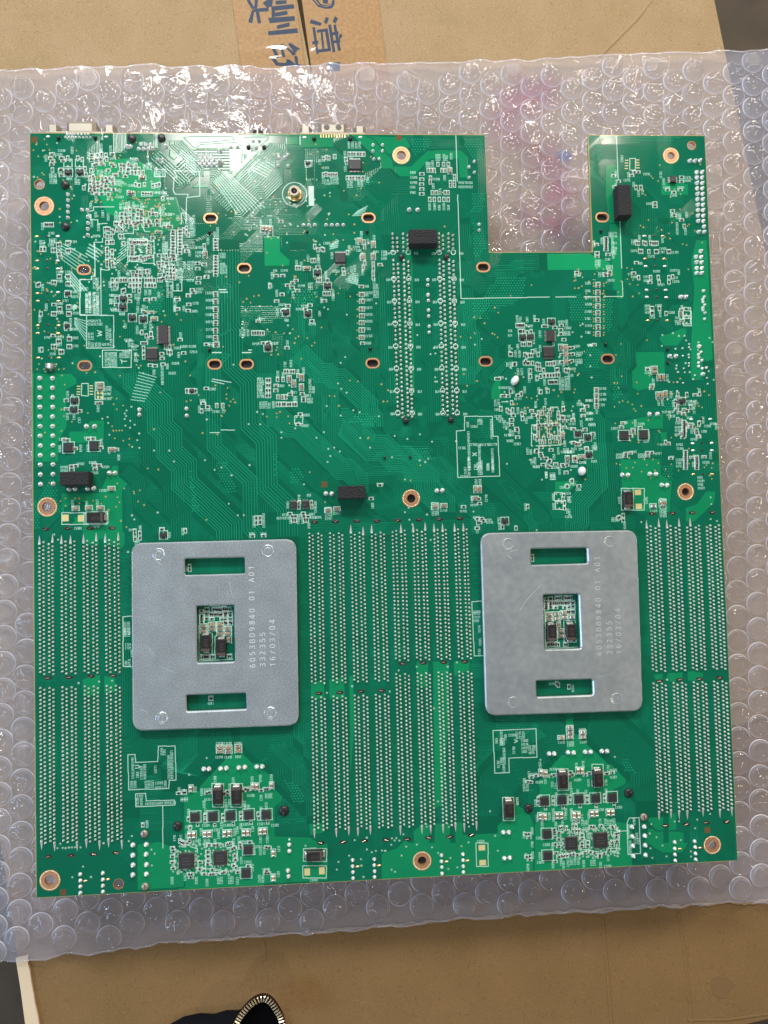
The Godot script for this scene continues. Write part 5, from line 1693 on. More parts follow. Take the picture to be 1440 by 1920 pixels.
const VIAS := "15.5 12.4 3|17.4 12.4 3|16.4 14.8 3|20.5 12.4 3|22.3 12.4 3|21.4 14.8 3|114 127.8 3|115.9 127.8 3|114.9 130.2 3|229.1 164.5 3|231 164.6 3|230 167 3|229.4 168.5 3|231.4 168.5 3|230.3 170.9 3|291.6 81.1 3|293.6 81.2 3|292.5 83.6 3|291.5 85.1 3|293.5 85.1 3|292.4 87.6 3|2.2 3.1 3|162.9 1.6 3|257.2 3.4 3|11.1 328.2 3|125.5 157.9 3|291.7 316 3|142.2 73.2 1|142.2 76.3 1|142.1 79.9 1|142 82.9 1|141.9 86.1 1|141.8 89.3 1|141.7 92.7 1|249.9 68.9 1|249.8 70.2 1|254.6 69 1|254.5 70.2 1|249.7 72.4 1|249.7 73.6 1|254.4 72.4 1|254.4 73.7 1|249.6 75.5 1|249.6 76.7 1|254.3 75.5 1|254.3 76.7 1|249.5 78.7 1|249.4 79.9 1|254.2 78.7 1|254.1 79.9 1|249.4 82 1|249.3 83.2 1|254.1 82 1|254 83.2 1|249.2 85.1 1|249.2 86.4 1|253.9 85.2 1|253.9 86.4 1|249.1 88.5 1|249.1 89.7 1|253.8 88.5 1|253.7 89.7 1|249 91.5 1|248.9 92.7 1|253.7 91.6 1|253.6 92.8 1|38.6 25 1|35.3 13.7 1|30.5 11.2 1|39.9 19.9 1|36.7 13.5 1|28.2 10.7 1|34.1 25.4 1|29.1 19.7 1|31.7 24.5 1|27.7 10.5 1|37.4 27.8 1|33.3 30 1|35.8 14.9 1|37.1 11.7 1|32 24.5 1|34.6 20.5 1|36.8 10.8 1|37.5 19.4 1|34.5 28.6 1|39.3 13.9 1|35.4 23.6 1|27.9 14.8 1|38.8 26.8 1|26.2 31 1|27.5 11.4 1|35.9 23.3 1|31.6 17.5 1|31.3 26.3 1|32.9 12.6 1|25.1 26.1 1|35.2 29 1|" \
	+ "40 21.7 1|27.1 20.2 1|36.8 15.4 1|31.1 12.6 1|33 19.9 1|35.4 27 1|39.5 24.1 1|29.1 20.4 1|28.7 24.9 1|36.8 28.8 1|38.4 11.3 1|36.6 18 1|36.7 9.7 1|29.2 30 1|27.1 10.4 1|27.1 24.6 1|36.8 10.1 1|25.7 19 1|26.5 27.1 1|33.5 16.7 1|29.7 12.7 1|32.5 16.7 1|25.5 21.5 1|36.2 10.3 1|26.7 30.7 1|37.4 19.2 1|28.7 30.3 1|25.2 21.1 1|26.9 14.1 1|30.4 13.3 1|34.4 13.3 1|39.8 15.5 1|34 23.4 1|27.1 26.3 1|31.5 19 1|30 19.4 1|28.4 22.6 1|27.7 10.8 1|35.1 13.2 1|49.7 34.8 1|39.9 30.5 1|57.5 37.2 1|44.2 29 1|58.8 31.8 1|54.5 33.2 1|49.5 31.4 1|57 32.6 1|50.5 38.1 1|56.2 33.4 1|56.6 38.7 1|53.5 39.9 1|41.1 34.9 1|47.1 30.7 1|44.8 33.5 1|41.8 33.7 1|55.5 32.3 1|59 38.5 1|55.5 34.7 1|49.6 35.4 1|41.7 31.3 1|54.2 30.2 1|52.4 36.4 1|56.8 29.2 1|53.9 36.3 1|50.5 35 1|51.1 37.2 1|49.1 38.4 1|51.8 40.2 1|51.5 29.7 1|42.9 33.9 1|59.9 29.2 1|55.9 31.4 1|45.8 29.3 1|55.9 36.3 1|57.7 40.3 1|48.3 40.6 1|40 40.1 1|44.8 29.4 1|41.6 40.5 1|46.1 33.2 1|56.4 40.1 1|52.4 35.7 1|49.9 30.1 1|42.3 33 1|56.2 34 1|60 37 1|47.6 37.9 1|50.9 31.4 1|53.9 32.8 1|46.5 39.1 1|58.3 37.2 1|60.4 32 1|41.9 32.5 1|56.4 38.5 1|41.4 40.3 1|41.4 33.9 1|43.6 36.8 1|51.7 36.5 1|53.1 35.5 1|48.3 31.7 1|49.8 36.1 1|44.9 34 1|41.5 39.6 1|" \
	+ "46.7 34 1|42.9 32.5 1|51.4 35.7 1|48.9 32.9 1|41.9 38.4 1|46.7 29.9 1|59.7 30.6 1|50.7 29.8 1|43.7 34.6 1|47.7 39.8 1|58.4 36.4 1|56.4 39 1|39.8 37 1|42.2 33 1|47.4 38.1 1|51.8 34.2 1|5.4 17.9 1|3.4 20 1|8.5 14.7 1|12.9 19.6 1|6 18.7 1|3.7 10.5 1|3.3 19.9 1|14.5 17.8 1|4.3 20.8 1|7.5 5.1 1|14.4 21.1 1|2.9 5.1 1|6.2 10.8 1|11.2 13.2 1|36 58.2 3|45.7 65.7 3|63.1 62 3|34.7 55.3 3|36.1 56.5 3|35.7 66.6 3|36.7 61.3 3|44.1 54.8 3|50.4 68.2 3|36.4 60.2 3|42.5 49.3 3|64.6 61.1 3|41.5 58 3|39.8 50.4 3|61.5 49.8 3|44.1 68 3|37.8 46.1 3|41.3 59.1 3|44.1 68.3 3|32.5 51.4 3|30.4 58.8 3|33.9 53.1 3|49.1 50.4 3|40.9 65.8 3|44.8 57.3 3|53 47.8 3|57.1 62.2 3|28.1 47.9 3|59.6 52.6 3|54.9 50 3|55.6 58.7 3|30.6 53.6 3|55.3 48.1 3|58.9 66.8 3|36.4 52.6 3|37.2 69.4 3|40.5 47.3 3|26.4 46.6 3|27.3 63.1 3|63.2 55.5 3|42.7 47.4 3|40.7 68 3|45.8 61.2 3|51.7 53.5 3|38.5 47.5 3|39.3 49.7 3|33.6 60.3 3|27.3 61.2 3|51 54.8 3|28.2 52.9 3|42.1 65.2 3|24.9 66.6 3|64.3 49 3|50.7 50 3|31.2 66.6 3|53.1 47.4 3|36 66 3|50 53 3|46.2 64.7 3|49.8 51.8 3|30.2 60.6 3|42.3 55.3 3|53 48.1 3|48.1 56.6 3|62.8 64.2 3|41.9 51.3 3|33.7 60.9 3|53.3 51.9 3|42.6 61.8 3|56.7 57.3 3|35.6 66.7 3|49.4 62.4 3|45.9 59 3|32.1 46.2 3|" \
	+ "47.3 57.2 3|58.2 66.6 3|45 60.1 3|48.6 47.1 3|35.3 58.1 3|35.6 54.5 3|55.5 52.7 3|31.3 68.3 3|24.8 57.2 3|29.9 68.5 3|40.8 52.4 3|57.5 59.9 3|42.4 67.5 3|45.2 53.5 3|51.9 64.6 3|24 59.3 3|58.7 42.6 1|55 41.7 1|52.6 38.9 1|44.3 47.7 1|60.6 38.2 1|48.1 42.2 1|59 41 1|46.6 41.1 1|63.3 43.9 1|64.7 38.6 1|49.6 36.9 1|64.9 40.7 1|57.2 38.8 1|46.4 42.8 1|56.4 45.8 1|61.6 44.9 1|64 42.5 1|44.4 41.2 1|54.6 38.4 1|48.6 38.2 1|63.8 47 1|54.7 39.6 1|45.9 45.3 1|59.7 43.5 1|54.5 43.6 1|57.5 47 1|63.1 38.6 1|58.7 41.5 1|55.3 47.8 1|59.7 38.6 1|56 46.8 1|48.1 40.9 1|45.1 36.8 1|48.4 46.6 1|52.9 45.4 1|46.9 40.7 1|48.5 37.7 1|64.2 37.9 1|65.5 39.5 1|55.9 38.6 1|10 97 1|5.2 51.2 1|4.5 71.5 1|11.6 96.1 1|12.8 80.1 1|11.8 90.7 1|10.9 58.1 1|8.7 89.5 1|12.7 48.4 1|11.6 105 1|3.5 84.4 1|10.5 72.2 1|11.7 84.1 1|3.8 79 1|10.1 103.7 1|10.8 88.6 1|7.2 96.4 1|12.7 90.2 1|12.7 75.6 1|5.9 106 1|10.7 68.3 1|12.8 61.9 1|8.5 99.9 1|5.4 104.9 1|6.8 69.7 1|8.3 105.5 1|1.5 78.7 1|7.4 80.6 1|50.1 79.4 1|5.6 88.2 1|20.7 57.2 1|21.3 62.2 1|22.6 94.6 1|3 86.8 1|50 103.4 1|57.2 94.7 1|56.1 90.2 1|5.8 79.1 1|57 64.8 1|19.8 75.8 1|39.7 84.1 1|62.6 81.3 1|56.6 98.4 1|38.4 56.8 1|24.5 75.3 1|10.5 86.7 1|27.1 106.4 1|" \
	+ "56.3 72.4 1|7.1 70.3 1|53.6 80.1 1|2.5 104.9 1|44.9 103.6 1|38.1 101.3 1|20.2 77.8 1|57.4 81.7 1|33.5 57.9 1|32.7 100.8 1|26.9 63.5 1|46.7 103.8 1|8.5 56.1 1|21.3 54.8 1|50.8 75.9 1|61 58.9 1|1.2 60.4 1|19.8 83.6 1|37.9 91 1|3.3 102.5 1|19.3 68.6 1|28.1 65.4 1|28.2 69 1|44.8 81.7 1|64.3 83.9 1|25.6 78.2 1|30.2 54.9 1|23.4 106.8 1|55.2 57.8 1|28.5 67.7 1|59.6 71.6 1|40.8 59.2 1|26.1 77.2 1|17.5 60.6 1|51.6 82.6 1|23.4 62.6 1|64 53.5 1|44.3 70.1 1|13 61.2 1|123.7 73.9 0|106.9 72.1 0|108.6 69.9 0|112.9 76 0|122.9 75.8 0|105 69 0|116.2 68.9 0|111.6 71.8 0|122.5 67.9 0|108.7 68 0|114.5 70.1 0|123.8 79.7 0|111.4 71.4 0|112.3 67.9 0|119.1 76.8 0|106.6 75.9 0|106.8 78.4 0|117.8 77 0|123.4 74.8 0|124 72 0|111.5 72.6 0|120.9 71.4 0|112.7 70.6 0|124.7 77.8 0|120.7 73.4 0|109.4 68.3 0|120.1 76.8 0|124.5 70.4 0|118.6 68.9 0|114.6 75.9 0|104.5 69.4 0|120 78.8 0|111.2 70.5 0|117.5 67.8 0|119.3 67.7 0|124.5 74 0|111.9 70.9 0|108.9 77.7 0|116.8 73.1 0|118.9 74.8 0|95 48.5 3|111.8 28.8 3|96.9 35.8 3|115.4 31.9 3|124.3 30 3|120.5 30.7 3|113.4 41.5 3|123.8 41.1 3|96.2 37.2 3|100.1 32.7 3|113 40.9 3|122.1 42.4 3|116.5 42.1 3|111.5 49.5 3|131.1 27 3|87.1 30.6 3|93.3 45.6 3|103.1 46.8 3|124.5 41.3 3|" \
	+ "101.5 31.3 3|110.7 41.9 3|119.5 41.4 3|123.8 48.8 3|94.3 39.8 3|95 43.9 3|98.5 46.6 3|98.3 42 3|100.4 29.3 3|97.1 41.2 3|128.5 46.2 3|103.1 46.1 3|89.3 36.1 3|130.3 36.5 3|126 50.5 3|128.7 28.1 3|130.7 36.3 3|113.2 31.5 3|121 32.9 3|109 30.8 3|105.4 46.1 3|116.8 30.5 3|103.3 46.6 3|124.5 49 3|111.5 45.6 3|116 33.5 3|130.4 36.7 3|107.6 47.2 3|94 46.2 3|107.8 38.5 3|114.7 32.4 3|123.5 65.9 1|123.2 48.2 1|119.1 57.6 1|132.9 64.1 1|114.5 64.7 1|114.5 65.4 1|141.8 48.1 1|118.9 45 1|144.6 70.2 1|132.1 49.4 1|119.3 44.2 1|146 57.4 1|154.1 60.1 1|144.8 54.4 1|123.4 48.7 1|134.5 70.3 1|150.4 53.9 1|145.1 62.2 1|114.1 74.5 1|122.3 60.8 1|124 74.1 1|123.3 64.6 1|132.3 45.7 1|133.8 72.6 1|123.6 56.6 1|122.9 57.3 1|126.6 68.5 1|123.8 52.6 1|123.3 72.3 1|144.6 74.9 1|223.4 135.3 1|225.2 134.8 1|230.2 125.4 1|230 141.3 1|223.5 130.3 1|223.6 142.4 1|225 130.8 1|224.5 132.8 1|230.2 132 1|223.3 140.6 1|228.6 132.1 1|223.5 126.3 1|225.9 135.3 1|223.7 138.4 1|229.9 131.6 1|233.6 141.4 1|225.6 132.9 1|234.3 124.8 1|227.8 138.8 1|234.5 126.6 1|228.8 126 1|234.5 126.8 1|229.2 137 1|228.4 132.1 1|224.4 137.5 1|227.9 134.6 1|224.5 138.2 1|222.4 136.4 1|226.9 143.1 1|227.8 135.4 1|232.8 142.1 1|" \
	+ "225.5 128.9 1|228.3 129.4 1|225.3 136.4 1|233.9 135.2 1|234.2 133 1|230.4 133.6 1|223 127.8 1|225 134.5 1|233 127.5 1|226.3 137.8 1|231.6 132.9 1|224.6 142.7 1|233.8 137.2 1|228.9 141.2 1|227.8 127.7 1|226.9 126.7 1|228.2 125.9 1|227.7 137.4 1|226.5 136.2 1|247 102 3|225.5 128.8 3|220 105.7 3|225.4 134.3 3|218.9 137 3|240.9 110.9 3|221 125.2 3|220.9 140.3 3|213.6 97.4 3|233.5 145.8 3|219.3 88.5 3|236.3 145.4 3|221.9 120.1 3|241.8 130 3|207.2 150.5 3|219.7 111.5 3|228.3 110.5 3|217.7 100.5 3|210.5 107.3 3|240.5 106.3 3|218.2 100.7 3|241.5 144.4 3|236.9 107.4 3|207.1 118 3|246.7 91.8 3|210.2 107 3|233.2 135.9 3|211.2 98.4 3|219.4 149.9 3|214.8 127.7 3|244.1 87.5 3|238.1 125.1 3|207.4 134.8 3|225.3 132 3|227.9 131.5 3|236.2 141.3 3|241.1 122.6 3|244.2 131 3|243.3 93.4 3|225.9 129.3 3|235.9 131.1 3|246.9 106.9 3|234.6 99.1 3|221.4 96.2 3|229.8 117.5 3|247.3 112.1 3|222.7 132.6 3|218.1 87.8 3|216 111.5 3|229.3 136.5 3|213 136.8 3|239.3 91.3 3|208.1 112.1 3|232.6 92.7 3|219.9 94.4 3|243 88.2 3|230.1 106.8 3|232.7 102.6 3|239.2 150.7 3|237.5 127.1 3|216.4 128 1|233 118.5 1|239.6 109.2 1|219.4 121.1 1|229.6 112.7 1|212.5 109.7 1|225.1 109.2 1|239.4 117.4 1|212.8 123.6 1|213.7 118.7 1|" \
	+ "217.1 120.6 1|231.6 120.3 1|238.9 118.8 1|226.6 109.9 1|215 117.9 1|222.1 121.7 1|237.7 108.1 1|214.7 126.2 1|230.8 110.5 1|211.4 123.7 1|223.3 129 1|229.3 117.6 1|225.8 116.7 1|217.5 125.3 1|225.3 128 1|241.4 110.4 1|262.6 75.4 1|263.2 71.6 1|241.1 71.2 1|262.8 68 1|244.9 66.1 1|268.3 67.5 1|243.1 65.3 1|243 62.4 1|242.6 71.2 1|256.7 62.4 1|267.8 75.1 1|253.8 73.7 1|252.2 70.2 1|246.1 76 1|243 71 1|270.8 66.1 1|241.6 67.4 1|265.6 67.1 1|267.7 66.2 1|244.4 70.2 1|240.9 67.8 1|246.3 73.7 1|261.2 73 1|255.8 68.6 1|254.7 62.5 1|267.6 64 1|265.7 62 1|268.1 62.4 1|241.3 66.1 1|270.8 73.7 1|254.9 74.6 1|266.7 69.4 1|247.8 68.1 1|241.4 64.8 1|251.6 61.9 1|244.1 64.2 1|250.5 64.6 1|270.4 69.8 1|258.8 64.9 1|246.2 75.1 1|300 17 1|289.5 38.3 1|270.3 48.9 1|300.9 32.1 1|271.8 12.5 1|294 51.4 1|275.7 28 1|299.6 19.1 1|287.6 41 1|279.5 20.2 1|291.6 34.7 1|292.2 27.5 1|294.9 42.5 1|285.9 45.9 1|271.4 52.8 1|301.3 35.1 1|302.4 45.7 1|301.4 50.3 1|302.8 16.8 1|274.1 43 1|283 14.1 1|284.1 47.7 1|302.2 39.7 1|298.2 44.9 1|278.7 19.2 1|275.1 47.3 1|291.8 38.9 1|276.7 39.6 1|302.2 13.6 1|282 21.4 1|273.4 49.2 1|293.2 42.9 1|289.6 25.4 1|286.4 48.4 1|274.8 26.2 1|295.7 41.7 1|282.6 44.3 1|272.7 42.3 1|" \
	+ "297.5 36.6 1|297.9 20.7 1|257.1 151.5 1|268.6 155.3 1|285.4 139.5 1|277.8 137.6 1|268 114.7 1|282.9 140.2 1|296 135.1 1|272.6 131.9 1|266.9 127.7 1|271.1 152.2 1|301.4 120.9 1|282.8 114.5 1|301.8 142.4 1|276.4 151.6 1|263.6 123.5 1|291.8 128.4 1|272.7 158.3 1|284.3 120.1 1|259.5 117 1|288.4 139.1 1|297.7 154 1|257.3 125.7 1|262.1 157.9 1|272 148.4 1|272.8 130 1|268.1 138.2 1|301 159.4 1|281.4 142.8 1|288.2 150.5 1|290.6 135.8 1|276.7 143.1 1|259 114.8 1|295.7 139.7 1|263.1 149.1 1|265.7 151.1 1|257.3 133.3 1|301.7 152.3 1|281.5 129.9 1|299.2 119.4 1|301.1 154.3 1|261.2 111.7 1|285.1 114.8 1|258.2 139.5 1|277.2 136.9 1|269.6 139.5 1|274.7 154.8 1|295.9 124.6 1|299.5 119.2 1|274 149.8 1|274.1 111.6 1|266.3 138.3 1|261.1 123.1 1|293 148.2 1|282.4 152.3 1|300.7 157 1|258.7 151.9 1|265.5 124.7 1|261.6 153.6 1|272.8 138.5 1|291 145.4 1|267.7 141.9 1|284.9 139 1|294.5 135.6 1|290.5 121.7 1|300.1 157.7 1|296.3 117.9 1|290.6 152.1 1|296.4 126 1|279.7 154.5 1|282.4 131.6 1|264.6 153.4 1|264.9 139.5 1|270.2 149.8 1|259.6 123.6 1|269.7 125.5 1|288.3 113.3 1|257.6 114.8 1|268.2 119.8 1|298.7 153 1|263.4 147 1|266.2 126.7 1|265.4 133.1 1|274 116.6 1|263.9 141.2 1|290.3 130.3 1|277 122.7 1|" \
	+ "285.7 155.1 1|280.9 157.8 1|279 122.9 1|290.1 148.2 1|283.4 105.9 3|297.6 96.6 3|302.9 94.7 3|304.2 96.6 3|290.5 110.4 3|291.8 95.7 3|291.1 106.1 3|280.4 98 3|297.7 98.9 3|291.2 93.6 3|292.9 110.3 3|293.7 99.9 3|288.6 93.5 3|283.1 114.6 3|303.9 114.1 3|285.8 92.3 3|284.6 103.6 3|301.8 110 3|280.9 93.1 3|297.3 100.1 3|60.4 314.1 3|56.7 318.2 3|61.5 318.5 3|66 310.7 3|61.9 321.3 3|66.9 322.8 3|61.7 318.3 3|61.7 317.5 3|68.1 322.1 3|58.9 315.7 3|59.4 321.6 3|64 313.7 3|63 318.5 3|62.6 313.5 3|60.4 313.8 3|61 318.2 3|67.4 321.1 3|70 321.4 3|59.4 318.6 3|60.8 322.2 3|65 316.7 3|65.6 318.3 3|69.6 323.7 3|67.8 319.7 3|64.2 317.1 3|64.6 314.2 3|69.2 322 3|66.6 319.2 3|62 310.7 3|60.6 318.6 3|70.7 316 3|58 317.8 3|61.2 311.6 3|67.8 316.2 3|65.7 314.6 3|67 316.7 3|62.3 319.4 3|61.8 318.7 3|68.2 317.9 3|57 319 3|64.2 319.7 3|66.7 315.7 3|62.5 321.6 3|64.7 322.8 3|59.3 322.6 3|57.7 318.5 3|66.8 315.4 3|67.2 321.7 3|68.1 322.1 3|58 317.2 3|58.9 322.3 3|64.1 319.1 3|65.8 311 3|69.9 321.2 3|67 317.2 3|61.6 320.9 3|58.3 312.6 3|59 320.3 3|62.5 311.8 3|64.8 319.5 3|59.4 313.4 3|59.2 313.2 3|70.8 317.9 3|69.9 323.5 3|63.1 320.4 3|59.6 322.7 3|66.9 311.3 3|66.1 319.5 3|65.5 311.1 3|62.2 311.2 3|" \
	+ "63.7 318.4 3|62.7 317.1 3|61.1 320.1 3|66.2 318 3|66.9 320.8 3|57.7 311.4 3|64.4 318.2 3|58.3 317.7 3|65.4 318.7 3|57.8 320.3 3|69.2 323.7 3|67.1 311.8 3|64.6 323.6 3|68.8 323.1 3|66.9 313.9 3|66.8 316.8 3|70.6 318 3|60.6 320.5 3|63.2 319.6 3|57.1 311.7 3|63.2 322.8 3|59.3 313.7 3|60.2 320.5 3|67.4 317.7 3|69.5 312.9 3|57.6 319.3 3|70.6 311.1 3|68.9 322.5 3|57.9 314.5 3|68.7 311 3|69.1 315.2 3|61.7 320.7 3|64.2 311.3 3|59.5 314.9 3|60 311.4 3|64.8 322.9 3|59.1 320.4 3|70.2 311 3|61.9 311.6 3|57.1 314.9 3|70.5 312.4 3|67.7 320.3 3|62.9 321.1 3|57.4 320.2 3|60.2 321.9 3|67 317.8 3|65 318.3 3|70.3 311.1 3|59 322.9 3|68.8 319.1 3|59 322.4 3|67.3 322.2 3|59.6 319.3 3|59.1 322.9 3|60.3 320.8 3|62.1 316.4 3|64.1 321.8 3|67.1 312.6 3|57.1 321.9 3|66.7 317.7 3|78 311.5 3|73.3 318.7 3|78.5 316.2 3|71.4 312.2 3|71 323.4 3|82.8 312.1 3|76.3 323.6 3|78.4 312.4 3|83.7 316.7 3|82.2 321.2 3|78.5 311.6 3|78 317.7 3|80.3 320.2 3|80.9 320.4 3|73.7 322.2 3|74.5 324.1 3|77 323.7 3|75.7 317.1 3|80.4 324.3 3|78.1 316.6 3|74.2 313.8 3|75.8 322.1 3|81.7 314.6 3|71.6 310.7 3|80.2 315.9 3|77.4 312.8 3|73.3 320.2 3|75.3 312.8 3|81.1 315 3|82.7 322 3|72.5 313 3|84.4 315.2 3|76.3 323.2 3|77.2 316.7 3|" \
	+ "72.7 317.3 3|72.7 323.4 3|74 321.7 3|82.7 321.6 3|77.2 322.2 3|71.6 312 3|82.2 320 3|71 319.9 3|74 315 3|72.6 319.8 3|78.4 320.5 3|74.9 311 3|71.4 317.5 3|74.3 324.2 3|73.2 317.9 3|75.7 315.3 3|83.3 315.7 3|79.1 322.8 3|83.6 320.2 3|71.9 317.3 3|73.1 319.9 3|83.5 320 3|80.5 313.4 3|74.8 318.7 3|82.6 318.7 3|81.4 316.3 3|75.3 322.2 3|78.3 314 3|77.1 321.2 3|77.5 311.1 3|79.1 318.9 3|71.3 319.9 3|78.8 322.8 3|81.4 322.7 3|84.1 317.5 3|79.4 322.1 3|72 311.7 3|74.9 320.6 3|71.2 316.6 3|79.5 312.4 3|82 323 3|78.6 314 3|73.7 320.7 3|72.3 318.7 3|75.4 324.2 3|78.4 315.5 3|73.3 311.9 3|79.9 315.1 3|74.5 319.7 3|80 319.8 3|70.9 321 3|80.9 324.5 3|83.6 321.7 3|83.5 319 3|78.5 315.4 3|75.3 317.2 3|82.9 313.9 3|76.3 320.6 3|77.9 320.4 3|76.1 320.5 3|72 318.1 3|82.7 311.3 3|71.3 312.2 3|76.2 323.5 3|73.1 322.7 3|80.9 311.7 3|78.4 320.3 3|72.4 315.1 3|81.4 318.7 3|82.5 322.6 3|76.3 312 3|79.8 322.8 3|80.6 318.3 3|81.9 323.2 3|77.1 316.1 3|81 311.2 3|73.2 318.6 3|72.3 311 3|70.9 320 3|74.2 319.1 3|79.8 321.9 3|77.4 314.9 3|81.2 312 3|84.2 323.8 3|79.6 312.4 3|83.3 317.6 3|83.9 317.1 3|80.3 313.5 3|84 318.1 3|79.7 319.3 3|77.6 317 3|76.3 322.3 3|72.3 311.5 3|82.3 320.6 3|80.6 323.2 3|82.9 312.7 3|" \
	+ "228.6 312.8 3|233.4 321 3|232.1 320.8 3|227.1 316.8 3|232.7 313.9 3|224.7 319.9 3|229.9 318.6 3|230.8 322.3 3|235.4 323 3|229.6 315.9 3|235.1 313.1 3|231.3 316.3 3|228.7 319 3|227.8 324.6 3|234.3 321.8 3|234.7 319 3|233.1 324 3|234.2 322.7 3|235.9 313.2 3|227.5 319 3|233.9 315.1 3|233.8 317 3|229.7 321.7 3|230.6 322.8 3|234.5 323.3 3|226.4 318.6 3|229.2 323.2 3|228.7 314.2 3|227.8 320.6 3|227.5 319.2 3|225.4 316.8 3|234.1 316.7 3|225.4 321.2 3|233.5 317 3|230.2 322.6 3|232.6 317.4 3|227.2 316.9 3|226.5 313.8 3|225.5 321 3|227.8 322.7 3|227.6 316.8 3|230.6 316.5 3|226.6 323.5 3|234.3 321 3|235 324.5 3|226 313.5 3|226.3 318 3|227.5 312.8 3|233.5 321.5 3|231.7 324.1 3|230.1 322.2 3|224.9 318.4 3|229.5 313.4 3|235.4 314 3|231.3 315.8 3|224.9 323 3|233.3 321.1 3|231.2 321.9 3|227.2 323.4 3|231 318.2 3|226.9 313.2 3|235.3 317.8 3|225.1 322.1 3|227.8 321.3 3|225.8 319.3 3|232.9 319.8 3|232.3 314.9 3|233.7 316.2 3|229.5 314.1 3|229 323.4 3|232.7 316.2 3|233.3 320 3|232.8 314.5 3|225.7 320.9 3|228.5 323.1 3|232 313.2 3|229.6 315.1 3|227.3 319.7 3|227.8 321 3|225.1 318.2 3|231.7 324.6 3|232.9 320.2 3|225.4 315.1 3|235.5 316.4 3|228.9 316.7 3|229.9 317.5 3|233.8 323.6 3|232.8 319.8 3|" \
	+ "231.4 322.6 3|231.6 313.1 3|229.3 316 3|233.8 323.2 3|230.5 323.6 3|224.6 317.8 3|227.1 321.6 3|228.6 324.6 3|226.3 316.4 3|229.1 315.7 3|233 317.6 3|224.8 319.8 3|234.1 316.4 3|228.3 318 3|226.8 320.1 3|229.2 312.9 3|228.6 317.1 3|225.7 322.6 3|234.3 319.4 3|231.1 321.1 3|227 318.9 3|228.9 321.8 3|234.6 314.4 3|231.4 322.7 3|231.7 315.6 3|235.6 317.6 3|231.8 317.5 3|234.5 321.5 3|225.7 317.9 3|233.7 325.1 3|235.4 323 3|230.6 319.8 3|230.2 319.9 3|230.7 315.5 3|231.3 319.7 3|233 314.9 3|229.3 321.3 3|225.4 323.7 3|232.4 313 3|234.9 317.4 3|226 319 3|227.9 322.1 3|250.3 320.9 3|245.6 313.2 3|245 313.2 3|247.5 323.3 3|240.5 317.4 3|236.8 321.9 3|241.9 322.9 3|236.4 321.9 3|238.5 314.7 3|244.7 313.8 3|237.8 320.2 3|241.9 319.4 3|247.6 324.2 3|250.4 325.2 3|251.2 312.9 3|247.6 312.4 3|250.6 314 3|243 322.7 3|239.3 316.6 3|242.9 317.5 3|251.6 322.3 3|239.2 323.8 3|246.5 321.3 3|248.1 315.2 3|240.4 320.6 3|249.2 315.8 3|239.4 325.4 3|237.9 313.2 3|239.2 312.1 3|237.3 320.6 3|241.3 313.4 3|251.7 314.9 3|240.5 316.7 3|238.9 321 3|243.3 322.2 3|243 315.4 3|248.1 314.4 3|249.6 314.8 3|245.3 315.1 3|238.6 323.9 3|246.8 319.1 3|244.6 321.9 3|238.2 316.8 3|244.3 312.7 3|238.4 312.6 3|" \
	+ "240.9 325 3|249.1 318.8 3|237.4 324.8 3|246.4 316.9 3|244 315.4 3|239.8 312.7 3|245.2 316.9 3|250.9 313.2 3|249.1 323.7 3|249.2 324.9 3|245.5 323.5 3|246.7 319.5 3|250.3 322.4 3|244.1 320.4 3|244.8 319.4 3|244.2 321.9 3|245.1 316.6 3|239.3 314.8 3|245.3 320.5 3|237 313.9 3|246.1 313.8 3|246.3 324.5 3|248.5 323 3|245.3 315.1 3|248.5 316.1 3|250.7 325.4 3|245.7 320 3|239.3 317.1 3|239.7 313.1 3|238.2 322 3|244.8 312.4 3|251.2 324 3|236.7 320.8 3|240 320.6 3|242.6 324.3 3|244.7 323.7 3|244.1 313 3|241.1 313.9 3|251 315.6 3|249 318 3|247.4 312.8 3|238.3 313 3|247.9 318.1 3|238.7 315.9 3|247.9 320 3|246.2 321.6 3|237.6 324.5 3|236.7 324.9 3|243.2 314.5 3|250.3 321.6 3|246.8 314.7 3|238 322.3 3|240.5 313 3|242.2 318 3|245.9 318.9 3|244.9 315.2 3|240.1 324.5 3|247.1 322.6 3|249 316.3 3|239.4 312.2 3|240.3 313.6 3|250.6 324 3|241.5 321.6 3|249.6 323.1 3|237.8 312.8 3|244.4 314.7 3|252 314.2 3|250.4 320.5 3|241.8 312.8 3|250.9 317.8 3|246.5 314.9 3|248.1 315.5 3|246.6 312.9 3|248 320.6 3|243.5 314.7 3|238 322.7 3|236.8 313.2 3|246.6 317.6 3|241.2 319.7 3|242.1 321.7 3|250.4 313.7 3|245.8 317.5 3|244 324 3|248.7 316.6 3|242.5 313.5 3|244.5 320.8 3|246.5 316.4 3|240.8 321.4 3|238.6 315 3|" \
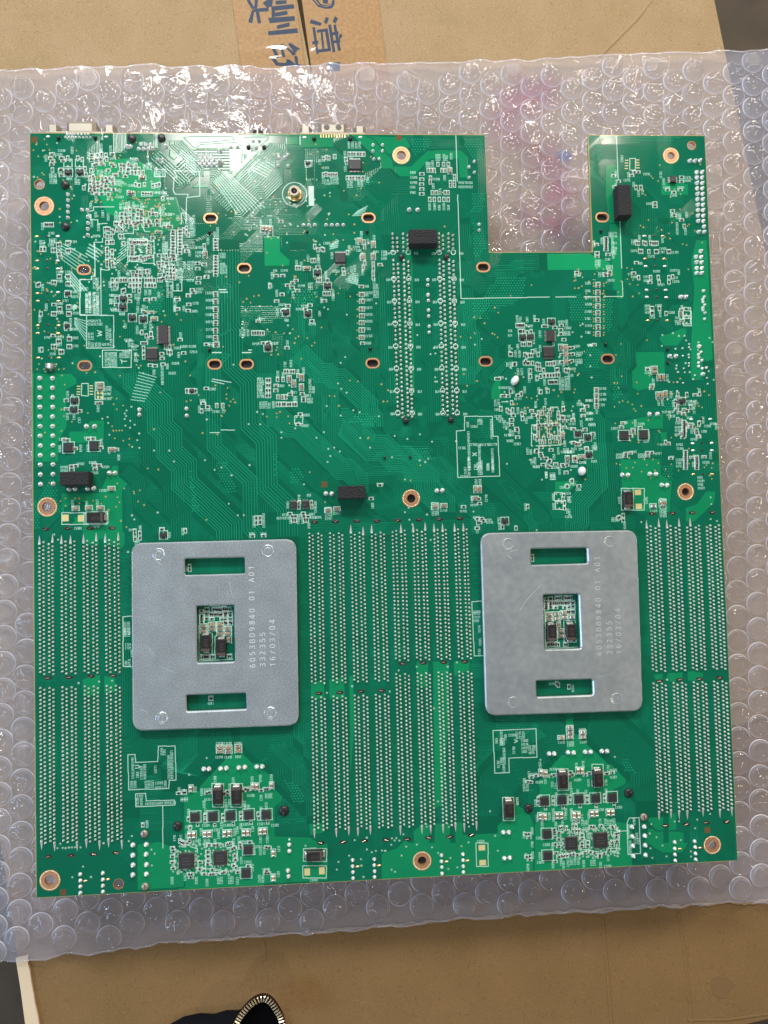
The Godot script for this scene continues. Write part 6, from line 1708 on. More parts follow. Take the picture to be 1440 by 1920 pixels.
	+ "242.8 324 3|247 316 3|251 313.9 3|239.6 317.4 3|246.9 319 3|250.5 320.4 3|45.5 125.4 3|39.5 124.8 3|40.3 123.6 3|40 125.9 3|39.4 127.3 3|41.9 128.1 3|39.8 130.1 3|41.7 131.2 3|43.7 129.9 3|29.9 127 3|32.2 126.3 3|32.4 128.8 3|32.8 134.1 3|45.6 133.7 3|44.7 136.6 3|42.5 139.5 3|45.5 140 3|51.8 141.3 3|58.4 141.4 3|66.1 126.2 3|74.8 128.1 3|42.4 122 3|60.3 146.3 3|13.8 104.9 1|12.9 107.7 1|36.1 118.2 1|34.8 120.7 1|38.9 121.3 1|36.1 122.9 1|34.1 117.7 1|14 111.8 1|12.5 122.6 1|23.8 124.3 1|13.6 125.5 1|12.4 131.9 1|16.9 128.1 1|34 130.3 1|34.5 132.2 1|35.8 132.3 1|37.1 132.3 1|38.3 132.3 1|35.1 135.6 1|38.7 136.8 1|41.3 136 1|41.3 138.5 1|66 102.3 1|67.9 108.6 1|71.5 117.2 1|68 119.5 1|66.2 120 1|72.9 134 1|8.9 176.7 3|10.5 179.1 3|42 169.4 3|43 171.2 3|53 168.4 3|40.1 185.1 3|13.9 161.3 1|17.9 161.4 1|19.7 161.5 1|19.7 163.5 1|13.9 164.5 1|25.5 162.5 1|29 164.1 1|32.1 166.7 1|35.9 161.3 1|31 161 1|36.7 163.5 1|37.3 171.6 1|39.6 174.3 1|35.4 165.5 1|49 149.1 1|53.6 149.7 1|43 159.8 1|45.5 158.5 1|47.2 165 1|44.7 163.4 1|38.9 157.5 1|35.9 155.4 1|162.8 138.4 3|168.4 136.4 3|173.8 139.8 3|155.7 146.5 3|168 148 3|170.5 148.9 3|171.9 147.4 3|176.1 110.9 3|176 112.9 3|176.9 112.9 3|" \
	+ "197.7 93.8 3|194.5 96.5 3|174.2 100.5 3|176.5 100.2 3|175.9 97.8 3|168.6 91.7 3|99 78 3|102 88.5 3|93 130.5 3|111.1 86.8 3|111.9 90.4 3|107.2 134.3 3|113.3 132.7 3|127.4 123.1 3|139.1 125.1 3|141.8 126.1 3|133.5 127.4 3|141.8 137.6 3|145.3 137.7 3|146.1 141.9 3|130.2 141.6 3|132.6 143.4 3|155.7 146.5 3|134 115.5 3|136.4 117.3 3|132.6 113.1 3|134 103.9 3|137.3 82.3 3|150.5 77.3 3|127.3 78.9 3|129 79.7 3|84 114.4 1|83.6 117.1 1|83.6 119.1 1|85.3 120.3 1|86.5 119.3 1|87.3 120.8 1|84.7 122.2 1|82.9 124.3 1|81.4 126.8 1|79.3 134.7 1|78.8 113.1 1|91.7 76.2 1|93.2 74.7 1|94.9 76.4 1|96.5 73.5 1|100.9 127.2 1|105.3 126 1|106.7 125.4 1|110.3 127.3 1|105.3 127.5 1|110.8 130.5 1|109.3 90.4 1|113.2 88.6 1|114.3 92.5 1|115.7 91.7 1|119.6 92.6 1|122.7 94.7 1|125.9 87.9 1|121.5 96 1|113.9 94.6 1|116.7 101.8 1|138 111.7 1|141.5 112.3 1|131 118.7 1|151.9 113.7 1|154.8 116.4 1|152.6 121.5 1|154.3 121.5 1|105.1 95.1 1|106.2 96.6 1|105.6 97.8 1|106.5 99.6 1|103.5 99.9 1|276.2 248.9 3|251.1 282 3|124.4 248.8 3|135.5 246.4 3|151.8 249.3 3|156 240.4 3|164 239.1 3|177.7 239.5 3|181.8 237.8 3|171.1 257.4 3|171.7 297.8 3|217.6 281.8 3|18.6 240.6 3|27.1 240.3 3|32.6 240.2 3|72.2 274.6 3|64.6 281.5 3|" \
	+ "171.8 183.5 3|163.9 176.5 3|222.8 157.9 3|219.6 180.5 3|267.5 178 3|299.6 177.5 3|302.5 178.5 3|300.1 167.8 3|300.2 170.8 3|10.2 307.9 3|9 309.7 3|11.2 309.7 3|12.4 309.8 3|13.8 309.7 3|15.1 309.7 3|16.4 309.7 3|18.6 309.8 3|28.2 308.6 3|40 306.2 3|38.8 308.3 3|19.6 317.9 3|15.1 322.1 3|22.8 322.4 3|48.2 312.3 3|49.5 314 3|48.3 318.9 3|113.6 313.9 3|134.9 312.5 3|140.2 311.7 3|140.1 316.8 3|142.1 318.1 3|143.9 317.6 3|146.6 317.6 3|148.1 317.7 3|132.3 319 3|137.4 320.8 3|127.7 321.4 3|126.8 324.7 3|137.5 323.5 3|138.3 328.4 3|151 312.5 3|156.1 311.1 3|151 312.5 3|153 312.5 3|152.2 313.6 3|154.3 313.7 3|147.8 317.8 3|150.7 315.4 3|150.6 326 3|152 326.9 3|155.1 320.2 3|157.1 316.5 3|161.9 315.8 3|168.4 317.3 3|171 319.8 3|176.3 322.3 3|175.3 326.9 3|179.2 326.5 3|181.3 317.4 3|184.5 316 3|196.4 313.7 3|197.3 320.1 3|166.3 308.4 3|176 308.9 3|184.9 309.2 3|194.4 303 3|277 311.5 3|279 311.5 3|287.3 311.2 3|286.2 314.9 3|266.3 312.1 3|265.5 316.2 3|268.5 317.9 3|271 321.6 3|279.4 319.6 3|265.6 322.5 3|272.7 326.4 3|266.2 326.8 3|283.8 324.9 3|283.8 327.1 3|293.3 308.8 3|203.6 91.9 1|205.5 81.9 1|204.9 93.3 1|192.6 93.2 1|199.2 86.8 1|197.2 84.4 1|194.5 84.1 1|194.6 91.3 1|204.1 79.7 1|" \
	+ "202.6 91.4 1|20.2 118.5 1|42.9 159 1|34.2 57.1 1|144.6 80.7 1|61 94.8 1|45.8 99.5 1|4 155.4 1|125.7 165.7 1|185.7 98 1|128.7 118.5 1|119.2 152.2 1|146.4 13.1 1|214.5 36.5 1|49.7 14.6 1|130.1 7.1 1|93.4 60.7 1|190.3 115 1|11.8 162.4 1|82.5 96 1|188.1 92.7 1|80.5 80.7 1|161.6 128 1|132.8 123.1 1|7.1 154.4 1|261.4 97 1|52 131.9 1|266.1 170.6 1|37.7 108.3 1|145.5 137.6 1|221.1 69.5 1|28.1 137.6 1|81.1 126.4 1|68.7 21.5 1|163.7 156.9 1|98 21.6 1|168.3 150.4 1|153.4 22.3 1|143 28.1 1|182 26.8 1|56 84.5 1|162.8 163.4 1|179.1 17.8 1|287.4 29.1 1|242.5 158.2 1|94.3 64.4 1|189 109.6 1|258.9 101.9 1|273.6 95.3 1|5.5 132.5 1|211.4 74.3 1|194.9 112.9 1|105.7 62.9 1|73.9 172.1 1|294.3 62.7 1|54.9 115.8 1|297.9 126.6 1|244.3 100.1 1|292.2 50.9 1|182.4 42.4 1|105.6 89.8 1|93 148.5 3|90 170.5 3|73.7 145.9 3|149.6 66 3|97.7 110.4 3|86.8 104 3|150.4 128.1 3|103.7 95.5 3|77.8 150.4 3|122.5 137.1 3|80.8 149.3 3|79.5 121.6 3|87.5 170.5 3|92.7 79.5 3|98.7 83.2 3|136.1 101.3 3|127.7 142.1 3|96.8 125.2 3|98.9 115.5 3|85.1 152.9 3|112.1 116.2 3|116.6 157.6 3|83.7 165.4 3|98 130.6 3|128.4 145.4 3|99.3 126.2 3|127.1 147.9 3|125.9 134.6 3|111.1 113.5 3|107.2 136.8 3|217.7 148.9 3|162.7 174.4 3|184.6 139.9 3|" \
	+ "161.2 156.5 3|170.6 172.3 3|191.4 171.4 3|236.1 153.9 3|162.5 169 3|160.8 171 3|157.2 136.9 3|10.5 102.8 3|17.5 102.4 3|57.2 90 3|15.9 90 3|47.3 78.8 3|52.5 21.8 3|35.4 30 3|49.6 92.6 3|33.8 56 3|19.2 78.2 3|37.1 35.7 3|32.2 56.8 3|6 49 3|55.4 55 3|11.8 4.5 3|23.8 23.2 3|29 57.4 3|8.1 66.9 3|53.3 59 3|7 56.6 3|53 51 3|37.5 44 3|23 46.6 3|11 19.5 3|36.5 10.5 3|54.5 26.8 3|13.3 60.5 3|40.7 93 3|39.6 86.6 3|45.6 95.1 3|46 56.9 3|2.1 48.6 3|15.4 48.6 3|41.2 63 3|58.7 24.9 3|62 36.5 3|4.4 100.1 3|45.8 104.8 3|35.2 95.2 3|25 46.4 3|56.9 79.8 3|28.6 13.1 3|17.5 24.2 3|57.4 87.5 3|39.1 53.8 3|42.1 42.7 3|53.5 53.9 3|13.4 61.9 3|13.1 60.1 3|36.8 35.3 3|59.3 29.4 3|47.6 107.2 3|27.2 67.3 3|1.8 19.6 3|51 10.6 3|52 64.3 3|1.9 59.8 3|54.8 15.6 3|12.7 37.6 3|9.9 53 3|8.7 81.2 3|45.6 36.8 3|37.1 67.9 3|41.9 68.9 3|16.4 76.7 3|34.9 63.1 3|30.5 50.6 3|48.9 4.1 3|45.7 21.5 3|58.1 34.1 3|20.1 39.4 3|5.7 7.9 3|11.1 82.8 3|21.4 54.4 3|52.3 82.2 3|60 31.7 3|29.2 99.5 3|29.2 4 3|41.9 97 3|23.9 23 3|20.3 11.1 3|52 86.9 3|40.2 54.7 3|8.9 70.8 3|18.9 28 3|19.2 82.7 3|59.2 99.7 3|40.2 22.2 3|8 46 3|48 49.7 3|90.1 67.3 1|88 44.6 1|20.3 72 1|131.1 28.5 1|111.8 32.2 1|111.4 34.9 1|148 49.9 1|67.3 37.3 1|" \
	+ "108.5 43 1|43.8 41.3 1|131.4 70.8 1|89.9 35.8 1|1.7 7.7 1|139 74.1 1|111.6 45.4 1|37.9 46 1|24.9 11.2 1|107.1 32.2 1|17.3 48.4 1|104.5 47.6 1|29 37.2 1|120.5 14 1|125.4 55.6 1|12.7 34 1|106.8 30.9 1|110.7 69 1|46.1 4.1 1|82.2 52.5 1|37.2 67 1|49.3 18.7 1|1.7 66.4 1|109.3 59.9 1|132.9 61.9 1|2.9 52.8 1|78.4 61.9 1|46.8 26.5 1|30.5 31 1|4.4 54 1|115.7 28.2 1|49 18.3 1|44 39.9 1|120.9 69.6 1|121.3 39.5 1|62 4.3 1|53.4 9 1|87.3 35.4 1|68.4 12.6 1|81.4 23.5 1|136.3 56.3 1|20.6 55.6 1|20.2 7.9 1|18.1 29.5 1|33 24.8 1|77.9 41.7 1|52.2 45.4 1|55.3 62 1|106.5 9.4 1|9.7 72.8 1|49.1 23.6 1|126.1 8.3 1|141.7 41.3 1|98.6 73.2 1|67.9 52.8 1|65.9 11.9 1|18 25.2 1|3.2 4.3 1|146.2 17.2 1|136.6 48.4 1|120.4 13.3 1|84.4 64.7 1|140.1 52.5 1|125.3 4.6 1|85.1 9.4 1|4.1 36.1 1|128.1 15.5 1|20 22.1 1|26.5 62.5 1|76.7 7.1 1|141.6 45.2 1|61.9 20 1|133.2 63.2 1|123 9.2 1|138.5 63.6 1|6.5 2.8 1|40.6 59.9 1|51.1 26.6 1|135.6 64.3 1|81.4 36.2 1|102.5 54.1 1|55.2 33 1|91.5 59.1 1|12.7 40.2 1|11.2 10.7 1|57.6 4.5 1|3.5 52.9 1|42.5 67.6 1|31.4 57.6 1|25.2 62.9 1|129.7 38.9 1|28.6 16 1|8.6 7.6 1|104.3 32.3 1|53.6 67.1 1|102.4 24 1|97.1 11.3 1|145.2 24.6 1|39.1 10 1|97.4 38.2 1|35 19 1|7.1 66.7 1|17.5 40 1|" \
	+ "137.4 25.9 1|63.9 73.6 1|105.9 28.7 1|6.4 7.7 1|60.3 39.7 1|80.3 40.6 1|115.2 64.8 1|150 10.3 1|139.3 36.8 1"
const PADS := "20 112.5 1.65 0.47 1|20 113.7 1.65 0.47 1|19.9 115 1.65 0.47 1|19.9 116.2 1.65 0.47 1|25.4 112.4 1.65 0.47 1|25.4 113.6 1.65 0.47 1|25.3 114.8 1.65 0.47 1|25.3 116.1 1.65 0.47 1|267.5 11.8 1.62 0.44 1|267.4 13 1.62 0.44 1|267.4 14.3 1.62 0.44 1|267.3 15.6 1.62 0.44 1|272.8 11.6 1.62 0.44 1|272.8 12.9 1.62 0.44 1|272.7 14.1 1.62 0.44 1|272.7 15.4 1.62 0.44 1|13.7 169.9 2.71 2.95 2|20.3 170.1 2.71 2.95 2|266.5 164.7 2.95 2.48 2|266.6 171 2.83 2.48 2|114 325 2.48 3.07 2|120.4 324.9 2.48 3.07 2|190.4 318.5 2.83 2.48 2|190.5 325 2.83 2.48 2|122.7 28.4 2.48 8.96 3|2.2 3.1 2.59 2.59 4|162.9 1.6 2.59 2.59 4|257.2 3.4 2.59 2.59 4|11.1 328.2 2.59 2.59 4|125.5 157.9 2.59 2.59 4|291.7 316 2.59 2.59 4|28.3 115.7 0.94 1.3 1|29.7 115.7 0.94 1.3 1|28.3 117.6 0.94 1.3 1|29.7 117.7 0.94 1.3 1|91.3 84.8 0.94 0.47 3|91.2 86 0.94 0.47 3|91.2 87.8 0.94 0.47 3|91.1 90.8 0.94 0.47 3|91.1 92 0.94 0.47 3|92.7 98.7 4.13 0.53 3|94.2 97.5 1.65 0.47 3|79.6 98.5 4.13 0.53 3|82.8 70.5 3.54 0.41 3|83.3 71.6 3.54 0.41 3|101 37.5 0.94 0.29 3|104 37.4 2.36 0.29 3|70.6 225.6 0.14 0.14 3"
const RINGS := "115.4 27.7 5.42|158.8 54.2 1.01|165.6 54.2 1.01|158.8 66.2 1.01|165.5 66.2 1.01|158.8 76.2 1.01|165.5 76.3 1.01|158.8 86.4 1.01|165.4 86.5 1.01|158.8 96.7 1.01|165.4 96.8 1.01|158.8 106.7 1.01|165.4 106.8 1.01|158.8 116.7 1.01|165.3 116.8 1.01|158.9 126.7 1.01|165.3 126.8 1.01|179.6 54.3 1.01|186 54.3 1.01|179.5 66.3 1.01|185.9 66.4 1.01|179.4 76.4 1.01|185.8 76.5 1.01|179.4 86.6 1.01|185.8 86.7 1.01|179.3 97 1.01|185.7 97.1 1.01|179.2 107 1.01|185.6 107.1 1.01|179.2 117 1.01|185.6 117.1 1.01|179.1 127.1 1.01|185.5 127.2 1.01"
const TEXTS := "145.3 94.6 0 R568|177.7 20.2 0 C1458|189.5 21.8 0 R1517|192.8 21.8 0 R1516|189.4 23.7 0 R1513|192.8 23.7 0 R1512|106.5 113.3 0 C863|118.1 117.8 0 R813|118.9 119.4 0 R837|118.9 120.6 0 R836|111.7 116.3 0 C817|116.7 126.4 0 R2021|116.1 131.2 0 R2022|97.8 83.4 0 C1447|107.2 76.9 0 R1672|117.2 77.6 0 R1486|114.9 79.1 0 R1483|120.3 85.8 0 R1448|109.7 84.1 0 Q88|95.3 94.4 0 R1439|103.5 94.2 0 R1438|75.9 114.2 0 C1082|76.5 94.8 0 R712|77.4 124.2 0 C1461|17.3 70.5 0 R1885|17.3 72.5 0 R1072|7.9 44.4 0 R765|8.1 47.9 0 C319|7.5 49.7 0 C318|13.5 74.3 0 R757|16.8 86.9 0 R1085|5.6 90.5 0 R741|185.7 142.4 0 C1766|191.4 132.9 0 C1812|190.5 141 0 C1762|193.5 141.1 0 C1761|197 141.1 0 C1760|199.8 141.2 0 C1779|186.2 155.2 0 C1723|50.4 283.8 0 C3209|50.4 285.8 0 R2517|38.4 224.5 0 C724|38.4 226 0 C734|189.9 216.1 0 R1412|29.7 11.2 0 R1444|27.7 9.2 0 C1182|34.1 10.9 0 C1044|30.2 9.2 1 C896|44.8 13.9 1 C1692|40.1 17.1 1 C1272|43.6 13.5 1 R878|41.8 15.3 1 C1756|33.6 21.3 0 R1003|27.1 25 1 C1197|33.7 19.8 1 R1740|32.1 19.7 1 R1115|36.8 21.7 0 C2116|26.9 19.5 1 C2242|28.5 21.5 0 R1456|30.2 21.6 1 C1083|40.5 35.6 1 C1959|47.5 33.9 1 R1747|54.1 35.8 0 R649|44 33.9 1 R1624|43.7 39.3 0 R1213|" \
	+ "42.1 35.9 1 R1848|45.6 39.4 0 C1129|55.5 35.9 1 R2055|48.7 37.7 0 R1811|52.5 35.7 0 C437|12.2 7.4 0 C1198|11 9.2 0 C1103|8.4 18.2 0 R9574|8.4 19.4 0 R9544|8.6 20.6 0 C1188|8.6 21.8 0 C1190|15.8 20 0 Q811|45.4 18.1 0 C1885|36.5 21 0 C1902|36.5 22.7 0 C1905|37.6 25.3 0 R13|37.3 28.3 0 C1664|43.9 32.2 0 C1609|47.4 32.5 0 C1617|42.3 23 0 C1880|53 26.3 0 C1946|56.1 26.3 0 C1300|59 29 0 R1090|58.3 35.9 0 R1033|27 45.6 0 R1046|40 22.4 0 C11|57.1 40.4 0 C1329|62.9 56.2 0 R367|62.7 61.2 0 C2113|56.6 62.9 1 R2070|61.6 54.4 0 R614|59.9 59.4 1 R1473|62.7 59.6 1 C1977|61.5 64.3 0 R1668|58.3 56 0 R1835|61.4 62.7 0 R1252|59.4 64.4 1 R1974|46.2 63 1 C1990|37.8 64.3 0 R1463|46.1 64.3 0 R1846|34.4 69.6 0 R2034|34.3 72.2 0 R2107|34.3 78.8 0 R2303|37.8 80.5 0 Q133|58.2 36.1 0 R1011|57.3 40 0 C1329|67.2 65.6 0 R2070|39.9 91.9 0 R1180|44.8 88.8 0 R2336|43.8 98.5 0 R81|43.8 101.1 0 R62|61.1 95.8 0 C1053|67.5 95.2 0 R1108|58.7 106.9 0 R2222|37.8 80.4 0 Q133|49 77.6 0 R1|33.6 72.1 0 R257|30.8 112.7 0 C1444|30.8 113.9 0 C1445|30.7 115.6 0 R1482|30.7 117.8 0 R1483|11.5 135.1 0 C3352|22.1 134.7 0 C3353|16.8 116.2 0 Q9|18.8 146 0 R2502|12 147.3 0 R2498|24.1 145.5 0 R2499|29.5 147.5 0 R2504|12 148.7 0 R2500|" \
	+ "24.9 150 0 R2503|28.3 157.7 0 C1430|17.6 173.9 0 C3381|25 173.3 0 C3370|128.5 15 0 C155|129 20.8 0 C48|128.9 22.3 0 C150|140.3 10.7 0 U61|141 51.2 0 C1341|142.2 52.8 0 C181|149.9 53.4 0 C187|145 69.1 0 C438|144.9 73 0 C441|131.5 62.1 0 R2208|153.5 53.4 0 C208|153.5 54.9 0 C201|153.4 56.5 0 C229|108.5 61.6 0 C1442|116 68.6 0 C1440|127.7 49.4 0 C1826|105.2 61.6 0 R46|218 87.8 0 R1792|209.9 89.9 0 R16|209.6 91.9 0 R14|232.7 86 0 R2254|235.6 88.8 0 C1062|235.1 90.8 0 R2191|235.1 91.8 0 R2190|208.4 104.6 0 R1701|208.4 105.6 0 R1702|237 107.5 0 R1649|236.5 110.5 0 R135|204.7 111 0 R501|216.8 129.3 0 C1805|233.7 129 0 R1728|235.9 132.6 0 C1707|235.2 134.5 0 R1701|244.4 128 0 C1804|244.1 130.6 0 C1797|202.3 128.5 0 R1744|203.1 129.6 0 R1743|204.2 130.8 0 R1734|205.9 131.8 0 R1724|206.5 137.1 0 R1700|207.4 139.6 0 R1802|218.9 151.5 0 R1818|236.1 151.8 0 R1609|233.1 144 0 R128|231.9 145.1 0 C1848|235 145.2 0 R1655|236.6 143.9 0 R123|240.2 150 0 C1492|245.7 149.7 0 R118|227.9 152.1 0 C1965|246 96.8 0 R885|211.6 120.8 0 R1777|294.4 19.4 0 C1376|294.3 20.8 0 R2281|284.3 24 0 C1345|290.9 24 0 C1344|287.4 27.8 0 C1346|275.2 17.8 0 C1542|265.8 20.7 0 C1541|258.9 50 0 C427|259 52.2 0 C426|" \
	+ "258.6 53.6 0 C384|258.6 54.6 0 C201|250.9 58 0 C184|250.9 59.2 0 C185|250.8 60.3 0 C150|275.6 56.2 0 C1279|256.4 67.1 0 R2213|256 60.6 0 R2329|256 61.8 0 R2312|271.3 59.4 0 R81|265.9 64.3 0 R77|240.9 64.7 0 R2268|255.6 57.4 0 C182|278.2 78.8 0 C1001|275.3 84.4 0 C116|287.3 84.7 0 R116|286.9 86.3 0 R117|287.2 87.4 0 C201|272.1 107.6 0 C136|272 109.9 0 C135|290.6 123.2 0 R130|293.1 123.2 0 R128|291.5 124.7 0 R131|279.2 127.9 0 R134|282.3 127.9 0 R132|282.8 129.9 0 R130|290.6 130.8 0 R128|298.5 134.6 0 C1500|301.3 133.7 0 R2311|297.1 137.1 0 C398|277.6 142.7 0 R144|286.3 121.4 0 R22|259.9 132.4 0 C3298|255.4 135 0 C3297|267.8 133.3 0 C3299|257.1 146.9 0 R2422|263.6 145.8 0 R2425|257.1 148.2 0 R2424|267.3 147.1 0 R2423|275 146.7 0 R2427|267.2 148.3 0 R2426|297.1 151.3 0 R2310|281.4 148.6 0 C360|246.2 97 0 R405|287.2 122.5 0 R22|243.8 127.8 0 C1804|243.7 130.6 0 C1797|233.9 145.3 0 C1655|240.1 150.1 0 C1492|270 141.1 0 U132|291.7 133.7 0 C895|289.4 137.7 1 C1923|296.5 120.4 1 R926|297.5 133.9 1 R2182|294.1 125.9 1 C853|92.3 178.3 0 R946|97.3 178.4 0 R950|106.7 170.4 0 R970|104.3 171.7 0 R974|107.2 171.8 0 R973|118.6 170.4 0 R964|119.1 171.7 0 R958|121.5 171.7 0 R945|125.5 171 0 C1418|" \
	+ "125.5 172.4 0 C1407|129 170.2 0 C1417|148.6 157.7 0 C1429|117.7 161.9 0 U50|191.1 173.6 0 R1425|196.3 174.8 0 R1424|196.9 176 0 R1430|185.4 170.7 0 R1431|190.2 168.1 0 R1434|172.7 170.7 0 C1420|172.7 171.7 0 C1414|176.4 170 0 C1418|232.6 163.9 0 C1233|232.7 174.3 0 C1235|218.8 151.6 0 R1818|230.8 161.2 0 C597|235.5 159.9 0 R413|238 162.2 0 C261|253.8 175.7 0 R1354|253.8 176.6 0 R1345|271.8 172.8 0 C3323|276.2 172.7 0 C1416|276.2 173.9 0 C1406|276.2 175.2 0 C1403|40.7 175.1 0 R1428|53.6 174.9 0 R312|76.3 268.2 0 C3198|79.8 268.4 0 C3199|84.2 268.6 0 C3201|76 274.1 0 C1340|79.8 274.2 0 C1348|84.4 274.2 0 C852|60.9 290.9 0 R1311|60.8 291.6 0 R1511|70.8 287.5 0 R1330|70.9 291.7 0 R1319|87.5 287.4 0 R1320|89.2 291 0 R1306|96.7 291 0 R1322|96.7 292 0 R1305|69.8 302.8 0 C1304|74 304.9 0 C1303|78.8 303 0 C1306|86.5 303 0 C1305|93.2 303.2 0 C1307|99.2 304 0 C1300|62.7 303 0 C1295|65.1 309 0 C1281|85.8 310.4 0 C3412|87.2 319.1 0 C3413|92 312.8 0 R2564|95 322.5 0 R2570|63 329.8 0 R1184|72.6 297.1 0 U24|65.7 296.8 0 U79|229.9 267.1 0 C3183|235.5 268.8 0 C3181|225.8 274.1 0 C3192|229.9 274.2 0 C3186|229.8 275.5 0 C3185|235.6 274.3 0 C3184|213.1 287.4 0 R1326|215.1 291 0 R1328|" \
	+ "221.6 285.7 0 R1326|232.4 290.8 0 R1304|248.7 287.3 0 R1325|248.6 290.4 0 R1307|214.5 315.2 0 C3207|217.4 318.3 0 C3208|214.5 325.6 0 C3028|244.5 328.8 0 C1204|248 322.7 0 C1208|235.5 311.9 0 R2227|235.2 309.1 0 C1197|234.9 310.2 0 C1194|250.5 303.6 0 C1305|242.3 304.2 0 C1302|240.4 297 0 U23|115.3 314.9 0 C3435|115.4 328.3 0 C3443|188.4 315.4 0 C3254|157.1 55.1 2 A10|169.9 55.2 2 B10|157.1 67.1 2 A20|169.8 67.2 2 B20|157.1 77.2 2 A30|169.8 77.3 2 B30|157.1 87.3 2 A40|169.7 87.5 2 B40|157.1 97.7 2 A50|169.7 97.8 2 B50|157.1 107.6 2 A60|169.6 107.8 2 B60|157.2 117.6 2 A70|169.6 117.8 2 B70|157.2 127.6 2 A80|169.5 127.9 2 B80|177.9 55.3 2 A10|190.3 55.3 2 B10|177.8 67.3 2 A20|190.2 67.4 2 B20|177.7 77.4 2 A30|190.2 77.5 2 B30|177.7 87.6 2 A40|190.1 87.7 2 B40|177.6 97.9 2 A50|190 98.1 2 B50|177.5 107.9 2 A60|190 108.1 2 B60|177.5 117.9 2 A70|189.9 118.1 2 B70|177.4 128 2 A80|189.8 128.2 2 B80"
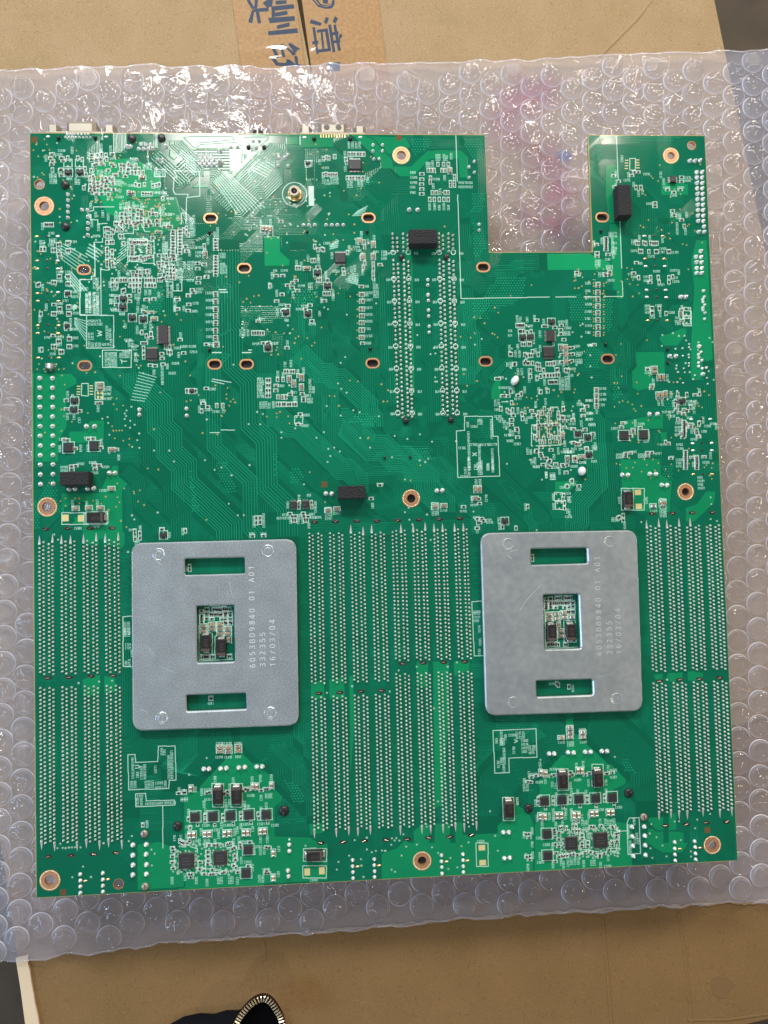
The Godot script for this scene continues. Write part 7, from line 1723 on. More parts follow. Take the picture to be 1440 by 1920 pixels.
const BLOCKS := "75.4 71.5 3 1.8 0|75.4 74.7 3 1.8 0|75.3 78 3 1.8 0|75.2 81.2 3 1.8 0|75.2 84.4 3 1.8 0|75.1 87.7 3 1.8 0|75.1 90.9 3 1.8 0|75 94 3 1.8 0|145.9 72 2.1 1.9 0|145.8 75.2 2.1 1.9 0|145.7 78.7 2.1 1.9 0|145.6 81.7 2.1 1.9 0|145.5 84.9 2.1 1.9 0|145.4 88.2 2.1 1.9 0|145.3 91.5 2.1 1.9 0|245.9 68.4 3.4 2 0|245.8 71.9 3.4 2 0|245.7 74.9 3.4 2 0|245.6 78.1 3.4 2 0|245.4 81.4 3.4 2 0|245.3 84.6 3.4 2 0|245.2 87.9 3.4 2 0|245.1 91 3.4 2 0|250.7 116.8 2.6 2 0|250.6 119.3 2.6 2 0|250.5 121.8 2.6 2 0|250.4 124.2 2.6 2 0|175.3 32 1.6 2.9 1|177.5 32 1.6 2.9 1|179.7 32 1.6 2.9 1|181.7 32 1.6 2.9 1|183.8 32 1.6 2.9 1|179.2 8.9 2.3 3.2 1|182.6 8.9 2.3 3.2 1|185.8 8.2 1.8 3.2 1|167.5 17.1 3.6 2 0|167.5 19.4 3.6 2 0|167.4 21.7 3.6 2 0|167.3 23.9 3.6 2 0|167.3 26.3 3.6 2 0|177.3 22.1 0.9 2.9 1|180.3 25.1 0.8 2.8 1|182.6 18 1.4 3.1 1|174.6 12.2 1.1 2.8 1|175.8 12.2 3 2.8 1|97.1 110 3.7 2.2 0|97 112.2 3.7 2.2 0|97 114.5 3.7 2.2 0|96.9 116.7 3.7 2.2 0|97.8 120 5.1 3.6 1|103.4 120 1.3 3.6 1|108.8 101.7 2 3.6 1|111.4 101.8 2 3.6 1|105.7 107.3 0.9 2.7 1|107.9 107.4 0.7 2.6 1|114.5 106 0.8 2.7 1|116.9 106 0.7 2.7 1|119.7 111.4 1 5.7 1|121.1 113.2 0.8 3.9 1|113.4 117.5 0.6 3.3 1|112.5 120.2 0.9 0.6 1|" \
	+ "105.9 79 1.1 3.3 1|105.9 70.9 0.7 2.7 1|124.6 79.5 0.8 3.3 1|110.1 92.8 0.8 3 1|125.6 74.4 0.8 2.4 1|130.8 73.5 1.8 2.1 1|89.9 88.4 4.7 2.9 1|81.5 122.9 0.8 2.4 1|16.8 48.3 2.2 1.5 0|16.7 51.6 2.3 1.6 0|14.2 53.6 2.8 1.8 0|8.1 47.3 2.5 2.7 0|11 51.8 2 1.8 0|14.8 61.6 2 1.7 0|10.9 61.6 2.6 1.8 0|16.2 67.8 2.3 1.2 0|10.5 65.6 2.5 1.9 0|3.8 47.9 2.5 3 1|4.5 65.4 1.1 5 1|4.7 40.8 0.5 2.4 1|11.3 75.7 2.3 0.9 0|16.9 76.7 2.3 1.5 0|17.2 79.9 2 1.2 0|10.8 79.6 2.1 1.8 0|16.9 90.8 2.3 1.5 0|17 94.3 2.1 1.5 0|10.8 90.4 2.5 1.5 0|7.9 97.7 2.5 1.8 0|9.9 93.9 2.8 1.5 0|16.3 83.4 1.1 4.7 1|6 76.6 1.1 2.4 1|3.3 81.2 1.1 2.9 1|2.9 93.9 0.7 3.5 1|31.3 97.4 0.9 6.5 1|32.7 97.5 0.9 6.5 1|34.1 97.5 0.8 6.5 1|35.4 97.5 0.7 6.5 1|37.5 97.5 0.8 2.8 1|38.8 97.5 0.8 2.8 1|40 97.6 0.8 2.8 1|41.2 97.6 0.8 2.8 1|24.2 83.4 7.2 3 0|30.2 93.9 3.1 0.8 0|24.1 87.1 2.9 5 1|31.7 86.4 2.8 5.8 1|24.1 92.5 6.2 3.3 1|33.6 92.5 0.8 2.4 1|23.3 71.4 3 8.9 1|26.8 69.4 2.6 11.8 1|23.2 72.1 2.6 8.1 1|26.3 70.8 3.2 9.8 1|26.6 64.8 2.4 5.2 0|21.4 69.1 2.9 1.9 0|189.5 130.5 1.8 3 1|189.7 133.5 0.5 19.2 1|194.5 130.6 2.3 1.8 1|194.4 142 1.5 7.8 1|192.2 149.7 3.7 3.1 1|200.2 130.7 0.9 8.4 1|200.1 141.5 0.5 11.4 1|" \
	+ "198 149.8 0.6 3 1|187.7 151.4 0.7 3 1|189.4 147.8 0.7 7.8 1|193.9 147.9 2.2 7.1 1|197.9 150.1 0.7 3 1|200.2 148.1 0.7 6 1|40.3 272.5 1 9.3 1|42.3 278.3 0.9 3.4 1|39.6 282 3.1 4.1 1|43.9 275.5 3 6.9 1|49.8 277.7 0.8 2.3 1|52.5 269.1 2.2 3.5 1|55.5 270.9 2.6 12 1|45.8 282.9 4.2 3.3 1|53.9 283.3 1.6 3.2 1|42.1 290.2 3.3 3.3 1|42.5 289 3.2 1.2 0|45.9 292.4 12.1 1.4 0|197.7 270.1 0.8 3.5 1|200 269 0.7 5.3 1|199.6 272.2 2.3 2.4 1|201 274.3 0.7 6.4 1|199.7 280.9 2.5 2.1 1|198.3 280.8 0.7 3.5 1|200.7 283 0.8 3.2 1|201.8 268.8 1.7 3.6 1|206.9 269 4.4 3.1 1|205.4 275.9 0.5 2.6 1|203.9 270 2.9 1.1 0|209.4 272.6 2.7 6.5 0|212.6 275.3 3 4.2 0|37.9 214.5 3.1 7 1|37.9 218.5 3.4 2.3 1|40.7 227.2 0.5 2.9 1|38.1 231 3.1 3.2 1|189.9 217.8 2.9 3.2 0|190 215.4 2.9 1.3 0|191.7 223.7 1.2 1.2 1|191.9 227.5 0.8 3 1|191.5 231.3 1.7 3.3 1|6.4 8.6 1 4.2 1|17.7 6.8 0.7 2.4 1|24.6 7.4 0.5 4.2 1|27.9 7.1 0.9 4.5 1|30.4 5.6 0.8 5.4 1|34.4 6.7 0.6 1.8 1|19.2 20.6 2.8 2.4 1|26.5 11.6 0.8 4.2 1|40.7 14.2 1.1 2.7 1|42.4 13.9 0.8 3 1|28.8 16.4 3.1 2.4 1|48.8 13.3 4.3 3 1|54 16.6 4.3 2.7 1|38.4 30.1 1.4 4.2 1|41.9 31.3 0.9 4.8 1|56.9 31.4 1.4 5.4 1|68.8 36.5 2.7 9.9 1|57 46.9 2.2 8.4 1|25.5 30.7 1.1 3 1|" \
	+ "27.8 28.9 0.5 2.4 1|33 26.5 1.1 3.6 1|25.2 35.2 1.8 3.5 1|27.5 34.1 0.6 3.7 1|30.7 34.1 0.8 3.7 1|32.9 35.4 1.8 3.9 1|36.2 36.1 3.7 3 1|25.8 39.7 0.8 2.4 1|28.7 41.9 0.6 1.9 1|55.9 34 1.8 3 1|63.2 36.6 0.8 2.8 1|44.2 37.2 4.6 2.6 0|38.6 31.3 1.2 3.5 0|56.6 47.2 2.8 7.1 1|47.2 59.8 1.4 3.4 1|50.7 59.8 0.8 3.4 1|33.4 65.3 1.2 3.9 1|37.2 61.5 1 3 1|41.3 61.5 1 2.6 1|44.3 71 0.8 3.4 1|45.8 71 1 3.4 1|48.7 69.5 3.5 3 1|54.3 69.8 2 3.9 1|58.3 67.2 0.7 6.5 1|60 67.2 0.7 6.5 1|60.9 62.5 1.4 3 1|62.6 65.5 1 5.2 1|64.1 63.4 0.8 3.9 1|61.8 73.7 0.8 2.6 1|61.1 77.1 0.8 3 1|65.8 56.9 0.8 3.9 1|41.8 71.4 0.8 3.9 1|33.5 73 1.2 3.4 1|45.1 76.1 0.8 4.3 1|47.6 77 0.8 3 1|68 51.2 1.1 4.2 1|76.2 46.4 1.1 3.6 1|67.6 57.5 2.5 4.5 0|71.5 50.9 2.3 1.2 0|71.1 53.3 2.6 3.3 0|71.1 69.7 2.3 3 0|75.1 62 2.3 1.8 0|79.2 42.7 2.5 4.6 1|81.3 54 3.2 2.7 0|81.7 58.6 3.2 5.1 0|41.3 92 2.8 3.6 1|42.7 94.9 2.6 2.1 1|51.8 104.5 1.4 3.6 1|55.3 103.9 1.9 8.6 1|39.7 83.7 1.1 3.6 1|44.9 84.3 1.1 4.2 1|48.3 84.4 1.1 3.6 1|50.6 85 1.4 4.7 1|57.6 102.8 2 2.7 1|43.8 97.9 0.5 3 1|61.2 73.2 1.1 3 1|61.4 78 0.8 1.8 1|65.2 77.4 0.5 2.4 1|63.6 88.7 0.8 3 1|62.6 98.1 1.4 2.4 1|45.3 73.1 1.4 3.6 1|55.1 96.3 1.1 4.1 1|" \
	+ "33.5 74.2 2.3 2.4 0|63.8 95.2 2.9 1.2 0|68.1 97.6 3.2 1.2 0|60.2 102.5 2.9 1.8 0|69.6 76 2.9 1.5 0|68.6 79.5 2.9 1.2 0|33.8 78.3 3.1 0.9 0|72 119.2 1.7 0.9 0|74 123.4 2 0.6 0|71.1 122.5 1.1 2.4 1|14.6 114.8 0.8 2.6 1|14.5 123.8 0.8 3.2 1|19.5 125.7 1.7 2.9 1|17.3 125.3 0.8 1.8 1|27.6 120.8 2 3 1|28.8 135.2 0.8 3.5 1|11.2 138.9 0.8 2.3 1|20 138.5 0.8 2.6 1|23.1 138.5 0.8 2.6 1|32.2 139 0.8 3.2 1|36.1 142.3 0.8 2.9 1|16.3 161.6 0.9 3.4 1|22.3 161.4 0.8 3.5 1|26.8 161.8 1 3.4 1|139.6 3.4 6.5 3 1|138.8 21.4 2.9 3.1 1|143.6 21.4 2.9 2.4 1|131.4 20.5 4.1 2.4 1|126.5 10.8 0.8 3.1 1|127.8 20.8 0.7 1.8 1|147.8 19.6 0.7 2.4 1|137.7 7.4 0.8 3.4 1|137.8 15.3 0.7 1.8 1|122.6 11.7 0.8 3 1|144.2 44.3 0.8 2.4 1|149.8 46.1 1.4 3 1|142 47.6 1.1 2.7 1|147.1 47.3 0.8 3 1|149.3 66.7 2.5 7.9 1|139.3 60 2.9 2.7 1|144.3 61.9 0.8 2.4 1|102.7 67.6 1.6 2.7 1|104 63.7 0.7 2.1 1|113 71.3 0.8 3 1|120.1 56 0.8 2.1 1|124.6 55.4 0.8 2.4 1|115 58 0.5 2.4 1|117.1 58.1 0.5 2.4 1|124.8 56.3 0.8 3 1|120.4 69.2 2.3 1.5 1|127.9 63.3 0.8 2.1 1|131 73.2 1.7 1.2 1|99.5 39.3 0.8 2.4 1|103.9 38.7 0.8 3 1|130.8 54.2 0.8 2.7 1|138.6 51.5 1 2.4 1|213.5 83.5 3.1 2.8 1|218 83.7 0.8 2.8 1|221.5 83.5 0.7 2.8 1|225.6 84.4 1.9 3 1|" \
	+ "236.1 85.3 1.9 3.2 1|209.5 96.4 2 3.2 1|213.4 96.8 1.7 2 1|214.1 99.6 1.9 2.8 1|212.3 99.7 0.9 2.6 1|221.4 98.1 0.7 2.8 1|223.6 98.1 0.7 2 1|213 107.8 3.6 2.8 1|218.1 107.5 0.8 6.3 1|221.3 106.7 0.7 1.6 1|221.3 110.6 0.5 2.7 1|225 112.6 2.1 2.8 1|232.1 112 5.5 5.6 1|234.1 106.9 0.5 2.4 1|222.3 116.5 0.9 2.7 1|225.8 116.6 0.9 2.4 1|210.6 115.9 0.9 2.7 1|215.8 116.8 0.7 2 1|202.3 121.6 3.2 2.8 1|212.4 124.5 0.6 3.5 1|215.7 125.2 0.9 2.9 1|216.1 129.7 0.5 2.7 1|220.7 122.3 0.5 3.1 1|225.1 121.2 0.7 3.1 1|233.1 122.9 0.7 2.7 1|237.7 127.7 0.7 2.7 1|208.5 134.6 2.6 3.2 1|216.2 143.7 0.7 2.7 1|217.6 143.7 0.7 2.7 1|228.1 145.8 0.7 3.1 1|217.9 147.6 3 3.2 1|230.3 151.3 1 4.3 1|224.3 154.3 0.9 2.7 1|226.4 154.7 2.8 3.2 1|229.8 95.8 0.5 1.6 1|233.2 141.3 0.5 2 1|230.1 144.7 0.7 2 1|240 143.8 1.3 1.2 1|247.1 142.7 1.1 2 1|223.7 89.9 0.9 3.5 1|230.6 104.1 2.1 2.8 0|240 97.3 4.1 2 0|240.5 100.3 4.5 2.4 0|240.2 103.6 4.5 2.2 0|204.7 115.7 4.6 1.8 0|210.7 141.2 2.9 1.8 0|202.4 125.5 1.5 0.8 0|240 123.8 2.3 1 0|244.2 122.1 2.5 1 0|245 132.9 3.1 2 0|206 133.4 2.3 1.4 0|264.9 10.5 0.9 2 1|267.6 17.1 0.9 3 1|269.8 20.1 0.8 4 1|261.7 17.8 0.7 2 1|261.5 23.4 0.7 2.3 1|282.7 17.4 0.8 2.6 1|" \
	+ "284.1 20.1 0.9 3 1|271.9 25.7 0.9 3 1|273.9 25.3 0.7 2.3 1|287 35.2 0.9 3.3 1|289.7 36.2 0.9 3 1|291 36.5 0.7 2.6 1|294 35.2 0.7 3.3 1|289.4 40.8 0.7 5.6 1|293.3 43.5 0.7 3 1|271.4 46.7 1.6 2.3 1|276.3 46.7 1.7 2.3 1|282.2 48 1.2 2.3 1|257.7 43.7 0.7 3.9 1|250.2 49.5 0.7 2.6 1|253.9 46.9 0.8 3.9 1|258.9 46.3 0.5 11.1 1|289.2 62.5 0.9 2.6 1|258.6 45.3 2.4 3 0|268.2 48.9 2.3 2.3 0|267.8 53.5 3.2 2 0|281.3 52.6 3.3 1 0|281.1 54.2 3.3 1 0|286.9 54.3 2.6 1.7 0|275.9 31.6 2.9 2 0|267.6 65.6 2.6 1.6 0|273.2 65.6 2.8 3.6 0|277.9 63 3 1.7 0|285.8 62.8 3.9 1.3 0|279.6 69.3 3.2 2 0|286.7 66.1 2.8 3.6 0|252.3 63.9 2.3 2.3 0|275.2 113.1 0.6 3.1 1|290 79.5 0.8 2.2 1|279.6 81.6 0.8 3.1 1|281.8 111.4 1.7 2.8 1|277.3 122.3 0.8 3.1 1|279.1 122.4 0.8 3.1 1|283 118.8 0.5 3.1 1|266 131.9 0.8 2.7 1|284.1 123.1 0.8 3.1 1|293.5 126.9 1.8 2.2 1|281.9 128.8 0.5 2.1 1|291.9 136.6 0.9 1.8 1|303.5 134.1 0.6 2.8 1|300.4 148.1 0.8 2.1 1|241.1 132.6 2.1 1.9 1|248.4 126.1 0.5 2.4 1|237.6 127.7 0.8 3 1|247 138.2 0.8 1.8 1|264.3 137 0.5 2.7 1|272 137.8 0.8 2.4 1|286.2 131.6 2.7 1.3 0|285.2 133.1 3.3 1.6 0|284.8 135 3.9 3.1 0|284.6 138.2 4 1.7 0|285.1 142.9 3.4 1 0|285.3 144.7 2.7 1.9 0|284.7 149.9 3.2 4.3 0|" \
	+ "292.1 151.5 2 2.8 0|292 140.6 3.7 1.6 0|240 123.2 2.7 1.6 0|244 122.1 2.4 1.6 0|245.1 133.3 3 1.6 0|246.2 143 2.1 2.2 0|273.2 79.1 1.7 4.6 0|284 82.2 3.1 1.6 0|93.8 169.6 0.8 6.2 1|98 169.8 0.7 6.3 1|113.7 162.1 0.9 3 1|120.8 164.1 0.6 5.9 1|109.8 172.6 0.7 2.1 1|113 173 0.7 1.8 1|115.1 173 0.7 1.8 1|117.8 174.9 0.8 2.1 1|108.7 165.5 0.8 2.4 1|146 165.3 0.8 3.6 1|113.9 171.5 0.8 1.5 1|192.4 156.9 0.6 3 1|194.2 156.9 0.6 3 1|196.7 164.1 0.7 3 1|214.3 168.4 0.8 3 1|202.2 177.1 0.8 2.7 1|202 174.4 1.1 2.4 1|192.3 178.3 1.7 2.7 1|227.1 164.2 0.8 3 1|227.1 168.4 0.9 3 1|234.7 165 0.8 3.6 1|233.3 169.2 0.8 4.2 1|224.2 154 1.1 3.3 1|226.6 154.6 2.6 3.4 1|190.4 164.3 0.8 3 1|257.2 166.8 0.8 2.7 1|269.6 166.8 0.8 3 1|259.2 177.9 0.8 3 1|233.8 165 0.8 3 1|234.2 171 0.8 3 1|294.4 158 2.8 6.4 0|42.2 176.4 0.5 3.2 1|43 179.9 0.8 3.2 1|44.1 179.6 0.6 2.3 1|44.8 173.3 0.8 2.9 1|57.3 177.3 1 2.1 1|63 175.5 0.8 2.9 1|64.9 190.9 0.9 3.2 1|73 250.9 2.1 1.8 0|222.8 248.3 2.6 1.9 0|232.7 249.8 0.8 2.7 1|59.7 285.7 0.7 3.2 1|66.6 286.1 0.7 2.7 1|69.2 287.6 0.6 2.9 1|75 282.9 0.7 2.5 1|82.8 282.9 0.7 2.9 1|81.1 284.9 0.6 3.6 1|90.8 282.9 0.7 2.7 1|94.3 283.1 0.7 2.7 1|99 282.7 0.8 3.1 1|" \
	+ "94.5 291.2 0.7 2.5 1|79.3 290.5 0.6 5 1|81 291.3 0.6 4.3 1|87.2 291.6 0.6 4.3 1|70.2 292.9 0.5 2.8 1|70.7 295.8 0.8 3.2 1|63.6 296.1 0.7 2.8 1|79.5 295.8 1.4 1.8 1|89.1 296.3 0.9 1.5 1|87.5 295.9 0.5 1.4 1|94.3 296.2 0.6 2.5 1|96.6 295.9 0.7 1.8 1|77.4 302.4 0.5 2.5 1|85.6 302.5 0.5 2.8 1|90.7 303.8 0.7 2.9 1|82.9 304.8 0.6 3.2 1|84.1 304.5 0.5 2.8 1|76.1 305.5 0.5 3.5 1|68.7 305.2 0.7 2.1 1|57.4 305.9 1.9 3.1 1|60.1 306 1.7 3.1 1|62.5 305.9 0.7 2.5 1|67.9 309.4 2.1 2.2 1|70.4 309.8 3.1 1.9 1|74.5 309.7 0.7 1.8 1|82.4 309.4 1.7 2.9 1|84.7 309.5 0.5 2.1 1|93.8 308.9 0.7 2.9 1|96.7 309 0.5 2.8 1|93.7 313.8 0.7 2.9 1|95.3 313.9 0.5 2.8 1|91.2 313.9 0.5 2.7 1|101.6 313.1 0.5 2.8 1|101.2 323.7 0.5 2.8 1|56.1 322.8 2 4.3 1|61.6 323.2 0.6 2.7 1|66.3 324.7 1.5 2.9 1|70.8 326 0.7 2.8 1|75.6 325.2 2.6 2.9 1|80.4 324.7 2.2 3.6 1|83.7 326 0.5 2.8 1|84.7 321.1 0.7 2.8 1|93.1 325.2 0.5 3 1|94.5 325.3 0.6 3 1|90.2 321.2 0.5 2.3 1|85.5 316.9 0.6 3.2 1|45.9 299.8 0.9 3.1 1|216.7 282.9 0.8 2.8 1|211.8 286.9 0.6 1.9 1|209.5 289.1 0.7 2.5 1|209.3 292.7 3.1 2.2 1|218.8 289.7 0.6 2.5 1|222 291.1 0.5 2.7 1|223.5 291.4 0.5 3 1|230 291.7 0.8 3 1|238.2 291.2 0.5 3 1|233.1 283 0.6 3 1|236.2 282.9 0.7 3.2 1|" \
	+ "247.2 285.3 0.8 3 1|246.2 292 0.8 2.1 1|230.3 294.7 0.5 3 1|223.6 296 0.6 2.5 1|214.2 297.7 0.5 4.2 1|216.6 297.8 0.1 2.1 1|233.3 295.8 0.8 1.9 1|237 296 0.6 2.3 1|245.9 295.4 0.5 3.4 1|214.6 306.3 0.6 2.3 1|220.2 305.1 0.5 2.7 1|222 302.7 0.4 5.9 1|227.3 305 0.5 3 1|230 303 0.6 5.9 1|227.5 305.4 1.9 0.9 1|234.7 304.5 0.9 4.6 1|222.9 309 1.4 2.2 1|225.9 308.9 0.8 1.9 1|237.7 305.5 0.8 3 1|242.8 307 1.5 4.7 1|245.1 308.8 5.1 2.8 1|216.8 309.5 0.7 1.7 1|208.6 312.6 0.7 2.7 1|212.3 311 0.5 2.9 1|212.1 316.4 0.8 2.9 1|209.1 321.6 0.6 2.5 1|212.1 321.8 0.8 2.5 1|209.8 326.8 0.8 2.7 1|215.3 322.3 0.6 2.5 1|221.1 318.5 0.4 2.5 1|229.2 324.7 5 3.2 1|238.2 325.2 2.5 3.5 1|234.7 325.8 0.5 3.4 1|242.3 326.6 1.8 3 1|245.8 323.9 0.5 3 1|227.8 325.5 0.7 3 1|225.7 326.2 1 3 1|224.6 325.3 0.6 2.5 1|221 326 0.5 2.9 1|236.9 313.4 1.8 3.4 1|258.1 309.8 1.4 2.2 1|255.2 311.4 0.8 6.3 1|255.8 318.1 0.4 6.3 1|259 315.3 2.1 2.6 1|258 318.6 3 1.8 1|206.1 297.7 0.8 3 1|206.2 297.7 0.7 2.9 1|223.1 299.2 0.8 3.1 1"
const OUTLINE := "0 0 202.2 0 202.4 54.4 249.8 54.4 249.8 0 305 0 305 330 0 330"
const HOLES := "6.08 32.84 2.12 2.12|163.76 9.82 2.12 2.12|288.52 9.66 1.77 1.77|6.16 164.89 2.12 2.12|163.75 165 1.89 1.89|288.54 164.98 1.77 1.77|5.81 322.97 2.19 2.19|163.95 322.94 1.89 1.89|293.69 322.62 1.89 1.89|4.11 23.19 2.12 2.12|298.45 4.86 1.89 1.89|34.27 326.02 2.12 2.12|78.1 38.38 2.48 1.65|22.82 61.22 2.48 1.65|92.43 61.03 2.48 1.65|148.17 38.44 2.48 1.65|255.04 38.47 2.48 1.65|199.4 61.24 2.48 1.65|22.69 103.68 2.48 1.65|78.67 103.8 2.48 1.65|92.63 103.99 2.48 1.65|148.26 104.29 2.48 1.65|199.07 104.14 2.48 1.65|255.03 103.81 2.48 1.65"
const RIMS := "6.08 32.84 2.12 2.12 2.12 1|163.76 9.82 2.12 2.12 1.89 1|288.52 9.66 1.77 1.77 2 1|6.16 164.89 2.12 2.12 2.12 1|163.75 165 1.89 1.89 2.12 1|288.54 164.98 1.77 1.77 2.12 1|5.81 322.97 2.19 2.19 2.17 1|163.95 322.94 1.89 1.89 2.24 1|293.69 322.62 1.89 1.89 2.12 1|4.11 23.19 2.12 2.12 0.15 0|298.45 4.86 1.89 1.89 0.15 0|34.27 326.02 2.12 2.12 0.15 0|78.1 38.38 2.48 1.65 0.71 0|22.82 61.22 2.48 1.65 0.71 0|92.43 61.03 2.48 1.65 0.71 0|148.17 38.44 2.48 1.65 0.71 0|255.04 38.47 2.48 1.65 0.71 0|199.4 61.24 2.48 1.65 0.71 0|22.69 103.68 2.48 1.65 0.71 0|78.67 103.8 2.48 1.65 0.71 0|92.63 103.99 2.48 1.65 0.71 0|148.26 104.29 2.48 1.65 0.71 0|199.07 104.14 2.48 1.65 0.71 0|255.03 103.81 2.48 1.65 0.71 0"
const PLUGS := "78.1 38.38 7 5|92.43 61.03 7 5|148.17 38.44 7 5|255.04 38.47 7 5|199.4 61.24 7 5|78.67 103.8 7 5|92.63 103.99 7 5|148.26 104.29 7 5|199.07 104.14 7 5|255.03 103.81 7 5|163.75 165 6 6|163.95 322.94 5 5|288.54 164.98 5 5"
const PEGS := "15.32 23.43 1.77|15.24 42.02 1.77|44.41 2.61 1.77|57.21 2.33 1.77|162.55 56.63 1.3|182.81 56.62 1.3|162.36 130.36 1.3|182.45 130.36 1.3|59.36 302.8 1.89|104.74 298.54 2.12|211.45 302.54 1.89|256.54 297.9 1.89|12.54 2.49 0.83|28.43 2.43 0.83|124.68 2.45 0.9|140.89 2.39 0.9|95.39 6.45 0.94|102.37 6.43 0.94|282.84 99.77 0.71|282.82 105.9 0.71|152.4 146.59 0.59|163.8 146.6 0.59|120.6 44.91 0.59|77.51 44.99 0.71|254.03 45.03 0.71|254.19 97.2 0.71|76.58 97.37 0.71|147.31 97.8 0.71|147.29 44.89 0.71"
const LATCHES := "5.47 174.42|14.79 174.43|24.15 174.56|33.42 174.69|5.78 238.04|14.7 238.14|23.87 238.03|33.07 238.15|5.2 313.08|14.58 313.11|23.89 313.02|33.24 312.93|120.87 174.42|129.99 174.42|139.38 174.54|148.33 174.66|157.54 174.66|166.91 174.54|176.07 174.54|185.25 174.54|120.96 249.04|130.01 249.05|139.32 248.95|148.31 248.94|157.77 237.58|166.95 237.57|176.03 237.66|185.38 237.77|120.35 313.13|129.79 313.26|139.14 313.15|148.41 313.27|157.82 313.39|167.04 313.16|176.4 313.28|185.8 313.05|272.69 174.49|282.05 174.61|291.2 174.6|300.63 174.72|272.79 249.48|281.97 249.23|291.17 249.22|300.4 249.09|272.83 313.13|282.31 313|291.46 312.74|300.62 312.83"
const OVALS := "2.71 46.31 0|7.15 46.44 1|11.71 46.28 2|2.79 57.08 0|7.17 57.1 1|11.61 57.13 2|2.76 60.62 0|7.13 60.65 1|11.69 60.68 2|2.77 71.53 0|7.15 71.45 1|11.59 71.13 2|2.86 74.89 0|7.17 74.93 1|11.66 74.97 0|2.76 85.64 0|7.19 85.57 1|11.56 85.74 0|2.74 89.04 0|7.15 89.33 1|11.52 89.26 0|2.81 99.88 0|7.23 99.76 1|11.59 99.94 0|274.42 72.29 2|278.98 72.14 1|283.34 72.36 2|274.41 75.55 2|278.95 75.72 1|283.44 75.76 2|274.45 86.33 0|279 86.32 1|283.48 86.43 0|292.68 132.06 2|297.23 132.02 1|301.59 132.1 2|292.81 143.04 2|296.98 143 1|301.71 143.09 2|292.85 146.26 2|297.13 146.47 1|301.68 146.44 2|274.43 47.2 2|278.79 47.22 1|283.08 47.24 0|274.38 57.8 0|278.86 57.83 1|283.41 57.85 0|274.5 61.26 2|278.98 61.29 1|283.39 61.32 2|301.15 72.7 2|292.61 157.13 0|297.02 157.23 1|301.37 157.33 0|20.44 324.02 0|29.76 323.84 0|135.91 324.01 0|145.28 324.03 0|174.67 323.88 0|183.92 323.9 0|278.93 323.61 0|288.23 323.65 0|7.96 1.69 2|33.04 1.7 2|120.44 1.65 2|145.44 1.45 2"
const SCREWS := "45.4 305.49|45.42 327.61|262.97 308.81"
const NYLON := "211.86 113.24 -0.50 1.25|240.88 154.62 0.00 1.10"
const STANDOFF := Vector2(115.42, 27.69)
const CRYSTAL := Vector2(8.26, 103.99)
const FOAM := "19.71 153.37 11.98 5.73 0 black_foam_block_at_the_left_by_the_power_connector_pins|263.5 33.23 6.03 14.18 0 black_foam_block_standing_near_the_top_right_notch|171.86 49.57 12.36 6.52 0 black_foam_block_bridging_the_two_riser_sockets|137.34 162 11.99 5.5 0 black_foam_block_above_the_middle_memory_sockets"
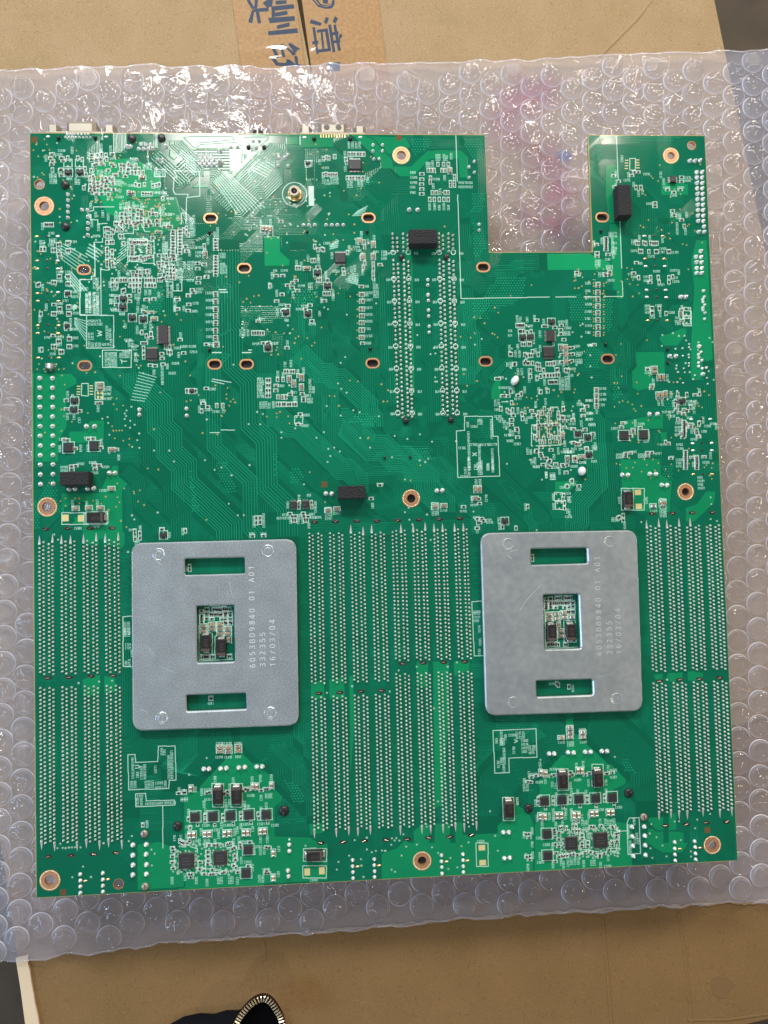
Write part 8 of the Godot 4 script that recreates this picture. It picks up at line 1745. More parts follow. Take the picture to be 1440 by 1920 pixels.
const SOCKETS := "2.77 180.89 2.65 235.43 4.45 180.13 4.32 236.4 6.69 180.99 6.5 235.57 8.26 180.23 8.1 236.54 2.64 242.21 2.5 306.39 4.3 243.07 4.15 307.25 6.47 242.36 6.25 306.57 8.08 243.21 7.9 307.44 10011001|12.03 180.84 11.87 235.48 13.72 180.08 13.59 236.45 15.85 180.95 15.72 235.62 17.54 180.19 17.39 236.59 11.85 242.27 11.66 306.55 13.58 243.13 13.43 307.42 15.7 242.42 15.54 306.74 17.37 243.27 17.2 307.61 10100001|21.3 180.8 21.21 235.53 22.88 180.04 22.82 236.5 25.14 180.9 25.02 235.67 26.72 180.14 26.65 236.64 21.2 242.33 21.08 306.73 22.81 243.19 22.74 307.59 25 242.48 24.85 306.92 26.64 243.33 26.56 307.78 10011001|30.52 180.75 30.45 235.58 32.22 179.99 32.11 236.55 34.37 180.86 34.27 235.72 36.07 180.1 35.98 236.69 30.44 242.39 30.35 306.9 32.1 243.25 31.97 307.76 34.25 242.54 34.14 307.08 35.97 243.4 35.88 307.95 10011001|118.41 179.51 118.01 243.75 119.97 180.37 119.62 244.61 122.31 179.61 121.91 243.89 123.78 180.47 123.47 244.76 117.97 250.66 117.62 307.32 119.58 251.52 119.27 306.61 121.87 250.81 121.52 307.51 123.44 251.67 123.18 306.8 00001000|" \
	+ "127.45 179.59 127.25 243.73 129.09 180.45 128.87 244.6 131.43 179.69 131.2 243.87 132.91 180.55 132.68 244.74 127.23 250.65 127.05 307.44 128.85 251.52 128.66 306.72 131.17 250.8 130.97 307.63 132.66 251.67 132.47 306.91 00001001|136.67 179.67 136.53 243.71 138.31 180.53 138.16 244.58 140.42 179.77 140.32 243.85 142.07 180.63 141.95 244.72 136.52 250.64 136.4 307.55 138.14 251.51 138.02 306.83 140.31 250.79 140.21 307.74 141.94 251.66 141.83 307.02 10011001|145.84 179.75 145.75 243.68 147.48 180.62 147.38 244.55 149.72 179.85 149.66 243.83 151.25 180.72 151.24 244.7 145.74 250.63 145.66 307.66 147.37 251.5 147.29 306.94 149.66 250.78 149.6 307.85 151.24 251.65 151.23 307.13 10000000|155.03 179.83 154.97 235.15 156.69 179.17 156.61 236.03 158.82 179.93 158.81 235.29 160.47 179.27 160.45 236.17 154.96 242.01 154.89 307.77 156.6 242.88 156.52 307.04 158.81 242.15 158.8 307.96 160.45 243.03 160.43 307.23 00101000|164.26 179.91 164.27 235.21 165.92 179.24 165.92 236.08 168.06 180.01 168.09 235.35 169.6 179.34 169.67 236.22 164.27 242.03 164.28 307.88 165.92 242.91 165.91 307.16 168.09 242.17 168.13 308.06 169.68 243.05 169.77 307.34 10011010|" \
	+ "173.52 179.99 173.54 235.26 175.07 179.32 175.11 236.14 177.33 180.09 177.35 235.4 178.75 179.42 178.87 236.27 173.54 242.05 173.57 307.98 175.11 242.92 175.16 307.26 177.35 242.19 177.38 308.17 178.89 243.06 179.02 307.44 10101001|182.69 180.07 182.78 235.32 184.24 179.4 184.37 236.19 186.62 180.17 186.66 235.46 188.06 179.5 188.17 236.33 182.79 242.07 182.9 308.09 184.39 242.94 184.54 307.36 186.67 242.21 186.71 308.27 188.18 243.08 188.31 307.55 10101001|269.83 181.04 269.95 244.09 271.55 180.24 271.53 244.93 273.76 181.14 273.73 244.23 275.48 180.35 275.5 245.08 269.96 250.55 270.07 306.93 271.53 251.44 271.52 306.19 273.73 250.69 273.7 307.11 275.5 251.59 275.52 306.37 10011001|279.18 181.14 279.17 244.1 280.78 180.34 280.82 244.94 283.12 181.24 283.03 244.24 284.85 180.45 284.68 245.08 279.17 250.57 279.17 307.04 280.83 251.46 280.87 306.3 283.02 250.71 282.93 307.22 284.66 251.61 284.51 306.47 10011010|288.43 181.24 288.38 244.1 290.04 180.44 290.08 244.95 292.39 181.34 292.35 244.25 294 180.54 293.96 245.09 288.37 250.59 288.32 307.14 290.08 251.48 290.12 306.41 292.35 250.74 292.31 307.33 293.95 251.63 293.92 306.59 01000100|" \
	+ "297.59 181.34 297.7 244.11 299.2 180.53 299.31 244.96 301.56 181.44 301.58 244.26 303.17 180.64 303.24 245.1 297.72 250.61 297.82 307.26 299.32 251.5 299.4 306.52 301.58 250.75 301.6 307.44 303.25 251.65 303.31 306.7 00001001"
const RISERS := "158.77 45.9 158.86 127.9 160.81 47.86 160.98 128.9 163.51 45.92 163.39 127.98 165.6 46.66 165.27 128.74|179.62 45.98 179.11 127.55 181.41 46.97 181.19 128.3 183.98 46 183.61 127.63 186.02 46.74 185.52 128.14"
const PLATE := ["42.4 181.51 112.74 181.59 112.07 261.81 41.86 261.28", "193.65 181.21 264.08 181.78 263.51 261.62 193.38 261"]
const PLATE_CUTS := [["64.78 188.78 90.44 188.94 90.53 195.95 64.73 195.87", "69.44 209.27 85.6 209.22 85.47 233.63 69.29 233.61", "64.5 247.01 89.85 247.08 90.06 254 64.56 254"], ["215.87 188.75 241.17 188.98 241.14 195.95 215.74 195.92", "220.7 209.1 236.66 209.25 236.69 233.4 220.58 233.3", "216.18 246.63 241.43 246.88 241.39 253.87 216.16 253.82"]]
const RIVETS := ["54.03 186.64|100.56 186.46|54.21 256.29|100.23 256", "205.82 186.47|251.39 186.66|205.8 255.73|251.73 256.02"]
const SPACER := [[77.09, 184.68, 76.19, 259.18], [229.52, 185.11, 229.17, 259.09]]
const ENGRAVED := [["6053B09840 01 A01~93.02~236.52~-0.5~2.73", "332355~97.35~236.34~-0.6~2.94", "16/03/04~101.68~236.27~-0.4~2.93"], ["6053B09840 01 A01~244.82~236.73~-0.9~2.74", "332355~249.63~236.55~-0.5~2.88", "16/03/04~253.72~236.46~-0.6~3.01"]]
const SCRATCHES := ["51.75 188.52 55.32 191.37 .12|45 252.21 48.55 253.7 .1|48.29 225.26 51.59 229.91 .08|83.74 199.08 84.97 205.99 .06|103.85 220.35 104.92 234.11 .06|53.76 234.51 60.45 237.47 .06", "209.79 216.01 212.3 212.35 .12|212.3 212.35 215.52 208.7 .12|215.52 208.7 219.7 205.08 .1|205.41 191.51 207.27 192.74 .16|206.18 189.89 209.79 188.82 .1|229.88 226.97 230.27 229.32 .1|243.49 246.14 250.75 244.54 .05"]
const CHIPS := "139.98 12.35 145.36 16.74 v 8 x small_flat_chip_at_the_top_right_of_the_brass_standoff|132.61 54.8 137.36 59.17 v 8 x small_chip_left_of_the_riser_sockets|54.78 86.5 58.8 94.81 h 14 x tall_chip_with_leads_on_both_long_sides_left_of_the_middle|49.46 96.81 54.33 101.23 v 10 x squat_chip_just_under_the_tall_chip|227.13 90.58 230.6 95.72 h 8 x upper_chip_of_the_pair_left_of_the_right_column|225.26 98.44 230.1 102.63 v 8 x lower_chip_of_the_pair_left_of_the_right_column|110.53 165.29 113.26 167.82 v 4 x left_one_of_two_tiny_eight_lead_chips_above_the_middle_sockets|115.76 165.19 118.5 167.71 v 4 x right_one_of_two_tiny_eight_lead_chips_above_the_middle_sockets|287.38 19.69 289.88 22.56 h 4 x tiny_chip_below_the_top_right_mounting_hole"
const QFNS := "62.93 317.59 6.2 left_square_controller_by_the_bottom_left_power_stage|77.22 317.09 5.6 right_square_controller_by_the_bottom_left_power_stage|229.96 318.52 5.3 left_square_controller_by_the_bottom_right_power_stage|242.99 317.78 6.2 right_square_controller_by_the_bottom_right_power_stage"
const SMALL := {
	"r": "176 30.1 v 1|178.2 30.1 v 1|180.4 30.1 v 1|182.5 30.1 v 1|184.5 30.1 v 1|180.2 13.9 v 1|182.8 13.9 v 1|185 13.9 v 1|172.8 18.3 h 1|172.7 20.7 h 1|172.6 23 h 1|172.6 25.2 h 1|172.5 27.5 h 1|185.7 22.3 v 1|187.5 22.3 v 1|185.7 23.5 v 1|187.5 23.5 v 1|187.6 19.6 v 1|101.4 111.3 v 1|102.5 111.3 v 1|101.4 113.5 v 1|102.4 113.5 v 1|101.3 115.8 v 1|102.4 115.8 v 1|101.3 118 v 1|102.3 118 v 1|105.7 122 v 1|106.7 122 v 1|108.1 122 v 1|109 122 v 1|110.4 122.1 v 1|111.3 122.1 v 1|112.7 122.1 v 1|113.7 122.1 v 1|109.4 107.5 v 1|110.4 107.5 v 1|112 107.6 v 1|113.1 107.6 v 1|117.3 119.5 h 1|117.3 120.5 h 1|114.6 131.1 h 1|115.6 126.6 h 1|109 80.1 h 1|111.4 78 h 1|119 79.6 h 1|121.1 77.8 h 1|121.8 85 h 1|100.2 94.6 h 1|102.4 94.5 h 1|101.6 95.2 v 1|95.6 90.1 v 1|96.7 90.1 v 1|97.8 90.1 v 1|98.9 90.1 v 1|100 90.2 v 1|75.2 94.9 h 1|79.8 94.5 h 1|74.8 114.4 h 1|73.5 121 h 1|75.3 122.6 h 1|79.8 95.6 h 1|15.7 49.3 v 1|16.6 49.3 v 1|15.7 52.7 v 1|16.6 52.7 v 1|9.5 52.5 v 1|10.5 52.5 v 1|11.7 50 v 1|12.6 50 v 1|11.9 64.2 v 1|12.7 64.2 v 1|15.6 64.2 v 1|16.4 64.2 v 1|9.4 66.8 v 1|10.4 66.8 v 1|15.5 67.4 v 1|16.4 67.4 v 1|15.5 71.3 v 1|14.9 72.4 v 1|6.6 41.1 v 1|7.5 41.1 v 1|8.5 41.1 v 1|9.4 41.1 v 1|" \
		+ "4.6 52 v 1|6 52 v 1|3.6 67.6 v 1|2.9 67.9 v 1|15.5 71.3 v 1|14.9 72.4 v 1|15.7 77.7 v 1|16.6 77.7 v 1|15.7 80.7 v 1|16.5 80.7 v 1|9.3 80.6 v 1|10.3 80.6 v 1|11.7 78.6 v 1|12.6 78.6 v 1|14.8 85.4 v 1|14.8 87.1 v 1|15.9 91.8 v 1|16.7 91.8 v 1|15.8 95.2 v 1|16.7 95.2 v 1|9.1 95.1 v 1|10.2 95.1 v 1|11.3 92.8 v 1|12.2 92.8 v 1|12.4 97.3 v 1|13.3 97.4 v 1|4.2 80.6 v 1|4.4 96.4 v 1|9.8 76.6 h 1|9.4 90.3 h 1|12.4 97.6 v 1|16.4 11.3 v 1|20.7 11.3 v 1|22.7 11.9 v 1|23.8 16.1 v 1|12.9 17 v 1|9.7 16.7 v 1|24.1 18.8 v 1|26.4 17 v 1|27.2 19.7 v 1|26 22.4 v 1|26.3 24.4 v 1|26.8 26.8 v 1|45.6 23.2 v 1|47.1 23.5 v 1|49.4 23.2 v 1|53.1 23.8 v 1|54.6 23.5 v 1|55.8 23.2 v 1|57.4 29.5 v 1|42.4 26.8 v 1|44.7 27.4 v 1|48.7 27.4 v 1|49.9 27.4 v 1|51.1 27.4 v 1|52.2 27.4 v 1|23.1 24.7 v 1|32.9 10.1 v 1|26.7 12.1 h 1|26.7 9.9 h 1|33.1 11.7 v 1|29.2 10 v 1|31 9.6 v 1|42.5 16.2 h 1|43.8 14.7 h 1|45.5 17.9 v 1|47.2 16.4 v 1|40.8 16 v 1|26 22.4 v 1|26.1 25.7 h 1|27.7 23.8 v 1|29.1 25.8 v 1|25.9 23.9 v 1|32.7 20.5 v 1|34.5 20.4 h 1|32.5 25.7 h 1|35.8 20.7 v 1|35.8 22.4 v 1|27.5 22.2 h 1|39.5 36.3 h 1|39.7 39.7 h 1|46.4 36.4 v 1|42.9 38.1 v 1|46.5 34.6 h 1|41.5 38.2 h 1|51.2 40.1 h 1|53.1 36.5 h 1|43 34.6 v 1|" \
		+ "41.1 36.6 h 1|44.6 40.1 h 1|54.4 36.6 v 1|46.1 38.3 h 1|44.4 36.7 h 1|47.7 38.4 h 1|54.4 39.8 v 1|39.4 38 h 1|32 43.2 v 1|32.9 43.1 v 1|33.7 43.3 v 1|34.9 43.9 v 1|35.5 44.5 v 1|36.6 40.7 v 1|37.4 40.9 v 1|37.2 43.5 v 1|39.2 43.5 v 1|32 45.8 v 1|33 46.5 v 1|34.8 46.5 v 1|38.4 46.3 v 1|39.6 46.5 v 1|32.9 49.2 v 1|34.4 49 v 1|35.4 49 v 1|32.9 52.2 v 1|32.9 53.5 v 1|32.9 55.5 v 1|35 53.1 v 1|34.9 55.5 v 1|32.8 57.8 v 1|32.8 59.1 v 1|35.1 58.3 v 1|35.3 59.5 v 1|40 49.7 v 1|66.2 43.8 v 1|67.5 42.9 v 1|67.4 44.6 v 1|68.2 45.9 v 1|43.1 49.1 v 1|44.3 49.3 v 1|45.1 49.3 v 1|46 49.1 v 1|46.9 49.2 v 1|47.9 49.3 v 1|48.9 49.3 v 1|49.8 49.1 v 1|43 56.4 v 1|44.1 56.5 v 1|45 56.5 v 1|45.9 56.2 v 1|47.4 55.8 v 1|48.4 56.6 v 1|49.3 56.2 v 1|61.6 44.2 h 1|61.5 45.5 h 1|61.5 46.9 h 1|61.5 48.2 h 1|61.5 49.6 h 1|61.5 50.9 h 1|61.4 52.2 h 1|61.4 53.6 h 1|61.4 54.9 h 1|61.4 56.3 h 1|64.6 44.2 h 1|64.6 45.6 h 1|64.5 47 h 1|64.5 48.5 h 1|64.5 49.9 h 1|64.5 51.3 h 1|64.4 52.7 h 1|64.4 54.1 h 1|60.3 61.8 v 1|61.8 56.8 h 1|61.6 61.9 h 1|58.5 55.2 v 1|60.5 55.1 v 1|58.9 60 h 1|61.6 60.2 v 1|58.8 63.3 v 1|55.5 55 h 1|60.4 64.9 v 1|58.5 58.5 h 1|60.3 63.3 h 1|56.9 65.2 h 1|61.8 55.3 h 1|55.4 59.9 v 1|35 66 v 1|" \
		+ "36.9 66 v 1|35 68.1 v 1|36.9 68.1 v 1|38.7 66 v 1|39.8 66 v 1|40.8 66 v 1|42.7 66 v 1|44.1 66 v 1|45.6 66 v 1|47 66.1 v 1|49.5 66.1 v 1|50.6 66.1 v 1|51.6 66.1 v 1|52.9 66.1 v 1|55 66 v 1|56 65.9 v 1|42.7 68.4 v 1|44.1 68.4 v 1|45.4 68.4 v 1|46.9 68.4 v 1|49.3 68.4 v 1|50.8 68.4 v 1|52 68.4 v 1|53.3 68.5 v 1|44.1 70.5 v 1|46.6 70.8 v 1|39.3 70.9 v 1|40.1 70.5 v 1|56.9 58.4 v 1|56.5 61 v 1|58.8 60.1 v 1|42.2 72.9 h 1|49.4 74.8 h 1|50 74.6 h 1|52.7 74.5 h 1|37 73.7 h 1|36.7 76.9 h 1|42.3 75.4 h 1|63.2 74.8 h 1|63.1 79 h 1|66.9 51.1 h 1|67.3 53.3 h 1|66.9 51.1 h 1|67.5 53.2 h 1|72 58.6 h 1|72 61 h 1|74.9 59.2 h 1|72.5 65.2 h 1|76 64.6 h 1|72.2 67.3 h 1|69.5 70.5 h 1|67.7 72.9 h 1|70.1 71.7 h 1|80.1 48.2 h 1|80.1 49.6 h 1|80.1 51 h 1|80.1 52.3 h 1|80 55.7 h 1|80 57.1 h 1|79.9 58.5 h 1|79.9 59.9 h 1|79.9 61.3 h 1|79.9 62.6 h 1|79.8 64 h 1|51.3 91.7 h 1|63.9 92.7 h 1|65.3 98.6 h 1|75.2 94.9 h 1|62.8 74.9 h 1|62.7 79.1 h 1|67.6 79.7 h 1|67.9 77 h 1|67.7 73.2 h 1|69.5 70.8 h 1|49.8 74.8 h 1|52.7 74.5 h 1|47.8 94 h 1|48.9 94 h 1|55.8 98.8 h 1|56 100.9 h 1|56.3 103.5 h 1|50.8 103.8 h 1|52.8 104.1 h 1|73.3 121 h 1|75.3 122.6 h 1|48 96.3 v 1|48 98.4 v 1|48 100.2 v 1|47.3 89.3 v 1|" \
		+ "49.3 90.8 v 1|51.3 89.9 v 1|57.5 95.9 v 1|59.3 95.9 v 1|58.7 98.2 v 1|59.8 98.3 v 1|66.4 115.4 v 1|70.2 115.5 v 1|72.6 124.4 v 1|20.3 123.4 h 1|122 14.1 v 1|121.1 14.4 v 1|128.6 11.4 v 1|130.1 10.8 v 1|131 11.1 v 1|133.7 10.4 v 1|128.4 18.7 v 1|129.6 18.4 v 1|130.8 18.7 v 1|132 18.7 v 1|133.2 18.7 v 1|134.1 18.7 v 1|139.1 20.2 v 1|140.6 20.2 v 1|141.8 20.2 v 1|143.3 20.2 v 1|144.5 20.2 v 1|146.3 20.2 v 1|140.3 9.3 v 1|141.5 9.3 v 1|142.7 9.3 v 1|144.2 9.3 v 1|145.4 9.3 v 1|146.9 9.3 v 1|138.7 11.7 v 1|139 13.2 v 1|123.8 51.4 v 1|125.2 52.9 v 1|127 52.6 v 1|127.6 52.9 v 1|122.5 57.7 v 1|123.6 57.7 v 1|115.6 61 v 1|116.8 61 v 1|124.9 66.5 v 1|125.8 66.5 v 1|128.8 66.8 v 1|129.3 66.8 v 1|136.3 62 v 1|136.5 63.5 v 1|138.3 54.2 v 1|127.5 72.7 v 1|128.6 72.7 v 1|129.7 72.7 v 1|75.7 64.9 h 1|213.9 88 v 1|214.7 88 v 1|215.4 88 v 1|216.1 88 v 1|216.9 88 v 1|215 90.7 v 1|215.8 90.7 v 1|216.8 90.6 v 1|218.5 91.4 v 1|220.3 90.8 v 1|216 96.6 v 1|217 96.6 v 1|218.9 96.5 v 1|219.7 96.5 v 1|217 101.3 v 1|217.8 102.1 v 1|219.1 101.7 v 1|220.1 101.8 v 1|220.6 100 v 1|216.7 105.2 v 1|218 105.3 v 1|217.3 104.5 v 1|218.6 105.3 v 1|220.4 105.3 v 1|223.1 101.4 v 1|222.5 105.9 v 1|223.5 106.1 v 1|" \
		+ "210.3 101 v 1|210.9 101.1 v 1|222.5 107.9 v 1|223.6 108.1 v 1|225.4 108.5 v 1|219.3 108.8 v 1|219.2 111.3 v 1|227.1 105.6 v 1|228.1 105.6 v 1|229.2 105.6 v 1|230.2 105.4 v 1|222.3 112.1 v 1|223.9 111.2 v 1|225.5 111 v 1|227.1 110.9 v 1|228.4 110.9 v 1|229.8 110.9 v 1|231 110.7 v 1|232.2 110.7 v 1|231.1 108.6 v 1|231.9 108.4 v 1|235.6 108.8 v 1|236.6 109 v 1|223.7 118.4 v 1|227 117.9 v 1|205.2 125.7 v 1|214.7 128.2 v 1|215 130.3 v 1|208.1 126.5 v 1|208.9 127.3 v 1|210.6 126.4 v 1|210.2 123.1 v 1|210 117.8 v 1|214.8 119.1 v 1|233.6 126.2 v 1|240 138.4 v 1|238.9 142.3 v 1|227.9 114 v 1|228.7 114 v 1|229.5 114 v 1|230.3 114 v 1|231.1 114 v 1|223.1 85.7 h 1|212.2 105.2 h 1|212.1 105.8 h 1|203.9 112.1 h 1|204.7 112.1 h 1|213.2 119.8 h 1|210.8 128.7 h 1|209.9 130.8 h 1|209.8 133 h 1|212.1 134.7 h 1|212.3 135.5 h 1|212.4 138.6 h 1|208.7 120.1 h 1|206.2 119.9 h 1|207 119.7 h 1|226.1 88.5 h 1|227.1 88.5 h 1|231.2 89.1 h 1|233.9 92.1 h 1|235.2 94.7 h 1|233.9 90.2 h 1|234.2 88.2 h 1|234.2 98.4 h 1|237.6 98.7 h 1|238.8 98.5 h 1|234.1 101.6 h 1|237.5 101.6 h 1|238.9 101.4 h 1|233.8 104.9 h 1|237.3 104.9 h 1|238.4 104.4 h 1|220.7 145.4 h 1|220.9 144.8 h 1|222.9 143.5 h 1|223.5 148.5 h 1|" \
		+ "224.9 148.4 h 1|226.2 150.1 h 1|226.6 149.4 h 1|223.6 151.2 h 1|225.6 152.1 h 1|226.5 152.5 h 1|222.6 146.2 h 1|222.8 147.4 h 1|227.4 144.7 h 1|232.4 151.6 h 1|232.8 152.2 h 1|234.4 151.7 h 1|237.8 135.4 h 1|243.3 135.7 h 1|237.7 141.6 h 1|243.7 144.5 h 1|241.5 141.1 h 1|240.3 142.3 h 1|237.9 131.3 h 1|261.1 19.1 h 1|263.3 21.7 h 1|261.5 24.3 h 1|286.2 25.6 h 1|292.2 25.6 h 1|289.1 26.9 h 1|293.1 19.7 h 1|293 21.7 h 1|280 31.9 h 1|279.9 33.4 h 1|270.2 59.6 h 1|242.3 63.9 h 1|268.7 64.5 h 1|271 17.4 h 1|272.7 17.4 h 1|269.6 19 h 1|288.1 35.5 h 1|288.7 37.5 h 1|292.2 39.8 h 1|271.4 24.6 v 1|273.7 24.6 v 1|270.6 50.5 v 1|273.9 50.5 v 1|277.2 50.5 v 1|280.2 50.6 v 1|271.6 50.6 v 1|274.9 50.7 v 1|278.2 50.7 v 1|279.2 50.7 v 1|271.8 54.4 v 1|272.8 54.4 v 1|276.2 54.5 v 1|279.3 54.5 v 1|280 54.5 v 1|285.3 54.5 v 1|285.9 54.5 v 1|270.9 66.5 v 1|276.5 66.5 v 1|280.1 66.5 v 1|280.4 68.7 v 1|285.1 66.6 v 1|285 68.7 v 1|286.9 66.3 v 1|293.3 42.7 v 1|256.4 48.2 h 1|256.4 49 h 1|256.4 49.9 h 1|256.3 50.8 h 1|256.3 51.6 h 1|256.3 52.5 h 1|256.2 53.4 h 1|276.3 80.8 v 1|276.9 80.8 v 1|280 80.9 v 1|283 83.2 v 1|276.2 83 v 1|276.8 83 v 1|280.2 142.3 v 1|296.4 133.7 v 1|296 134 v 1|289.2 133 h 1|" \
		+ "289.2 133.8 h 1|289.2 134.7 h 1|289.1 135.5 h 1|289.1 136.4 h 1|289.1 137.2 h 1|289 138 h 1|289 138.9 h 1|288.9 139.7 h 1|289.3 146.7 h 1|289.2 147.6 h 1|289.2 148.6 h 1|289.1 149.5 h 1|289.1 150.5 h 1|289 151.4 h 1|289 152.4 h 1|289 153.3 h 1|288.9 154.3 h 1|294.4 150.1 h 1|294.3 151 h 1|294.3 151.8 h 1|294.3 152.7 h 1|294.2 153.5 h 1|294.2 154.4 h 1|285.6 123.8 v 1|285.5 125.3 v 1|290.6 128.1 h 1|286.8 120.5 v 1|297 120.5 v 1|288.2 140.3 h 1|291.1 120.7 v 1|296 134.5 v 1|295.7 140 h 1|292.6 126.4 v 1|95.4 172 v 1|97.1 171.9 v 1|95.4 174 v 1|97.1 173.9 v 1|111.3 173.2 v 1|112.4 173.3 v 1|116.5 173.3 v 1|117.6 173.3 v 1|114.1 166 v 1|114.1 167.5 v 1|126.8 169.8 v 1|93.6 179.7 h 1|98.5 179.7 h 1|110.2 170.4 h 1|111.1 171.6 h 1|112.5 171.5 h 1|116 170.4 h 1|116.3 171.7 h 1|118 171.8 h 1|146 164.6 h 1|150 158.7 h 1|187 169.3 h 1|194.2 168 h 1|193.8 165.9 h 1|192.9 174.8 h 1|195 174.8 h 1|195.6 175.7 h 1|194 176.6 h 1|192.8 178.9 h 1|193.2 176.5 v 1|204.2 178.7 v 1|210.3 179.4 v 1|215.9 169.8 v 1|232.4 165.3 v 1|232.6 168.6 v 1|232.5 171 v 1|232 166.8 v 1|236.6 158.8 v 1|234.1 161.2 v 1|257.5 175.8 v 1|259.3 175 v 1|259.2 177.1 v 1|256.9 176.1 v 1|236.3 158.8 h 1|239.5 161.2 h 1|" \
		+ "234.1 161.2 h 1|43.1 176.4 v 1|43.1 177.6 v 1|43.1 179.6 v 1|45.2 177.3 v 1|45.2 179.3 v 1|64.8 176.7 v 1|54.7 175.8 h 1|66.4 192.3 v 1|66.4 193.5 v 1|74.1 249.4 v 1|74.7 249.4 v 1|226.2 248.9 v 1|226.8 249.5 v 1|231.6 250.4 v 1|217.2 192.3 v 1|217.2 193.5 v 1|71.1 211.7 h 1|71.2 213.7 h 1|71.1 214.5 h 1|71.1 215.6 h 1|71.1 216.6 h 1|73.3 212.9 h 1|73.3 215 h 1|75.4 215.2 h 1|81.3 213.8 h 1|83.4 212.8 h 1|83.4 213.9 h 1|83.3 215.5 h 1|79.9 215.5 h 1|81.2 215.6 h 1|76.2 211.4 v 1|77 211.4 v 1|77.8 211.4 v 1|78.6 211.4 v 1|79.3 211.5 v 1|80.5 211.2 v 1|81.4 211.3 v 1|82.3 211.3 v 1|83.2 211.4 v 1|74.9 213.3 v 1|75.7 213.4 v 1|76.5 213.4 v 1|77.3 213.4 v 1|78.1 213.4 v 1|78.9 213.5 v 1|79.6 213.5 v 1|73.2 211.1 v 1|73.7 211.1 v 1|71.1 231.5 v 1|72 231.5 v 1|72.8 231.5 v 1|73.5 231.5 v 1|75.1 231.6 v 1|76 231.5 v 1|82.4 231.6 v 1|83.2 231.6 v 1|81 217 v 1|81.7 217.3 v 1|83.1 217 v 1|83.7 217.2 v 1|81 213.1 v 1|81.7 213.1 v 1|222.8 211.4 h 1|222.7 212.7 h 1|222.7 213.7 h 1|222.7 214.6 h 1|222.6 215.5 h 1|224.7 213 h 1|224.6 213.8 h 1|224.6 215 h 1|226.9 215.2 h 1|231 215.3 h 1|234.6 215 h 1|224.4 211.3 v 1|225.1 211.3 v 1|227.4 211.2 v 1|228.2 211.2 v 1|229.3 211.2 v 1|231.4 211.1 v 1|" \
		+ "232.2 211.2 v 1|233 211.2 v 1|233.9 211.2 v 1|225.9 213.3 v 1|226.8 213.3 v 1|227.6 213.4 v 1|228.5 213.3 v 1|229.4 213.3 v 1|230.3 213.4 v 1|231.3 213.4 v 1|232 213.3 v 1|232.9 213.4 v 1|232.9 215.3 v 1|234.3 213.4 v 1|235 213.4 v 1|232.3 217.3 v 1|233.1 217.3 v 1|234.3 217.2 v 1|235 217.2 v 1|222.7 231.6 v 1|223.6 231.6 v 1|224.5 231.5 v 1|225.4 231.6 v 1|226.5 231.5 v 1|227.5 231.6 v 1|230.4 231.7 v 1|231.3 231.8 v 1|60.1 289.1 h 1|71.9 289.6 h 1|73 289.3 h 1|79.7 290 h 1|80.8 289.3 h 1|80.8 290.7 h 1|87.5 289.3 h 1|88.6 288.6 h 1|89.5 289 h 1|95.2 289.6 h 1|97 289 h 1|97.9 289 h 1|74.7 311.7 h 1|76.1 311.6 h 1|72.6 311.5 h 1|81.4 311.2 h 1|86 313.4 h 1|72 314.4 h 1|72 316.3 h 1|72.1 318.1 h 1|71.8 319.6 h 1|68.6 318.6 h 1|68.4 321.4 h 1|64 323.4 h 1|65 323.5 h 1|64.6 324.7 h 1|70.3 323.6 h 1|72.9 323.9 h 1|74.1 323.8 h 1|73.8 322 h 1|78 323.6 h 1|82.4 313.7 h 1|83.2 313.2 h 1|83.5 316.6 h 1|83.6 318.3 h 1|82.7 320.7 h 1|84.6 323.6 h 1|89 321.2 h 1|89.8 311.3 h 1|97 313.7 h 1|98 314 h 1|96.4 324.6 h 1|97.5 324.7 h 1|96.8 323.7 h 1|78.7 323.3 h 1|57.1 312.1 h 1|57.5 313.5 h 1|57.1 315.6 h 1|57 318 h 1|57.3 320.5 h 1|62.1 288.8 v 1|62.8 288.9 v 1|64.2 309.6 v 1|63.3 310.3 v 1|" \
